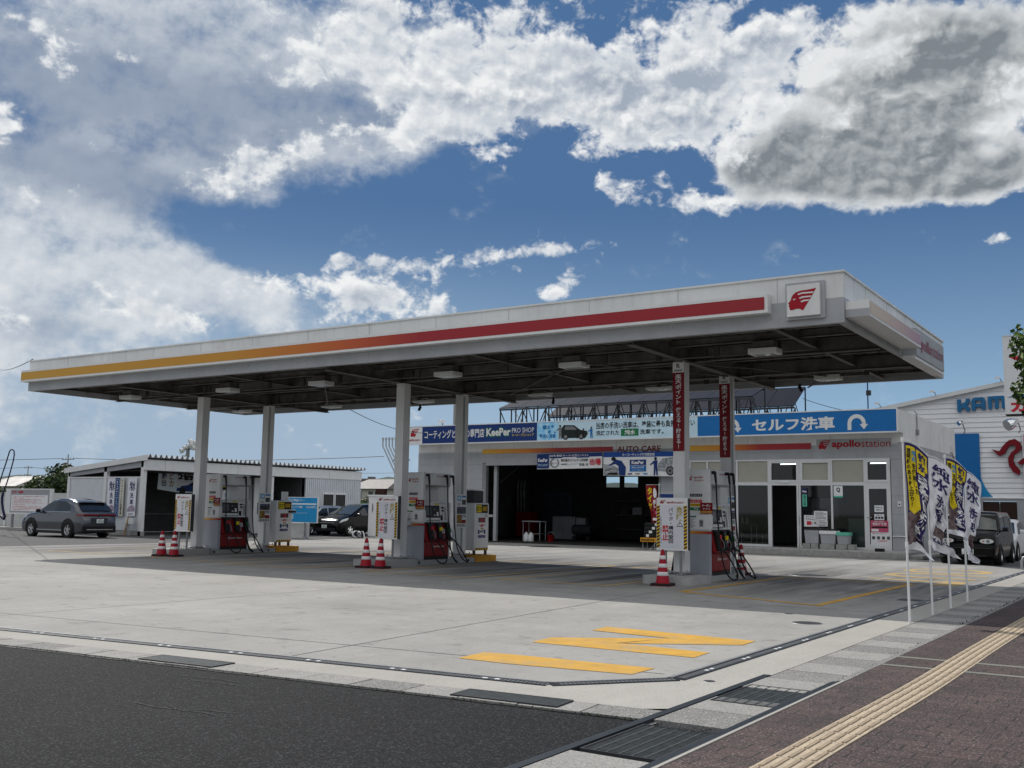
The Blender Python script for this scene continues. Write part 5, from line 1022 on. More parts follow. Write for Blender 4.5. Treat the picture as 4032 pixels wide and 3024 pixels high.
danger_sign((-24.6, 20.1, .165), 'white danger sign with hazard stripes at the leftmost island'); danger_sign((-16.93, 20.15, .165), 'white danger sign with hazard stripes at the middle island'); danger_sign((-9.0, 19.82, .165), 'white danger sign with hazard stripes at the nearest island')
# ------------------------------------------------------------------ poster panels, change machines
def panel(i):
    t = thing('leaflet_board', ['narrow board of leaflets on the rear column of the leftmost island', 'narrow board of leaflets on the rear column of the middle island', 'narrow board of leaflets edge on behind the nearest dispenser'][i], 'notice board', (XS[i]+.07, Y0[i]+(2.72 if i < 2 else 2.58), .93), 0, 'leaflet boards on the rear columns')
    b = MB(); b.box(-.03, .0, -.245, .245, 0, .92, WHITE2); b.build('board', t, bevel=.006)
    f = side(x=0); b = MB(); b.rect(f, -.19, -.02, .74, .88, SKYB if i < 2 else SKYB, .003); b.flat(f, [(-.105+.06*math.cos(k*PI/6), .81+.05*math.sin(k*PI/6)) for k in range(12)], PALEB, .005); b.rect(f, .02, .21, .83, .88, BLUE, .003); b.rect(f, .02, .21, .63, .77, PHOTO, .003)
    for k in range(3): b.rect(f, -.19, -.03, .66-.025*k, .67-.025*k, GINK, .003)
    b.rect(f, -.20, .22, .545, .575, NAVY, .003); b.rect(f, -.20, .22, .38, .54, PHOTO, .003); b.rect(f, .0, .22, .27, .36, OLDPRINT, .003); b.rect(f, -.20, .02, .12, .36, mat('amber_print', (.42, .25, .06), .6, var=.5, vs=20), .003); b.rect(f, .02, .22, .12, .22, DRED, .003)
    for k in range(6): b.flat(f, [(-.19+k*.07, .03), (-.15+k*.07, .03), (-.145+k*.07, .10), (-.175+k*.07, .10)], INK, .003)
    b.build('lettering', t)
for i in range(3): panel(i)
def changer(i, x, y, lab):
    t = thing('change_machine', lab, 'change machine', (x, y, .17), 0, 'change machines on the islands')
    b = MB(); b.box(-.27, .25, -.36, .36, .12, 1.45, WHITE); b.build('cabinet', t, bevel=.025)
    b = MB()
    for sx in (-.2, .2):
        for sy in (-.28, .28): b.box(sx-.03, sx+.03, sy-.03, sy+.03, 0, .119, DGREY)
    b.build('feet', t)
    b = MB()
    for f, u0, u1 in ((side(x=.25), -.3, .32), (front(y=-.34), -.23, .23)):
        b.rect(f, u0+.02, u1-.02, 1.17, 1.41, INK, .003); b.rect(f, u0+.04, u0+(u1-u0)*(.47 if u0 == -.3 else .3), 1.19, 1.39, FYEL, .005); b.text(f, 'おつり', u0+.06, u0+(u1-u0)*.5, 1.22, 1.36, INK, .03, .009)
        b.text(f, '精算機', u0+(u1-u0)*.53, u1-.05, 1.22, 1.36, mat_haz, .02, .009); h = (u1-u0)/7
        b.rect(f, u0, u1, .125, .19, mat_haz, .003)
        for k in range(7): b.flat(f, [(u0+h*k, .125), (u0+h*(k+.5), .125), (u0+h*(k+.95), .19), (u0+h*(k+.45), .19)], INK, .005)
    f = side(x=.25); b.rect(f, -.19, .2, .46, 1.06, PAPER, .003); b.rect(f, -.17, .18, .90, 1.04, PHOTO, .005); b.text(f, '特別', -.13, .1, .90, 1.02, LRED, .05, .008); b.text(f, '最大', -.15, -.07, .80, .85, GINK, .02, .008); b.text(f, '8円', -.06, .08, .77, .86, LRED, .05, .008); b.text(f, '引き', .1, .18, .80, .85, GINK, .02, .008); b.rect(f, -.05, .1, .71, .75, GOLD, .005)
    b.rect(f, -.18, -.1, .58, .70, NAVY, .005); b.rect(f, .12, .19, .58, .70, NAVY, .005); b.text(f, '8円', -.08, .1, .61, .69, INK, .03, .008); b.rect(f, -.18, .19, .47, .55, mat('violet_print', (.22, .19, .36), .6, var=.5, vs=20), .005); b.build('lettering', t)
    b = MB(); b.box(.25, .33, .18, .45, 1.06, 1.13, BROWN if i == 0 else PAPER); b.build('coin_shelf', t, bevel=.01)
    if i == 0: b = MB(); b.box(-.14, .14, .0, .03, 1.452, 1.74, PAPER); o = b.build('paper_stand'); o.location = (x+.12, y+.1, .17); tag(o, 'blank white card standing on top of the left change machine', 'card')
    else:
        b = MB(); b.box(-.17, .17, -.25, .25, 1.452, 1.80, DGREY); b.box(-.18, .18, -.26, .26, 1.801, 1.84, PAPER); o = b.build('storage_box', bevel=.01); o.location = (x-.05, y, .17); tag(o, 'black box with a white lid on top of the middle change machine', 'box')
changer(0, -24.84, 24.14, 'white change machine with a yellow label on the leftmost island'); changer(1, -17.14, 24.27, 'white change machine with a yellow label on the middle island')
# ------------------------------------------------------------------ traffic cones
CR = mat('cone_red', (.33, .007, .02), .5, var=.08, vs=6); CW = mat('reflective_band', (.74, .74, .74), .35, var=.06, vs=10)
def cone():
    t = thing('traffic_cone', 'x', 'traffic cone', (0, 0, 0), 0, 'striped traffic cones')
    b = MB(); b.prism(floor_(), rrect(-.2, .2, -.2, .2, .04), RUBBER, .012, .055); b.prism(floor_(), rrect(-.205, .205, -.205, .205, .04), DRED, 0, .0115); b.build('base', t, bevel=.008)
    rad = lambda z: .138-(z-.055)*.158
    b = MB(); pr = [(.15, .0555)]+[(rad(z), z) for z in (.07, .66)]+[(.028, .70), (.016, .715)]; b.lathe(pr, (0, 0, 0), 24, CR); b.build('cone_body', t)
    for z in (.20, .36, .52): b = MB(); b.lathe([(rad(z)+.0, z), (rad(z)+.003, z+.002), (rad(z+.075)+.003, z+.073), (rad(z+.075), z+.075)], (0, 0, 0), 24, CW); b.build('white_band', t)
    return t
c0 = cone()
for k, (x, y, rz, lab) in enumerate(((-24.18, 19.1, .1, 'red and white cone left of its twin at the leftmost island'), (-23.78, 19.2, .15, 'red and white cone right of its twin at the leftmost island'), (-16.72, 19.18, .1, 'red and white cone left of its twin at the middle island'), (-16.33, 19.25, .12, 'red and white cone right of its twin at the middle island'), (-8.83, 19.0, .1, 'red and white cone standing alone before the nearest danger sign'), (-9.02, 23.8, .2, 'red and white cone half hidden behind the nearest dispenser'))):
    o = c0 if k == 0 else dup(c0, (0, 0, 0), '')
    o.location = (x, y, 0); o.rotation_euler = (0, 0, rz); o['label'] = lab
# ------------------------------------------------------------------ banner flags along the gutter
def nobori(x, y, top, lean, wid, hgt, th, seed, lab, kind):
    t = thing('banner_flag', lab, 'flag', (x, y, 0), 0, 'banner flags along the gutter')
    ex = lambda z: lean*z
    b = MB(); b.cyl((0, 0, 0), (ex(1.05), 0, 1.05), .017, None, 8, WHITE2); b.cyl((ex(1.05), 0, 1.05), (ex(top), 0, top), .013, None, 8, WHITE2); b.cyl((ex(1.02), 0, 1.02), (ex(1.1), 0, 1.1), .021, None, 8, PAPER); b.cyl((ex(top)-.0, 0, top-.03), (ex(top), 0, top+.03), .022, None, 8, PAPER); b.build('pole', t)
    dx, dy = math.cos(th), math.sin(th); drop = .20
    b = MB(); b.tube([(ex(top)+dx*wid*q, dy*wid*q, top-drop*q*q) for q in (0, .3, .6, 1.03)], .007, 6, PAPER); b.build('cross_bar', t)
    rs = random.Random(seed); ph = [rs.uniform(0, 6.28) for _ in range(8)]; tw = rs.uniform(-.35, .35)
    def P(u, v, d=0.):                                      # u across, v downwards 0..1
        sq = 1-.22*math.sin(PI*min(1, v))**2*(u)-.12*v*u-.34*math.exp(-((v-.80)/.10)**2)
        a = th-.5*v*v*(1 if seed % 2 else -.6)+tw*math.sin(3.1*v+ph[0])*v
        w = wid*u*sq
        lat = (.075*math.sin(8*v+4.2*u+ph[1])+.055*math.sin(16*v-6*u+ph[2])+.034*math.sin(29*v+13*u+ph[6])+.02*math.sin(47*v-19*u+ph[7]))*(.08+.92*v*(.55+.75*v))*(.25+.75*u)+.05*v*v*math.sin(ph[3]+2*v)
        gx = .035*math.sin(6.5*v+ph[4])*v+.02*v**3
        cx, sx = math.cos(a), math.sin(a); q = d
        return (ex(top-hgt*v)+cx*w-sx*(lat+q)+gx+.02, sx*w+cx*(lat+q)*1., top-.035-drop*u*u-hgt*v*(1-.06*u)+.02*math.sin(5*u+ph[5])*v)
    n, m_ = 18, 72; b = MB(); BPH = mat('flag_photo_print', (.06, .025, .025), .8, var=.6, vs=14, col2=(.22, .18, .19)) if 'flag_photo_print' not in bpy.data.materials else bpy.data.materials['flag_photo_print']
    grid = [P(i/n, j/m_) for j in range(m_+1) for i in range(n+1)]
    def col(u, v):
        if kind == 'indigo':
            if .05 < u < .46 and .03 < v < .66-.25*abs(u-.25): return FYEL
            if .52 < u < .92 and .03 < v < .25-.4*max(0, u-.75): return FYEL
            if v > .95-.06*u: return FWHITE
            if v > .64 and u < .55-.6*(v-.72): return BPH
            return PURPLE
        if v > .92: return FWHITE
        if .70 < v < .84 and .1 < u+.3*math.sin(7*v) < .95: return BPH
        return FWHITE
    by = {}
    for j in range(m_):
        for i in range(n):
            k = col((i+.5)/n, (j+.5)/m_); by.setdefault(k.name, (k, []))[1].append((j*(n+1)+i, j*(n+1)+i+1, (j+1)*(n+1)+i+1, (j+1)*(n+1)+i))
    base = len(b.v); b.v += grid
    for k, fs in by.values():
        mi = b.mi(k)
        for f in fs: b.f.append([base+q for q in f]); b.m.append(mi); b.sm.append(True)
    b.build('cloth', t)
    q = Frame((0, 0, 0), (1, 0, 0), (0, 0, 1)); b = MB(); IB = mat('indigo_ink', (.03, .03, .12), .8, var=0) if 'indigo_ink' not in bpy.data.materials else bpy.data.materials['indigo_ink']
    V = lambda a, c: (1-c, 1-a)
    if kind == 'indigo':
        b.vtext(q, '透明感のある仕上がり!', .07, .24, *V(.05, .60), INK, .03); b.vtext(q, '純水', .27, .45, *V(.06, .17), SKYB, .03); b.vtext(q, 'を使用した', .28, .44, *V(.18, .48), INK, .03)
        b.vtext(q, '純水', .56, .88, *V(.04, .22), IB, .05); b.vtext(q, '手洗い洗車', .50, .92, *V(.26, .86), PAPER, .05)
    else:
        b.vtext(q, '純水', .15, .9, *V(.05, .33), IB, .03); b.vtext(q, '手洗い', .1, .25, *V(.16, .32), IB, .01); b.vtext(q, '洗車', .28, .78, *V(.38, .66), IB, .03); b.text(q, 'KeePer', .2, .85, *V(.86, .91), IB, .04)
    b.map(lambda x_, y_, z_: P(x_, 1-z_, -.006)); b.build('lettering', t)
nobori(-3.27, 14.9, 2.50, -.010, .40, 1.50, R(52), 5, 'nearest indigo banner flag with yellow panels by the gutter', 'indigo')
nobori(-3.28, 16.42, 2.36, -.008, .40, 1.40, R(44), 8, 'white banner flag with dark brush lettering, second from the camera', 'white')
nobori(-3.29, 17.86, 2.42, -.006, .38, 1.22, R(48), 7, 'indigo banner flag with yellow panels, between the two white ones', 'indigo')
nobori(-3.30, 19.4, 2.26, -.006, .37, 1.52, R(50), 12, 'white banner flag with dark brush lettering, furthest from the camera', 'white')

# ------------------------------------------------------------------ vehicles
def lerp(tab, x):
    tab = sorted(tab)
    if x <= tab[0][0]: return tab[0][1]
    for (a, c), (d, e) in zip(tab, tab[1:]):
        if x <= d: return c+(e-c)*(x-a)/max(d-a, 1e-9)
    return tab[-1][1]
def vehicle(name, lab, cat, loc, rz, Lx, Wd, top, belt, paint, wheels, wr, wins, wscreen, rscreen, glassm=None, arch=None, roofn=.78, sill=.20, spokes=5, rimm=None, dark_low=None, group=None, box=0.):
    t = thing(name, lab, cat, loc, rz, group); h = Lx/2; Wh = Wd/2; glassm = glassm or TGLASS
    def hw(x, z):
        e = abs(x)/h; p = 1-(.10-.05*box)*max(0, (e-.72)/.28)**2 if e <= 1 else .9
        if z < .32: s = .93+.05*z/.32
        elif z < .62: s = .98+.02*(z-.32)/.3
        elif z < belt: s = 1-.03*(z-.62)/max(.01, belt-.62)
        else: s = .97-(.97-roofn)*(z-belt)/(1.6-belt)
        return Wh*p*s
    xs = sorted(set([q[0] for q in top]+[h*(1-2*k/30) for k in range(31)]), reverse=True); K = [0, .06, .14, .24, .36, .48, .60, .72, .82, .90, .955, .985, 1]
    b = MB(); rows_ = []
    for x in xs:
        zt = lerp(top, x); zb = sill+(.10*max(0, (abs(x)/h-.85)/.15)); ring = []
        for k in K:
            z = zb+(zt-zb)*k; rd = 1-.10*max(0, (k-.9)/.1)**2*(1-.4*box)
            ring.append((x, hw(x, z)*rd, z))
        ring += [(x, hw(x, zt)*.55, zt+.018), (x, 0, zt+.026)]
        full = [(x, 0, zb)]+ring+[(a, -c, d) for a, c, d in ring[-2::-1]]
        rows_.append(full)
    n = len(rows_[0]); vs = [p for r_ in rows_ for p in r_]
    b.add(vs, [(i*n+j, i*n+(j+1) % n, (i+1)*n+(j+1) % n, (i+1)*n+j) for i in range(len(xs)-1) for j in range(n)], paint, True)
    b.add(rows_[0], [tuple(range(n-1, -1, -1))], paint); b.add(rows_[-1], [tuple(range(n))], paint)
    body = b.build('body', t)
    def P(x, z, s, d=.010): return (x, s*(hw(x, z)+d), z)
    for nm, pts, m in wins:
        for s in (-1, 1):
            b = MB(); q = [P(x, z, s, .008) for x, z in pts]; b.poly(q if s < 0 else q[::-1], m or glassm); b.build(nm, t)
            b = MB()
    for nm, (xa, za), (xb, zb_), m in (('windscreen', *wscreen), ('rear_window', *rscreen)):
        b = MB(); nu, nv = 8, 4; g = []
        nrm = Vector((zb_-za, 0, -(xb-xa))).normalized(); nrm = -nrm if nrm.z < 0 else nrm
        for j in range(nv+1):
            u = j/nv; x = xa+(xb-xa)*u; z = za+(zb_-za)*u
            for i in range(nu+1):
                a = -1+2*i/nu; y = a*(hw(x, z)-.07); zz = .020*(1-a*a)
                g.append((x+nrm.x*(.016+zz), y, z+nrm.z*(.016+zz)))
        b.add(g, [(j*(nu+1)+i, j*(nu+1)+i+1, (j+1)*(nu+1)+i+1, (j+1)*(nu+1)+i) for j in range(nv) for i in range(nu)], m or glassm, True); b.build(nm, t)
    tr = dark_low or BLACK
    for xw in wheels:
        for s in (-1, 1):
            b = MB(); ra = wr+.055; yo = hw(xw, .45)+.026
            ring = [(xw+ra*math.cos(k*PI/14), wr+ra*math.sin(k*PI/14)) for k in range(-2, 17)]
            q = [P(x, max(.2, z), s, .006) for x, z in ring]; b.poly(q if s < 0 else q[::-1], BLACK)
            if arch:
                ro = ra+.05
                for k in range(-2, 16):
                    a0, a1 = k*PI/14, (k+1)*PI/14
                    b.poly([P(xw+r_*math.cos(a), max(.2, wr+r_*math.sin(a)), s, .012) for r_, a in ((ra, a0), (ro, a0), (ro, a1), (ra, a1))][::s], arch)
            b.build('wheel_arch', t)
            b = MB(); c = Vector((xw, s*(yo-.10), wr)); pr = [(wr*.60, .10), (wr*.66, .118), (wr*.90, .118), (wr, .09), (wr, -.09), (wr*.7, -.1)]; m_ = 28
            vs = [(xw+r_*math.cos(2*PI*i/m_), s*(yo-.105+y), wr+r_*math.sin(2*PI*i/m_)) for r_, y in pr for i in range(m_)]
            b.add(vs, [(j*m_+i, j*m_+(i+1) % m_, (j+1)*m_+(i+1) % m_, (j+1)*m_+i) for j in range(len(pr)-1) for i in range(m_)], TYRE, True); w = b.build('wheel', t)
            b = MB(); yf = s*(yo-.012); rr = wr*.60
            b.cyl((xw, s*(yo-.06), wr), (xw, s*(yo-.05), wr), rr, None, 24, BLACK)
            vs = [(xw+r_*math.cos(2*PI*i/24), y, wr+r_*math.sin(2*PI*i/24)) for r_, y in ((rr, yf), (rr*.92, yf-s*.012), (rr*.9, yf-s*.05)) for i in range(24)]
            b.add(vs, [(j*24+i, j*24+(i+1) % 24, (j+1)*24+(i+1) % 24, (j+1)*24+i) for j in range(2) for i in range(24)], rimm or RIM, True)
            for k in range(spokes):
                a = 2*PI*k/spokes+.4; ca, sa = math.cos(a), math.sin(a)
                for off in ((-.16, .16) if spokes == 5 else (0,)):
                    q = lambda r_, o: (xw+r_*math.cos(a+o), wr+r_*math.sin(a+o))
                    w0 = .34 if spokes == 5 else .20; p4 = [q(rr*.18, off*1.5-w0), q(rr*.93, off*1.2-.07), q(rr*.93, off*1.2+.07), q(rr*.18, off*1.5+w0)]
                    vv = [(x, yf-s*.004, z) for x, z in p4]+[(x, yf-s*.04, z) for x, z in p4]
                    b.add(vv, [(0, 1, 2, 3), (7, 6, 5, 4), (0, 4, 5, 1), (1, 5, 6, 2), (2, 6, 7, 3), (3, 7, 4, 0)], rimm or RIM)
            b.cyl((xw, s*(yo-.05), wr), (xw, yf-s*.002, wr), rr*.2, None, 12, rimm or RIM); b.build('rim', w)
    return t, P, hw
def mirror(t, P, x, z, m):
    for s in (-1, 1):
        p = P(x, z, s, 0); b = MB(); c = Vector((x, p[1]+s*.13, z+.07))
        b.hexa([(c.x-.05, c.y-.09, c.z-.07), (c.x+.06, c.y-.08, c.z-.06), (c.x+.06, c.y+.08, c.z-.05), (c.x-.05, c.y+.09, c.z-.07)], [(c.x-.05, c.y-.09, c.z+.07), (c.x+.06, c.y-.07, c.z+.04), (c.x+.06, c.y+.07, c.z+.04), (c.x-.05, c.y+.09, c.z+.07)], m); b.tube([p, (x, p[1]+s*.08, z+.04)], .025, 6, BLACK); b.build('wing_mirror', t, bevel=.02)
def plate(t, x, y, z, back, txt):
    fr = Frame((x, y, z), (0, 1 if not back else -1, 0), (0, 0, 1)); b = MB(); b.prism(fr, [(-.165, -.08), (.165, -.08), (.165, .08), (-.165, .08)], PAPER, -.01, .004); p = b.build('number_plate', t)
    b = MB(); b.text(fr, txt, -.10, .15, -.065, .03, GREEN, .02, .008); b.text(fr, '島根', -.07, .07, .04, .07, GREEN, .02, .008); b.text(fr, 'の', -.15, -.115, -.05, -.01, GREEN, .0, .008); b.build('lettering', p)
def blockp(t, name, pts, m, bevel=.0):
    b = MB()
    for x0, x1, y0, y1, z0, z1 in pts: b.box(x0, x1, y0, y1, z0, z1, m)
    return b.build(name, t, bevel=bevel)
def overlay(t, name, P, pts, m, d=.014, sides=(-1, 1)):
    for s in sides:
        b = MB(); q = [P(x, z, s, d) for x, z in pts]; b.poly(q if s < 0 else q[::-1], m); b.build(name, t)
def carpaint(n, c, metal=.3): return mat(n, c, .30, metal, var=.04, vs=6, coat=.35)
# grey crossover, its tail to the station
GP = mat('grey_car_paint', (.060, .066, .080), .16, .3, var=.04, vs=6, coat=.9, spec=.5)
t, P, hw = vehicle('parked_car', 'grey crossover with black wheel arches parked before the white shed', 'car', (-40.68, 27.17, -.05), PI, 4.33, 1.79,
    [(2.165, .58), (2.10, .74), (1.92, .88), (1.5, .97), (.98, 1.04), (.55, 1.26), (.12, 1.475), (-.3, 1.565), (-.8, 1.565), (-1.25, 1.49), (-1.55, 1.39), (-2.0, 1.06), (-2.13, .98), (-2.165, .55)], .98, GP, (1.31, -1.30), .345,
    (('front_window', [(.82, 1.04), (.10, 1.41), (-.28, 1.47), (-.30, 1.05)], LGLASS), ('rear_side_window', [(-.37, 1.05), (-.35, 1.47), (-.85, 1.46), (-1.20, 1.32), (-1.33, 1.10)], None)), ((.98, 1.04), (.12, 1.475), LGLASS), ((-2.0, 1.08), (-1.58, 1.39), None), arch=BLACK, roofn=.74, dark_low=BLACK)
t.scale = (1, 1, 1.06); mirror(t, P, .72, 1.0, BLACK); blockp(t, 'lower_trim', [(-.93, .93, -.893, .893, .19, .30)], BLACK); blockp(t, 'sill_strip', [(-.90, .90, s*.902-.006, s*.902+.006, .30, .335) for s in (-1, 1)], CHROME)
blockp(t, 'tail_lamp_bar', [(-2.17, -2.08, -.78, .78, .90, .97)], TLIGHT, .01); overlay(t, 'tail_lamp', P, [(-2.10, .87), (-1.82, .90), (-1.80, .96), (-2.10, .99)], TLIGHT)
blockp(t, 'rear_bumper', [(-2.21, -2.05, -.80, .80, .24, .52)], BLACK, .03); blockp(t, 'bumper_strip', [(-2.225, -2.21, -.62, .62, .35, .38)], CHROME); blockp(t, 'number_plate_recess', [(-2.175, -2.16, -.38, .38, .60, .82)], GP); plate(t, -2.20, -.02, .70, True, '39-53')
blockp(t, 'spoiler', [(-1.72, -1.45, -.60, .60, 1.41, 1.44)], BLACK, .01); blockp(t, 'emblem', [(-2.185, -2.172, -.04, .04, .89, .97)], CHROME)
overlay(t, 'headlight', P, [(2.02, .74), (1.68, .82), (1.70, .90), (1.98, .84)], LENS); overlay(t, 'door_handle', P, [(.02, .93), (.22, .93), (.22, .96), (.02, .96)], GP, .03); overlay(t, 'door_gap', P, [(-.325, .36), (-.318, .36), (-.318, 1.04), (-.325, 1.04)], INK, .011); overlay(t, 'roof_rail_trim', P, [(.75, 1.06), (.70, 1.045), (-1.4, 1.03), (-1.4, 1.045)], CHROME, .012)
# black boxy car beside the shop
BP = mat('black_car_paint', (.003, .003, .0035), .12, 0., var=0, spec=.22)
t, P, hw = vehicle('parked_car', 'black boxy car parked nose forward beside the shop', 'car', (-5.80, 36.28, -.016), -PI/2, 3.89, 1.695,
    [(1.945, .52), (1.93, .80), (1.86, .94), (1.45, 1.0), (1.10, 1.05), (.86, 1.50), (.74, 1.60), (.4, 1.635), (-1.5, 1.63), (-1.8, 1.56), (-1.92, 1.3), (-1.945, .55)], .98, BP, (1.22, -1.30), .31,
    (('front_window', [(.95, 1.04), (.78, 1.44), (.62, 1.51), (.02, 1.52), (.0, 1.04)], LGLASS), ('rear_side_window', [(-.10, 1.04), (-.10, 1.52), (-1.05, 1.52), (-1.15, 1.45), (-1.15, 1.04)], None), ('quarter_window', [(-1.25, 1.06), (-1.25, 1.48), (-1.7, 1.46), (-1.75, 1.06)], None)), ((1.10, 1.07), (.80, 1.55), mat('windscreen_glass', (.055, .07, .068), .05, var=.5, vs=2.5, spec=.7, col2=(.02, .025, .025))), ((-1.94, 1.05), (-1.90, 1.40), None), roofn=.86, box=1., rimm=CHROME)
mirror(t, P, .88, 1.03, BP)
for s in (-1, 1):
    b = MB(); fr = Frame((1.90, s*.56, .74), (0, 1, 0), (0, 0, 1)); b.prism(fr, [(.20*math.cos(k*PI/10), .075*math.sin(k*PI/10)) for k in range(20)], CHROME, 0, .05); b.prism(fr, [(.185*math.cos(k*PI/10), .062*math.sin(k*PI/10)) for k in range(20)], LENS, .051, .06); hl = b.build('headlight', t)
    b = MB(); fr = Frame((1.965, s*.60, .74), (0, 1, 0), (0, 0, 1)); b.flat(fr, [(.05*math.cos(k*PI/7), .05*math.sin(k*PI/7)) for k in range(14)], GINK, .002); b.flat(fr, [(-s*.13+.03*math.cos(k*PI/7), .03*math.sin(k*PI/7)) for k in range(14)], mat('amber_lens', (.45, .2, .12), .2, var=0) if 'amber_lens' not in bpy.data.materials else bpy.data.materials['amber_lens'], .002); b.build('bulb_reflector', hl)
blockp(t, 'grille', [(1.93, 1.952, -.30, .30, .79, .82), (1.93, 1.952, -.30, .30, .74, .765)], DGREY); blockp(t, 'front_bumper', [(1.86, 1.985, -.74, .74, .26, .56)], BP, .04); plate(t, 1.992, .02, .42, False, '37-51'); blockp(t, 'lower_intake', [(1.95, 1.992, -.55, .55, .27, .33)], INK)
overlay(t, 'door_handle', P, [(.08, .86), (.26, .86), (.26, .89), (.08, .89)], BP, .03); overlay(t, 'door_gap', P, [(-.05, .32), (-.042, .32), (-.042, 1.04), (-.05, 1.04)], DGREY, .011)
b = MB(); b.box(.98, 1.04, .35, .58, 1.08, 1.26, PAPER); 
# white saloon behind it
WP = carpaint('white_car_paint', (.70, .71, .72), .0)
t, P, hw = vehicle('parked_car', 'white saloon car half hidden behind the black boxy car', 'car', (-5.90, 40.65, -.016), -PI/2, 4.4, 1.74,
    [(2.2, .5), (2.1, .66), (1.85, .76), (1.05, .90), (.35, 1.28), (.0, 1.385), (-.6, 1.395), (-1.1, 1.30), (-1.65, 1.02), (-2.1, .98), (-2.2, .5)], .88, WP, (1.32, -1.30), .31,
    (('front_window', [(.82, .95), (.32, 1.22), (-.1, 1.31), (-.15, .94)], LGLASS), ('rear_side_window', [(-.22, .94), (-.2, 1.31), (-.65, 1.32), (-1.15, 1.17), (-1.3, .98)], LGLASS)), ((1.05, .92), (.35, 1.28), LGLASS), ((-1.66, 1.04), (-1.12, 1.30), None), roofn=.74)
mirror(t, P, .70, .92, WP); overlay(t, 'headlight', P, [(2.08, .58), (1.75, .62), (1.72, .72), (2.02, .68)], LENS); overlay(t, 'tail_lamp', P, [(-2.1, .75), (-1.85, .78), (-1.85, .92), (-2.1, .92)], TLIGHT); overlay(t, 'side_lamp', P, [(1.62, .64), (1.70, .64), (1.70, .67), (1.62, .67)], LENS)
# black minivan and silver hatchback by the shed
t, P, hw = vehicle('parked_van', 'black minivan parked by the corrugated end of the shed', 'van', (-36.4, 40.85, -.016), -PI/2, 4.55, 1.75,
    [(2.275, .50), (2.22, .68), (2.0, .84), (1.45, 1.0), (1.2, 1.06), (.25, 1.52), (-.15, 1.60), (-.8, 1.625), (-1.7, 1.58), (-2.1, 1.42), (-2.25, 1.0), (-2.275, .5)], 1.0, BP, (1.38, -1.37), .32,
    (('front_window', [(.98, 1.05), (.25, 1.44), (-.1, 1.5), (-.15, 1.03)], None), ('rear_side_window', [(-.22, 1.03), (-.2, 1.5), (-1.1, 1.5), (-1.2, 1.05)], None)), ((1.22, 1.07), (.25, 1.52), LGLASS), ((-2.24, 1.05), (-2.08, 1.40), None), roofn=.76, rimm=CHROME)
mirror(t, P, .85, 1.03, BP); overlay(t, 'headlight', P, [(2.16, .66), (1.62, .80), (1.5, .93), (2.02, .82)], LENS, .02); plate(t, 2.29, -.05, .48, False, '50-93'); blockp(t, 'grille', [(2.2, 2.265, -.5, .5, .62, .69)], CHROME, .01); blockp(t, 'front_bumper', [(2.1, 2.282, -.66, .66, .24, .42)], INK, .03)
t, P, hw = vehicle('parked_car', 'silver hatchback mostly hidden behind the blue menu board', 'car', (-38.65, 40.2, -.016), -PI/2, 3.8, 1.68,
    [(1.9, .5), (1.85, .72), (1.5, .88), (1.0, .98), (.3, 1.42), (.0, 1.5), (-1.2, 1.5), (-1.7, 1.3), (-1.88, .9), (-1.9, .5)], .95, carpaint('silver_car_paint', (.42, .44, .46), .6), (1.2, -1.2), .30,
    (('front_window', [(.85, 1.0), (.28, 1.36), (-.1, 1.4), (-.1, .98)], None), ('rear_side_window', [(-.2, .98), (-.2, 1.4), (-.9, 1.4), (-1.2, 1.0)], None)), ((1.0, 1.0), (.3, 1.42), LGLASS), ((-1.86, 1.0), (-1.7, 1.28), None), spokes=9, rimm=CHROME)
overlay(t, 'headlight', P, [(1.8, .64), (1.45, .72), (1.42, .84), (1.72, .8)], LENS); mirror(t, P, .75, .98, BLACK)

# ------------------------------------------------------------------ the car wash shed
t = thing('car_wash_shed', 'open white car wash shed with corrugated roof and a closed room at one end', 'shed', (-42.5, 37.5, 0))
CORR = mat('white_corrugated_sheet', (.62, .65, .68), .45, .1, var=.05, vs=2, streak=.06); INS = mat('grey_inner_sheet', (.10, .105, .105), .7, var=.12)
SX0, SX1, SY0, SY1 = -45.6, -39.9, 30.3, 45.1
def rz_(x): return 3.02+(x-SX0)/(SX1-SX0)*.52
b = MB(); y = SY0-.05; pts = []
while y < SY1+.1: pts += [(y, .0), (y+.06, .0), (y+.13, .14), (y+.18, .14), (y+.25, .0)]; y += .3
for i in range(len(pts)-1):
    (y0, h0), (y1, h1) = pts[i], pts[i+1]
    if y1-y0 < 1e-6: continue
    b.poly([(SX0-.15, y0, rz_(SX0-.15)+h0), (SX1+.25, y0, rz_(SX1+.25)+h0), (SX1+.25, y1, rz_(SX1+.25)+h1), (SX0-.15, y1, rz_(SX0-.15)+h1)], CORR)
b.build('roof', t, True)
b = MB(); b.hexa([(SX0-.2, SY0-.12, 2.86), (SX1+.28, SY0-.12, 3.42), (SX1+.28, SY0-.05, 3.42), (SX0-.2, SY0-.05, 2.86)], [(SX0-.2, SY0-.12, 3.09), (SX1+.28, SY0-.12, 3.66), (SX1+.28, SY0-.05, 3.66), (SX0-.2, SY0-.05, 3.09)], WHITE2)
b.hexa([(SX0, SY0, 2.70), (SX1, SY0, 3.12), (SX1, SY0+.12, 3.12), (SX0, SY0+.12, 2.70)], [(SX0, SY0, 2.92), (SX1, SY0, 3.42), (SX1, SY0+.12, 3.42), (SX0, SY0+.12, 2.92)], LGREY); b.box(SX1, SX1+.06, SY0-.04, SY1, 2.98, 3.46, WHITE2)
for k in range(6): b.box(SX1+.06, SX1+.062, SY0+2.2*k+1.1, SY0+2.2*k+1.12, 2.99, 3.45, LGREY)
b.build('fascia', t, True)
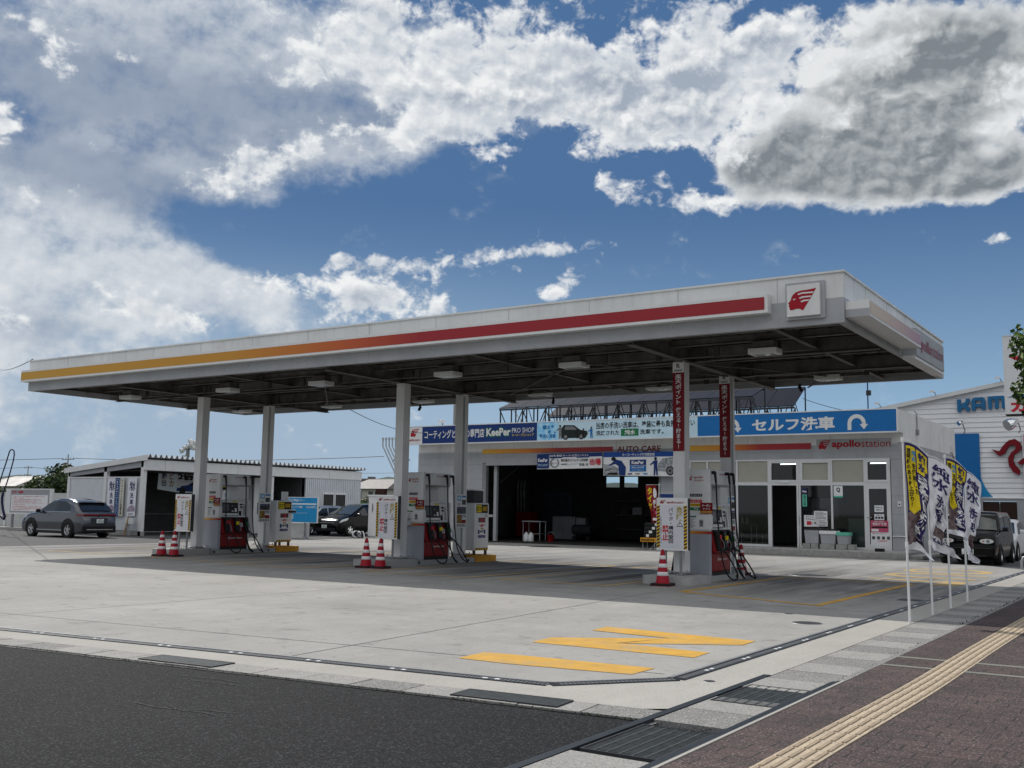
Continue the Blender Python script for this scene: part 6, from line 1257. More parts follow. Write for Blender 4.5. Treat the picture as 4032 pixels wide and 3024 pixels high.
for x, y in ((SX1-.12, SY0+.02), (-42.72, SY0+.02), (SX0+.05, SY0+.02), (SX1-.12, 35.6), (SX1-.12, 38.2), (SX0+.05, SY1)):
    b = MB(); b.box(x-.1, x+.1, y-.02, y+.16, 0, 3.0+(x-SX0)*.075, WHITE2); b.build('post', t, True)
b = MB(); b.box(SX0+.15, SX1-.25, SY0+.05, SY0+.08, .22, 2.62, CORR); b.box(SX0+.15, SX1-.25, SY0+.02, SY0+.10, 2.62, 2.68, WHITE2); b.box(SX0, SX1, SY0, SY0+.2, 0, .2, CONC); b.build('screen_wall', t, True)
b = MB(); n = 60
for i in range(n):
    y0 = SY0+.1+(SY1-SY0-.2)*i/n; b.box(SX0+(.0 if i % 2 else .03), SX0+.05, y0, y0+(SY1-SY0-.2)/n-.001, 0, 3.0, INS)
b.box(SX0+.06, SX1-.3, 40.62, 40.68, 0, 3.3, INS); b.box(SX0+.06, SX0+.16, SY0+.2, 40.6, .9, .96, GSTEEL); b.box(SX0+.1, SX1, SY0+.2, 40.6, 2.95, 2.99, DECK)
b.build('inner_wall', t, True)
b = MB(); y = 40.65; k = 0
while y < SY1-.02:
    w = .075; a = .0 if k % 2 else .03
    y1 = min(y+w, SY1)
    if not (41.95 < (y+y1)/2 < 43.85): b.box(SX1-.06, SX1+a, y, y1, .62, 3.45, CORR)
    else: b.box(SX1-.06, SX1+a, y, y1, 2.22, 3.45, CORR); b.box(SX1-.06, SX1+a, y, y1, .62, 1.10, CORR)
    y += w; k += 1
b.box(SX1-.06, SX1+.02, 40.65, SY1, 0, .61, LGREY); b.box(SX0+.1, SX1-.07, SY1-.05, SY1, 0, 3.4, CORR); b.build('room_wall', t, True)
for y0, y1 in ((41.95, 42.88), (42.92, 43.85)):
    b = MB(); 
    for a, c, z0, z1 in ((y0, y1, 1.10, 1.19), (y0, y1, 2.12, 2.22), (y0, y0+.06, 1.19, 2.12), (y1-.06, y1, 1.19, 2.12)): b.box(SX1-.03, SX1+.06, a, c, z0, z1, ALU)
    w = b.build('window', t, True); b = MB(); b.box(SX1+.01+42.5, SX1+.02+42.5, y0+.06-37.5, y1-.06-37.5, 1.19, 2.12, mat('dark_pane', (.006, .007, .008), .08, var=0, spec=.2) if 'dark_pane' not in bpy.data.materials else bpy.data.materials['dark_pane']); b.build('pane', w)
for xc, lab, kind in ((-42.08, 'white banner with a purple print hung on the shed wall, leftmost of three', 0), (-41.48, 'navy and cream banner hung on the shed wall between two white ones', 1), (-40.58, 'white banner with a purple print hung beside the corner post of the shed', 0)):
    tt = thing('hanging_banner', lab, 'banner', (xc, SY0-.06, .86), 0, 'banners on the shed wall'); f = front(); b = MB(); l = MB()
    if kind == 0:
        b.prism(f, [(-.29, .0), (.29, .03), (.30, 1.74), (-.30, 1.74)], FWHITE, 0, .01); VI = PURPLE
        l.text(f, '純水', -.18, .22, 1.16, 1.62, VI, .03, .014); l.text(f, '洗', -.12, .12, .82, 1.08, VI, .02, .014); l.text(f, '車', -.12, .12, .54, .78, VI, .02, .014); l.flat(f, [(-.28, .22), (.28, .22), (.24, .42), (.1, .52), (-.1, .48), (-.26, .36)], mat('violet_photo', (.16, .10, .16), .7, var=.6, vs=12, col2=(.5, .45, .52)) if 'violet_photo' not in bpy.data.materials else bpy.data.materials['violet_photo'], .012); l.text(f, 'KeePer', -.18, .16, .07, .16, GINK, .02, .014)
    else:
        b.prism(f, [(-.36, .0), (.0, .0), (.0, 1.75), (-.36, 1.75)], NAVY, 0, .01); b.prism(f, [(.001, .0), (.30, .0), (.30, 1.75), (.001, 1.75)], mat('cream_cloth', (.62, .6, .52), .8, var=.04), 0, .01)
        for z0, z1 in ((.06, .86), (.92, 1.68)): l.rect(f, -.31, -.05, z0, z1, PALEB, .012); l.rect(f, -.295, -.065, z0+.015, z1-.015, NAVY, .014)
        l.vtext(f, 'KeePer', -.26, -.10, .98, 1.62, PAPER, .04, .018); l.vtext(f, 'PROSHOP', -.25, -.11, .1, .82, PALEB, .02, .018); l.vtext(f, 'カーコーティング技術認定店', .07, .23, .06, 1.70, INK, .02, .014)
    b.build('cloth', tt); l.build('lettering', tt)
# banner hung inside the shed
tt = thing('shed_banner', 'wide pale banner with bold figures and a blue car hung inside the shed', 'banner', (-42.5, 33.1, 2.0)); f = side(); b = MB()
b.poly([(0, 0, .17), (0, 1.1, .05), (0, 3.2, .0), (0, 3.2, 1.12), (0, 0.05, 1.10)], mat('pale_blue_banner', (.60, .74, .80), .8, var=.35, vs=1.5, col2=(.80, .82, .82))); b.poly([(.006, 1.15, .3), (.006, 3.19, .3), (.006, 3.19, 1.11), (.006, 1.15, 1.1)], FWHITE); b.build('cloth', tt)
b = MB(); l = f; b.text(f, '2倍', 1.2, 2.15, .66, 1.03, INK, .05, .012); b.text(f, '長い効果', 2.2, 3.1, .70, .95, INK, .04, .012); b.rect(f, 1.2, 2.3, .60, .615, GINK, .01)
b.vtext(f, '艶出', .2, .55, .30, 1.06, PAPER, .07, .010); b.vtext(f, '艶出', .21, .54, .31, 1.05, mat('slate_print', (.14, .18, .3), .7, var=.5, vs=5), .02, .014); b.vtext(f, 'ピカ', .65, 1.0, .28, 1.02, PAPER, .07, .010); b.vtext(f, 'ピカ', .66, .99, .29, 1.01, mat('rose_print', (.5, .22, .16), .7, var=.5, vs=5), .02, .014)
b.flat(f, [(1.15, .10), (1.18, .28), (1.45, .36), (1.85, .42), (2.1, .56), (2.7, .58), (3.0, .42), (3.15, .36), (3.15, .08)], mat('printed_blue_car', (.012, .05, .22), .5, var=.3), .014); b.flat(f, [(1.9, .42), (2.14, .53), (2.64, .55), (2.85, .44)], INK, .018); b.flat(f, [(1.2, .30), (1.4, .34), (1.38, .29), (1.22, .26)], PAPER, .018)
for u in (1.52, 2.75): b.flat(f, [(u+.19*math.cos(k*PI/9), .12+.17*math.sin(k*PI/9)) for k in range(18)], INK, .020)
b.build('lettering', tt)
for y, z, w, h, m, lab in ((36.3, 2.35, .45, .30, FYEL, 'small yellow sign hung inside the shed behind the left dispenser'), (36.5, 1.70, .9, .5, PAPER, 'pale blue and white sheet under the yellow sign inside the shed')):
    tt = thing('hanging_sign', lab, 'sign', (-41.2, y, z), 0, 'signs hung in the shed'); b = MB(); b.box(-.01, .01, -w/2, w/2, 0, h, m); b.build('sign_plate', tt); b = MB(); b.rect(side(x=.01), -w*.3, w*.3, h*.3, h*.7, INK if m is FYEL else SKYB, .003); b.build('lettering', tt)
simple('wash_machine', 'white upright wash machine standing in the shed behind the left dispenser', 'machine', (-41.2, 38.5, 0), (('machine_body', lambda q: q.box(-.3, .3, -.55, .55, 0, 2.9, WHITE2)), ('machine_panel', lambda q: q.box(.301, .33, -.3, .3, 1.0, 1.6, DGREY))))
simple('meter_box', 'white meter box on the corner post of the shed', 'box', (-40.35, 30.1, .52), (('box_body', lambda q: q.box(-.3, .12, -.12, .05, 0, .26, WHITE2)), ('box_pipes', lambda q: [q.tube([(x, -.04, 0), (x, -.04, -.52)], .02, 6, LGREY) for x in (-.18, -.1, -.02)])))
b = MB(); b.tube([(0, 0, 0), (.15, .1, .9)], .03, 6, WOOD); b.tube([(.05, .1, .02), (-.1, .15, .75)], .02, 6, GSTEEL); o = b.build('brooms'); o.location = (-40.55, 29.9, 0); tag(o, 'wooden sticks leaning on the corner of the shed', 'broom')
# menu board, cabinet, bundle
f = front(); 
tt = thing('menu_board', 'bright blue car wash price board on a grey post by the shed', 'sign', (-33.5, 34.0, 0)); b = MB(); b.box(-.92, .92, 0, .06, .71, 1.86, WHITE2); b.box(-.89, .89, -.006, -.0005, .74, 1.83, SKYB); b.build('sign_board', tt)
b = MB(); b.cyl((.12, .08, 0), (.12, .08, 1.7), .045, None, 10, GSTEEL); b.hexa([(-.02, -.02, 0), (.26, -.02, 0), (.26, .2, 0), (-.02, .2, 0)], [(.08, .05, .12), (.16, .05, .12), (.16, .11, .12), (.08, .11, .12)], GSTEEL); b.build('sign_post', tt)
b = MB(); f2 = front(y=-.006); b.text(f2, 'Car Wash', -.84, -.25, 1.66, 1.78, PAPER, .03); b.text(f2, '洗車メニュー', -.2, .15, 1.68, 1.76, PAPER, .01); b.rect(f2, -.84, .84, 1.52, 1.58, PAPER); b.text(f2, 'シャンプー洗車', -.8, .0, 1.36, 1.46, PAPER, .02); b.text(f2, '2,310円', .25, .8, 1.36, 1.46, PAPER, .02); b.text(f2, '(室内)', -.8, -.4, 1.24, 1.31, PAPER, .0); b.rect(f2, -.8, .3, 1.14, 1.15, PAPER); b.rect(f2, -.8, -.55, .88, 1.08, PALEB); b.flat(f2, [(-.75, .94), (-.6, .94), (-.62, 1.0), (-.72, 1.02)], BLUE, .006); b.build('lettering', tt)
b = MB(); b.box(-.75, .45, .0, .2, 0, .70, mat('rendered_wall', (.55, .55, .54), .8, var=.08, vs=3)); o = b.build('low_wall', bevel=.02); o.location = (-33.85, 34.2, 0); tag(o, 'low pale rendered wall under the blue price board', 'wall')
simple('storage_cabinet', 'tall white cabinet with a grey door standing behind the middle danger sign', 'cabinet', (-32.5, 38.3, 0), (('cabinet_body', lambda q: q.box(-.32, .32, -.6, .6, .08, 1.98, WHITE2)), ('cabinet_roof', lambda q: q.box(-.36, .36, -.64, .64, 1.981, 2.04, PAPER)), ('cabinet_door', lambda q: [q.box(.321, .33, -.5, .1, .15, .85, GSTEEL)]), ('lettering', lambda q: [q.prism(front(y=-.6), [(-.12, 1.15), (.02, 1.15), (.02, 1.68), (-.12, 1.68)], PAPER, 0, .01), q.vtext(front(y=-.61), '土壌検査設備', -.1, .0, 1.18, 1.65, INK, .02)])))
tt = thing('hose_bundle', 'black and white bundle of coiled hose on the ground by the white cabinet', 'bundle', (-33.1, 37.45, 0)); b = MB()
for k, m in enumerate((PAPER, INK, PAPER, INK)): b.tube([(-.22+.12*k+.12*math.cos(q*PI/8), .10*math.cos(q*PI/8+k), .16+.13*math.sin(q*PI/8)) for q in range(15)], .045, 6, m)
b.build('coil', tt); b = MB(); b.tube([(.2, 0, .3), (.35, -.1, .2), (.4, -.1, .02)], .03, 6, PAPER); b.tube([(-.3, 0, .03), (-.5, -.05, .03)], .03, 6, INK); b.build('hose_end', tt)
# air sign, fence, hose loop
tt = thing('air_sign', 'wide grey framed notice board with red text before the left fence', 'sign', (-50.1, 31.4, 0)); b = MB(); b.box(-2.55, 1.55, 0, .12, .80, 2.13, WHITE2); b.box(-2.1, 1.35, -.012, -.001, .90, 2.08, mat('sign_grey', (.33, .34, .36), .5, var=.04)); b.box(-2.0, 1.25, -.02, -.0125, .96, 1.80, PAPER); b.build('sign_board', tt)
for x in (-1.9, 1.0): b = MB(); b.cyl((x, .06, 0), (x, .06, .8), .07, None, 8, GSTEEL); b.build('sign_post', tt)
b = MB(); f = front(y=-.02); b.text(f, 'エアー点検', -2.0, -.95, 1.89, 2.02, LRED, .04)
for k, (ln, tx_) in enumerate(((1, '1 エアーゲージの使用方法をよくお読みください'), (.35, 'お願いします'), (.9, '2 タイヤの空気圧は車種により異なります'), (.75, '3 規定の空気圧に合わせて下さい'), (.95, '4 バルブキャップを必ず締めて下さい'), (.4, 'ご注意ください'), (.9, '※ご不明な点はお気軽に、係員までお申し付け'), (.95, '下さい。使用後は元の場所へお戻し下さい'), (.5, 'ご協力お願いします'))): b.text(f, tx_, -1.85, -1.85+2.9*ln, 1.70-.082*k-.03*(k > 5), 1.745-.082*k-.03*(k > 5), LRED, .02)
b.build('lettering', tt)
tt = thing('panel_fence', 'pale slatted metal fence left of the shed', 'fence', (-55, 32.6, 0)); FEN = mat('pale_fence_slat', (.50, .51, .50), .5, var=.06)
b = MB()
for k in range(17): b.box(-12, 8.6, 0, .03, .12+k*.104, .12+k*.104+.095, FEN)
b.box(-12, 8.6, -.01, .04, 1.885, 1.93, FEN); b.box(-12, 8.6, -.02, .05, .02, .10, FEN); b.build('slats', tt)
for k in range(11): b = MB(); b.box(-11.8+2.04*k-.06, -11.8+2.04*k+.06, -.06, -.015, 0, 1.95, WHITE2); b.build('fence_post', tt)
b = MB(); b.box(-72, -45.8, 31.0, 34, -.05, .12, CONC); struct('verge', b)
tt = thing('air_hose', 'dark blue air hose hanging in a tall loop at the left edge of the view', 'hose', (-44.3, 26, 0)); BH = mat('blue_hose', (.012, .016, .06), .5, var=.1)
b = MB(); b.tube([(x+44.3, 0, z) for x, z in ((-44.9, 1.45), (-44.25, 2.0), (-44.07, 2.51), (-43.98, 2.72), (-43.80, 3.1), (-43.67, 3.42), (-43.58, 3.64), (-43.48, 3.72), (-43.36, 3.73), (-43.24, 3.67), (-43.19, 3.5), (-43.24, 3.2), (-43.43, 2.67), (-43.61, 2.24), (-43.84, 1.83))], .028, 7, BH); b.tube([(x+44.3, 0, z) for x, z in ((-43.84, 1.83), (-43.88, 1.62), (-43.86, 1.4), (-43.74, 1.08), (-43.58, .80), (-43.62, .68), (-43.72, .72), (-43.85, .80), (-44.05, .80), (-44.5, .78))], .055, 7, BH); b.build('hose', tt)
b = MB(); b.cyl((-.6, 0, 0), (-.6, 0, 1.5), .05, None, 8, BLUE); b.build('stand', tt)
# ------------------------------------------------------------------ the white hall behind the shop
t = thing('white_hall', 'large white boarded hall with blue letters behind the shop', 'building', (-4, 60, 0))
BRD = mat('white_board_cladding', (.86, .87, .88), .5, var=.03, vs=.6, streak=.02)
def zr(x): return 7.92+(x+12.05)*.179
b = MB(); z = 2.46
while z < 13.4:
    z1 = z+.27; xl = max(-17, -12.05+(z-7.70)/.179)
    if xl < 13:
        xm = max(-17, -12.05+(z1-7.70)/.179); b.hexa([(xl, 59.96, z), (14, 59.96, z), (14, 60.2, z), (xl, 60.2, z)], [(min(xm, 14), 60.0, z1-.004), (14, 60.0, z1-.004), (14, 60.2, z1-.004), (min(xm, 14), 60.2, z1-.004)], BRD)
    z += .27
b.build('cladding', t, True)
b = MB(); b.box(-17, -9.26, 59.9, 60.2, 0, 2.44, LGREY); b.box(-7.61, 14, 59.9, 60.2, 0, 2.44, LGREY); b.box(-9.26, -7.61, 59.9, 60.2, 2.29, 2.44, LGREY); b.box(-17, 14, 59.86, 60.2, 2.44, 2.46, WHITE2); b.build('wall', t, True)
b = MB(); b.hexa([(-18, 59.7, zr(-18)-.22), (14, 59.7, zr(14)-.22), (14, 60.3, zr(14)-.22), (-18, 60.3, zr(-18)-.22)], [(-18, 59.7, zr(-18)), (14, 59.7, zr(14)), (14, 60.3, zr(14)), (-18, 60.3, zr(-18))], WHITE2)
b.hexa([(-18, 60.31, zr(-18)-.1), (14, 60.31, zr(14)-.1), (14, 85, zr(14)-.1), (-18, 85, zr(-18)-.1)], [(-18, 60.31, zr(-18)-.02), (14, 60.31, zr(14)-.02), (14, 85, zr(14)-.02), (-18, 85, zr(-18)-.02)], LGREY); b.build('roof', t, True)
b = MB(); b.box(-17, -16.8, 60.21, 84, 0, 6.7, BRD); b.build('side_wall', t, True)
for x0, x1 in ((-9.25, -8.45), (-8.43, -7.62)): b = MB(); b.box(x0, x1, 59.94, 60.0, 0, 2.27, mat('brown_door', (.035, .018, .013), .5, var=.1)); d = b.build('door', t, True); b = MB(); xh = -8.56 if x0 < -9 else -8.32; b.box(xh-.03+4, xh+.03+4, -.09, -.061, 1.0, 1.15, STEEL); b.build('door_handle', d)
f = front(y=59.93); b = MB(); b.prism(f, [(-13, 2.5), (-9.31, 2.5), (-9.31, 5.9), (-13, 5.9)], BLUE, 0, .08); sp_ = b.build('blue_panel', t, True)
b = MB(); b.flat(front(y=-.08), [(-5.31, 2.52), (-4.75, 2.52), (-4.9, 2.68), (-5.05, 2.92), (-5.18, 3.2), (-5.31, 3.55)], SKYB, .006); b.build('pale_curve', t)
ku = lambda p: (-10.34+(p[0]-470)*.003456, 7.77-(p[1]-990)*.004+(p[0]-470)*.00003)
def letter(polys):
    b = MB()
    for k, pl_ in enumerate(polys): b.prism(f, [ku(p) for p in pl_], mat('letter_blue', (.02, .15, .33), .45, var=.04) if 'letter_blue' not in bpy.data.materials else bpy.data.materials['letter_blue'], 0, .16+.002*k)
    b.build('raised_letter', t, True)
letter([[(470, 990), (524, 990), (526, 1157), (475, 1157)], [(527, 1058), (555, 1055), (585, 1035), (600, 1012), (600, 985), (655, 985), (655, 1015), (640, 1052), (612, 1078), (590, 1085), (527, 1112)], [(527, 1075), (600, 1070), (632, 1092), (655, 1122), (655, 1155), (605, 1157), (605, 1133), (585, 1113), (527, 1113)]])
letter([[(680, 1150), (680, 1020), (698, 988), (736, 978), (736, 1150)], [(737, 978), (840, 975), (866, 990), (878, 1018), (737, 1018)], [(825, 1019), (878, 1019), (878, 1142), (825, 1145)], [(737, 1066), (824, 1066), (824, 1106), (737, 1106)]])
letter([[(917, 970), (972, 970), (972, 1140), (920, 1140)], [(973, 970), (1135, 968), (1150, 980), (1150, 1012), (973, 1012)], [(1012, 1013), (1065, 1013), (1065, 1138), (1015, 1138)], [(1112, 1013), (1165, 1013), (1165, 1138), (1115, 1138)]])
letter([[(1200, 980), (1250, 980), (1250, 1138), (1200, 1138)], [(1251, 1013), (1310, 1013), (1310, 1040), (1251, 1040)]])
b = MB(); MK = [(-8.7, 5.04), (-8.33, 4.93), (-8.15, 5.21), (-7.85, 5.50), (-7.56, 5.56), (-7.33, 5.38), (-7.25, 5.05), (-7.42, 4.86), (-7.62, 4.72), (-7.68, 4.45), (-7.60, 4.2), (-7.38, 3.92), (-7.40, 3.66), (-7.69, 3.80), (-7.90, 4.15), (-7.93, 4.55), (-7.78, 4.83), (-7.56, 5.02), (-7.55, 5.18), (-7.69, 5.26), (-7.89, 5.15), (-8.06, 4.80), (-8.34, 4.66)]
for a in range(11): i, j = a, 22-a; b.prism(f, [MK[i], MK[i+1], MK[j-1] if j-1 > i+1 else MK[i+1], MK[j]] if j-1 > i+1 else [MK[i], MK[i+1], MK[j]], DRED, 0, .20, INK)
b.prism(f, [(-7.50, 4.30), (-7.2, 4.55), (-7.0, 4.55), (-7.0, 4.35), (-7.28, 4.2)], DRED, 0, .2, INK); b.build('red_mark', t, True)
b = MB(); b.prism(f, [(-7.24, 2.6), (-4.6, 2.6), (-4.6, 5.84), (-7.24, 5.84)], WHITE2, 0, .08); b.rect(front(y=59.85), -7.16, -4.7, 2.7, 5.76, PINK, .004); b.build('pink_panel', t, True)
for x, z, lab in ((-11.5, 8.05, 'small white lamp on the hall roof edge, left one'), (-8.2, 8.62, 'small white lamp on the hall roof edge beside the tall sign'), (-14.45, 7.52, 'small white lamp on the hall roof edge just above the shop roof')):
    tt = thing('roof_lamp', lab, 'floodlight', (x, 59.5, z), 0, 'lamps on the hall roof'); b = MB(); b.tube([(.12, .2, 0), (.1, .05, .12), (0, 0, .18)], .025, 6, STEEL); b.build('lamp_arm', tt); b = MB(); b.hexa([(-.18, -.1, .14), (.1, -.1, .14), (.1, .1, .14), (-.18, .1, .14)], [(-.1, -.08, .24), (.08, -.08, .24), (.08, .08, .24), (-.1, .08, .24)], WHITE2); b.build('lamp_head', tt)
def flood(x, y, z, r, lab):
    tt = thing('wall_floodlight', lab, 'floodlight', (x, y, z), 0, 'floodlights on the hall wall'); b = MB(); b.tube([(0, .45, -.6), (.1, .3, -.45), (.06, .1, -.2), (0, 0, 0)], .03, 6, STEEL); b.build('lamp_arm', tt)
    b = MB(); vs = []; a = Vector((-.5, -.5, -.35)).normalized(); p = Vector((0, 0, 0))
    for k in range(5): b.cyl(p+a*(r*.5*k-.1), p+a*(r*.5*(k+1)-.1), r*math.sin((k+.3)*.33), r*math.sin((k+1.3)*.33), 14, CHROME, cap=k in (0, 4))
    b.build('lamp_head', tt)
flood(-10.05, 59.3, 6.5, .13, 'slim white floodlight on the hall wall above the blue panel'); flood(-7.15, 57.6, 6.35, .30, 'large round silver floodlight beside the tree')
t = thing('pylon_sign', 'tall white sign board with red shapes partly hidden by the tree', 'sign', (-5, 52, 0)); b = MB(); b.box(-1.93, 1.6, 0, .6, 6.17, 9.78, PAPER); b.box(-1.95, 1.62, -.02, .62, 9.781, 9.83, WHITE2); b.box(-1.93, 1.6, 0, .6, 6.12, 6.169, INK); b.build('sign_board', t)
for x in (.2, 1.2): b = MB(); b.cyl((x, .3, 0), (x, .3, 6.12), .15, None, 12, STEEL); b.build('sign_post', t)
b = MB(); f = front(); b.flat(f, [(-1.66, 8.8), (-1.30, 8.84), (-1.18, 9.06), (-1.02, 9.2), (-.95, 8.9), (-.6, 8.8), (-.9, 8.6), (-1.1, 8.45), (-1.27, 8.62), (-1.45, 8.66)], LRED); b.flat(f, [(-1.84, 6.93), (-1.6, 7.02), (-.4, 7.1), (-.4, 6.93)], BLUE); b.text(f, 'カメイ', -1.72, .6, 6.25, 6.80, LRED, .06); b.build('lettering', t)
b = MB(); b.tube([(-.0, 0, 0), (0, 0, .22), (.05, 0, .33), (.16, 0, .38), (.55, 0, .38), (.66, 0, .33), (.70, 0, .22), (.70, 0, 0)], .035, 8, STEEL); o = b.build('hoop_guard'); o.location = (-4.10, 32.7, 0); tag(o, 'low steel hoop guard at the right edge near the black car', 'guard')

# ------------------------------------------------------------------ trees, poles and the far background
def leafm(n, a, c, sc): return mat(n, a, .55, var=.0 if not c else .5, vs=sc, col2=c, spec=.3)
def tree(name, lab, loc, clumps, nleaf, size, m, trunk, seed, group=None, shell=.55):
    rs = random.Random(seed); t = thing(name, lab, 'tree', loc, 0, group); b = MB(); tot = sum(c[3]**2 for c in clumps)
    for cx, cy, cz, r, *sq in clumps:
        sz = sq[0] if sq else .85
        for _ in range(int(nleaf*r*r/tot)):
            while True:
                v = Vector((rs.gauss(0, 1), rs.gauss(0, 1), rs.gauss(0, 1)))
                if v.length > .01: break
            v.normalize(); rr = r*(shell+(1-shell)*rs.random()**.5)*(1+.12*math.sin(5*v.x+3*v.z+seed)+.1*math.sin(9*v.y+seed)); p = Vector((cx+v.x*rr, cy+v.y*rr, cz+v.z*rr*sz))
            n_ = (v+Vector((rs.uniform(-.9, .9), rs.uniform(-.9, .9), rs.uniform(-.4, .9)))).normalized(); e1 = n_.orthogonal().normalized(); e1.rotate(Matrix.Rotation(rs.uniform(0, 6.28), 3, n_)); e2 = n_.cross(e1); s = size*rs.uniform(.6, 1.25)
            b.add([p-e1*s*.5, p+e2*s*.34+n_*s*.06, p+e1*s*.55-n_*s*.05, p-e2*s*.34+n_*s*.06], [(0, 1, 2, 3)], m[rs.randrange(len(m))])
    b.build('crown', t); b = MB()
    for pts, r0, r1 in trunk:
        for k in range(len(pts)-1): u0, u1 = k/(len(pts)-1), (k+1)/(len(pts)-1); b.cyl(pts[k], pts[k+1], r0+(r1-r0)*u0, r0+(r1-r0)*u1, 8, BARK)
    b.build('trunk', t); return t
BARK = mat('bark', (.07, .055, .04), .9, var=.2, vs=8)
LF = [leafm('leaf_dark', (.030, .052, .016), (.018, .032, .010), .8), leafm('leaf_mid', (.050, .085, .020), (.030, .055, .014), .8), leafm('leaf_bright', (.085, .13, .025), (.055, .09, .02), .8)]
LY = [leafm('street_leaf_dark', (.028, .060, .012), (.016, .036, .008), 3), leafm('street_leaf', (.055, .105, .016), (.034, .068, .012), 3), leafm('street_leaf_pale', (.10, .17, .022), (.07, .12, .018), 3)]
tree('street_tree', 'green street tree reaching into the right edge of the view', (-1.80, 24.0, 0), [(-.85, 0, 5.15, .42, 1.05), (-.75, 0, 4.62, .42), (-.45, .1, 4.7, .8), (-.88, -.1, 4.05, .40), (-.62, .1, 3.72, .48), (-.35, 0, 4.0, .75), (-.5, 0, 3.38, .34), (.3, 0, 4.5, 1.0), (.3, .2, 5.3, .8), (-.55, .1, 3.10, .22), (.4, 0, 3.7, .8)], 5200, .15, LY, [([(.1, 0, 0), (.08, 0, 1.6), (.02, 0, 3.0), (0, 0, 4.6)], .09, .03), ([(.05, 0, 2.6), (-.4, 0, 3.6), (-.7, 0, 4.2)], .04, .012), ([(.03, 0, 3.0), (.5, .1, 4.0)], .04, .015)], 4)
tree('garden_tree', 'dark green tree just left of the shed roof', (-83.5, 55, 0), [(0, 0, 3.4, 1.7), (-1.2, 0, 2.5, 1.5), (1.0, 0, 2.6, 1.6), (.3, 0, 4.25, .8), (-.9, 0, 3.5, 1.0), (2.2, 0, 3.0, 1.3)], 2600, .34, LF[:2]+LF[:1], [([(0, 0, 0), (0, 0, 3)], .18, .08), ([(0, 0, 1.2), (1, 0, 2.6)], .1, .04)], 8, 'trees behind the left fence')
tree('garden_tree', 'broad green tree between the house roof and the taller dark tree', (-88.2, 55.5, 0), [(0, 0, 2.3, 1.4), (-1.6, 0, 2.0, 1.1), (1.4, 0, 2.6, 1.3), (.3, 0, 3.1, .9), (-2.6, 0, 1.7, .8)], 2400, .32, LF, [([(0, 0, 0), (0, 0, 2)], .16, .08)], 5, 'trees behind the left fence')
tree('garden_tree', 'small bright tree at the far left below the house roof', (-95.2, 56, 0), [(0, 0, 1.7, 1.2), (-1.2, 0, 1.9, 1.0)], 900, .3, LF[1:], [([(0, 0, 0), (0, 0, 1.6)], .12, .06)], 6, 'trees behind the left fence')
tree('garden_shrub', 'low dark shrub in front of the far white house', (-113, 128, 0), [(0, 0, 1.6, 2.0), (3, 0, 1.4, 1.8), (-3.5, 0, 1.5, 1.8), (6, 0, 1.2, 1.6)], 900, .6, LF, [([(0, 0, 0), (0, 0, 1.2)], .12, .06)], 9)
def house(name, lab, x0, x1, y0, y1, h, rh, wallm, roofm, wins, extra=None):
    t = thing(name, lab, 'house' if rh else 'apartment block', ((x0+x1)/2, (y0+y1)/2, 0)); b = MB(); b.box(x0, x1, y0, y1, 0, h, wallm)
    if extra: extra(b)
    b.build('wall', t, True)
    if rh:
        b = MB(); ov = .7; ym = (y0+y1)/2; ins = (x1-x0)*.16
        b.add([(x0-ov, y0-ov, h), (x1+ov, y0-ov, h), (x1+ov, y1+ov, h), (x0-ov, y1+ov, h), (x0+ins, ym, h+rh), (x1-ins*.5, ym, h+rh)], [(0, 1, 5, 4), (1, 2, 5), (2, 3, 4, 5), (3, 0, 4), (3, 2, 1, 0)], roofm); b.build('roof', t, True)
    for a, c, z0, z1 in wins: b = MB(); b.box(a, c, y0-.06, y0-.01, z0, z1, TGLASS); b.box(a-.08, a, y0-.07, y0-.01, z0-.05, z1+.05, ALU); b.box(c, c+.08, y0-.07, y0-.01, z0-.05, z1+.05, ALU); b.build('window', t, True)
ROOF1 = mat('grey_brown_tiles', (.20, .19, .18), .6, var=.2, vs=1.5); ROOF2 = mat('dark_tiles', (.06, .06, .065), .5, var=.2); CRM = mat('cream_render', (.55, .53, .48), .8, var=.08)
house('house', 'pale two storey house with a grey hipped roof far behind the white cabinet', -134, -124.5, 148, 156, 4.9, 1.9, CRM, ROOF1, [(-132, -130.6, 3.2, 4.4), (-129, -127.8, 3.2, 4.4), (-127.4, -126.2, 3.2, 4.4)], lambda b: b.box(-126.5, -124.4, 147.2, 147.95, 2.6, 4.9, BROWN))
house('house', 'dark roofed small house at the left of the far pale house', -140.5, -134.8, 150, 156, 3.6, 2.0, mat('brown_render', (.16, .12, .09), .8, var=.15), ROOF2, [(-139, -137.8, 2.0, 3.0)])
house('house', 'low house with a pale tiled roof at the far left behind the trees', -129, -121.8, 74, 80, 3.35, 1.2, CRM, mat('worn_pale_tiles', (.34, .32, .30), .5, var=.35, vs=1.2), [(-124.5, -123.6, 1.9, 2.9)])
house('house', 'grey roofed house near the left edge in the far distance', -168, -150, 96, 104, 4.2, 1.5, CRM, ROOF2, [(-160, -158, 2, 3.2)])
APM = mat('apartment_wall', (.20, .19, .18), .8, var=.1, vs=.3)
t = thing('apartment_block', 'grey brown apartment block with stepped balconies far off', 'apartment block', (-393, 450, 0)); b = MB(); b.box(-399, -386.5, 446, 458, 0, 17.6, APM); b.box(-390.5, -388, 447, 451, 17.6, 18.7, APM); b.build('wall', t, True)
for k in range(6): b = MB(); b.box(-401.6, -399.2, 444.5, 447, 1+k*2.8, 2.1+k*2.8, CRM); b.box(-401.2, -399.2, 446, 447.2, 2.1+k*2.8, 3.6+k*2.8, INK); b.build('balcony', t, True)
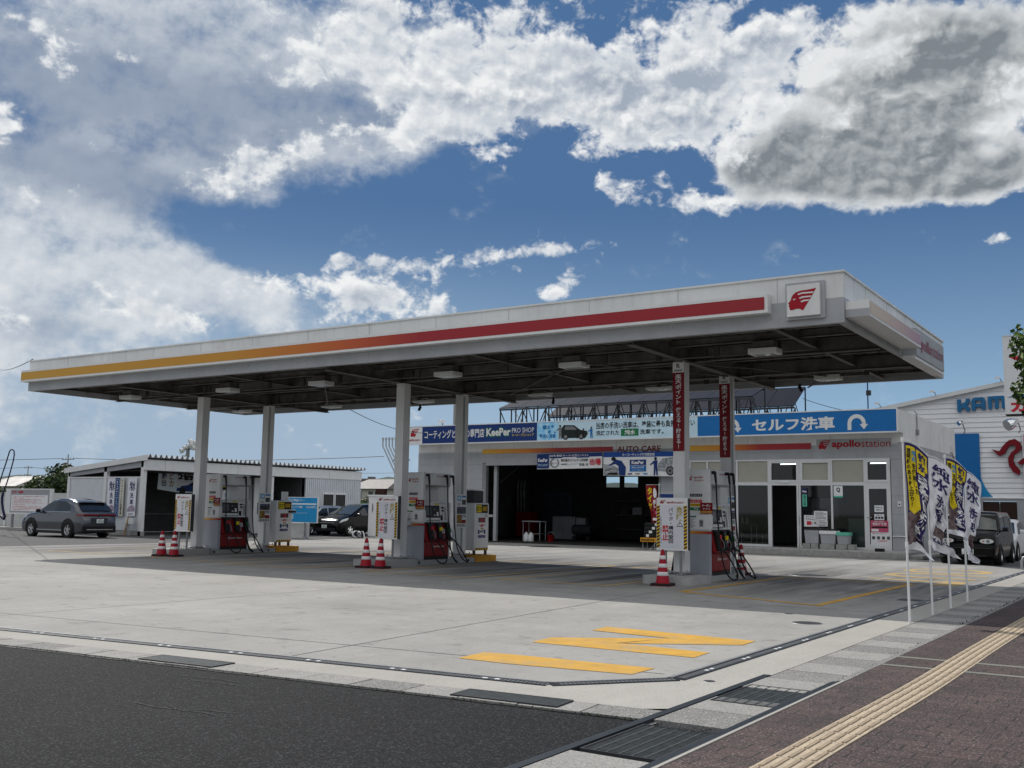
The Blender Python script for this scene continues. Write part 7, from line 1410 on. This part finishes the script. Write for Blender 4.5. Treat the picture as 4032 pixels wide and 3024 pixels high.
for k in range(6): b = MB(); [b.box(-398+j*1.9, -397+j*1.9, 445.9, 445.99, 1.8+k*2.8, 3.0+k*2.8, TGLASS) for j in range(6)]; b.build('window', t, True)
def hill(pts, y, dep, m):
    b = MB(); n = len(pts); vs = []
    for x, z in pts: vs += [(x, y, -1), (x*1.0, y+dep*.4, z*.75), (x*1.02, y+dep, z)]
    b.add(vs, [(3*i+j, 3*i+3+j, 3*i+4+j, 3*i+1+j) for i in range(n-1) for j in (0, 1)], m, True); struct('hill', b)
rs = random.Random(2)
HM = mat('distant_wooded_hill', (.075, .10, .095), .95, var=.25, vs=.02)
hill([(-2600+40*i, (28+14*math.sin(i*.31)+8*math.sin(i*.83+1)+rs.uniform(-2, 2))*(1 if i < 45 else .8)) for i in range(60)], 900, 120, HM)
hill([(-900+20*i, max(1, 19+7*math.sin(i*.27+1)+3*math.sin(i*.9)+rs.uniform(-1, 1))) for i in range(60)], 780, 80, HM)
b = MB()
rs = random.Random(11); FR = [mat('far_roof_a', (.12, .12, .125), .7), mat('far_roof_b', (.22, .2, .19), .7), CRM]
for i in range(70):
    y = rs.uniform(190, 420); x = -y*rs.uniform(.55, 2.1); w = rs.uniform(6, 13); h = rs.uniform(2.5, 5.2); b.box(x, x+w, y, y+8, 0, h, FR[2] if i % 3 else FR[1]); b.hexa([(x-.5, y-.5, h), (x+w+.5, y-.5, h), (x+w+.5, y+8.5, h), (x-.5, y+8.5, h)], [(x+1, y+3.9, h+1.6), (x+w-1, y+3.9, h+1.6), (x+w-1, y+4.1, h+1.6), (x+1, y+4.1, h+1.6)], FR[i % 2])
tag(b.build('far_town'), 'low far roofs on the plain beyond the shed', 'town', kind='stuff')
b = MB(); rs = random.Random(5)
for i in range(5200):
    y = rs.uniform(90, 330); x = -y*rs.uniform(.5, 2.2); h = rs.uniform(.5, 2.6); s = rs.uniform(.8, 2.0); a = rs.uniform(0, 3.14); c, d = math.cos(a)*s, math.sin(a)*s
    b.add([(x-c, y-d, 0), (x+c, y+d, 0), (x+c*.4, y+d*.4, h), (x-c*.5, y-d*.5, h*.9)], [(0, 1, 2, 3)], LF[i % 3])
tag(b.build('far_hedges'), 'mass of far green hedges and gardens beyond the lot', 'hedge', kind='stuff')
def utility_pole(x, y, h, lab, arms, tr=False):
    t = thing('utility_pole', lab, 'utility pole', (x, y, 0), 0, 'utility poles'); b = MB(); b.cyl((0, 0, 0), (0, 0, h), h*.016, h*.010, 10, CONC); b.build('pole', t)
    for z, w in arms: b = MB(); b.box(-w, w, -.06, .06, z-.06, z+.06, GSTEEL); [b.cyl((u, 0, z+.06), (u, 0, z+.3), .06, None, 6, DGREY) for u in (-w*.9, -w*.4, w*.4, w*.9)]; b.build('cross_arm', t)
    if tr: b = MB(); b.cyl((-.7, 0, arms[0][0]-1.6), (-.7, 0, arms[0][0]-.6), .4, None, 10, GSTEEL); b.build('transformer', t)
utility_pole(-166, 110, 9.9, 'utility pole with a drum transformer behind the shed roof', ((9.0, 1.7),), True); utility_pole(-226.5, 140, 9.8, 'slim utility pole above the far left house roof', ((9.3, 1.5), (7.6, 1.4))); utility_pole(-44.2, 60, 15.7, 'grey utility pole whose top shows above the canopy', ((15.2, .9),))
def wire(a, c, sag, lab, r=.02):
    a, c = Vector(a), Vector(c); b = MB(); b.tube([a.lerp(c, k/14)-Vector((0, 0, sag*4*(k/14)*(1-k/14))) for k in range(15)], r, 5, DGREY); tag(b.build('power_line'), lab, 'power line', 'overhead wires')
wire((-240, 105, 9.35), (-167.5, 110, 9.2), .2, 'dark wire left of the transformer pole', .05); wire((-164.4, 110, 9.2), (-100, 118, 9.0), .5, 'dark wire right of the transformer pole', .05); wire((-300, 132, 9.0), (-228, 140, 9.4), .3, 'thin wire left of the slim far pole', .05); wire((-225, 140, 9.4), (-150, 150, 8.2), 1.0, 'thin wire falling from the slim far pole to the trees', .05)
wire((-28.95, 17.8, 5.72), (-67.5, 38.9, 10.4), .2, 'thin wire tied to the left corner of the canopy', .014); wire((-24.0, 26.35, 4.8), (-30.2, 39.5, 5.1), .32, 'slack wire from the rear canopy edge to the building', .012); wire((-44.2, 60, 15.4), (-29.5, 47.5, 5.15), .5, 'wire running from the pole top down to the building roof', .02)
wire((-13.2, 42, 6.2), (-10.6, 43, 5.5), .1, 'thin wire from the solar rack down to the roof', .012); wire((-170, 175, 9.2), (-110, 170, 9.6), .5, 'upper thin wire beyond the end of the shed', .04); wire((-170, 175, 7.0), (-110, 170, 7.2), .4, 'lower thin wire beyond the end of the shed', .04)
t = thing('light_tower', 'tall lamp mast with a cluster of floodlights rising behind the shed roof', 'light tower', (-183, 150, 0)); b = MB(); b.cyl((0, 0, 0), (0, 0, 13.6), .5, .4, 10, GSTEEL); b.build('mast', t); b = MB(); b.box(-1.6, -.6, -.2, .2, 9.2, 12.2, WHITE2); b.build('cabinet', t)
for k, (x, z) in enumerate(((-1.6, 13.2), (-.6, 13.8), (.5, 14.2), (1.6, 14.4), (2.4, 13.8), (2.7, 14.9), (1.1, 15.2))): b = MB(); b.cyl((x, .2, z), (x-.3, -.5, z-.2), .45, .6, 10, WHITE2); b.build('lamp_head', t)
b = MB(); b.box(-2, 2.8, -.1, .1, 13.3, 13.6, GSTEEL); t_ = b.build('lamp_frame', t)
# weeds
b = MB(); rs = random.Random(21)
for i in range(700):
    if i < 480: x = -2.66+rs.gauss(0, .018); y = rs.choice([rs.uniform(8.5, 13), rs.uniform(15, 30)])
    elif i < 760: u = rs.uniform(0, 8); x = -3.3-u; y = 6.77-u*.0886-.03+rs.gauss(0, .012)
    else: x = -3.30+rs.gauss(0, .02); y = rs.uniform(6.9, 13)
    h = rs.uniform(.004, .020)*(2.4 if y > 15 else 1); a = rs.uniform(0, 6.28); w = .009
    b.add([(x-w, y, 0), (x+w, y, 0), (x+math.cos(a)*h*.7, y+math.sin(a)*h*.7, h)], [(0, 1, 2)], (LF[1], BARK, LF[0])[i % 3])
tag(b.build('weeds'), 'little weeds and dirt along the gutter edges', 'weeds', kind='stuff')
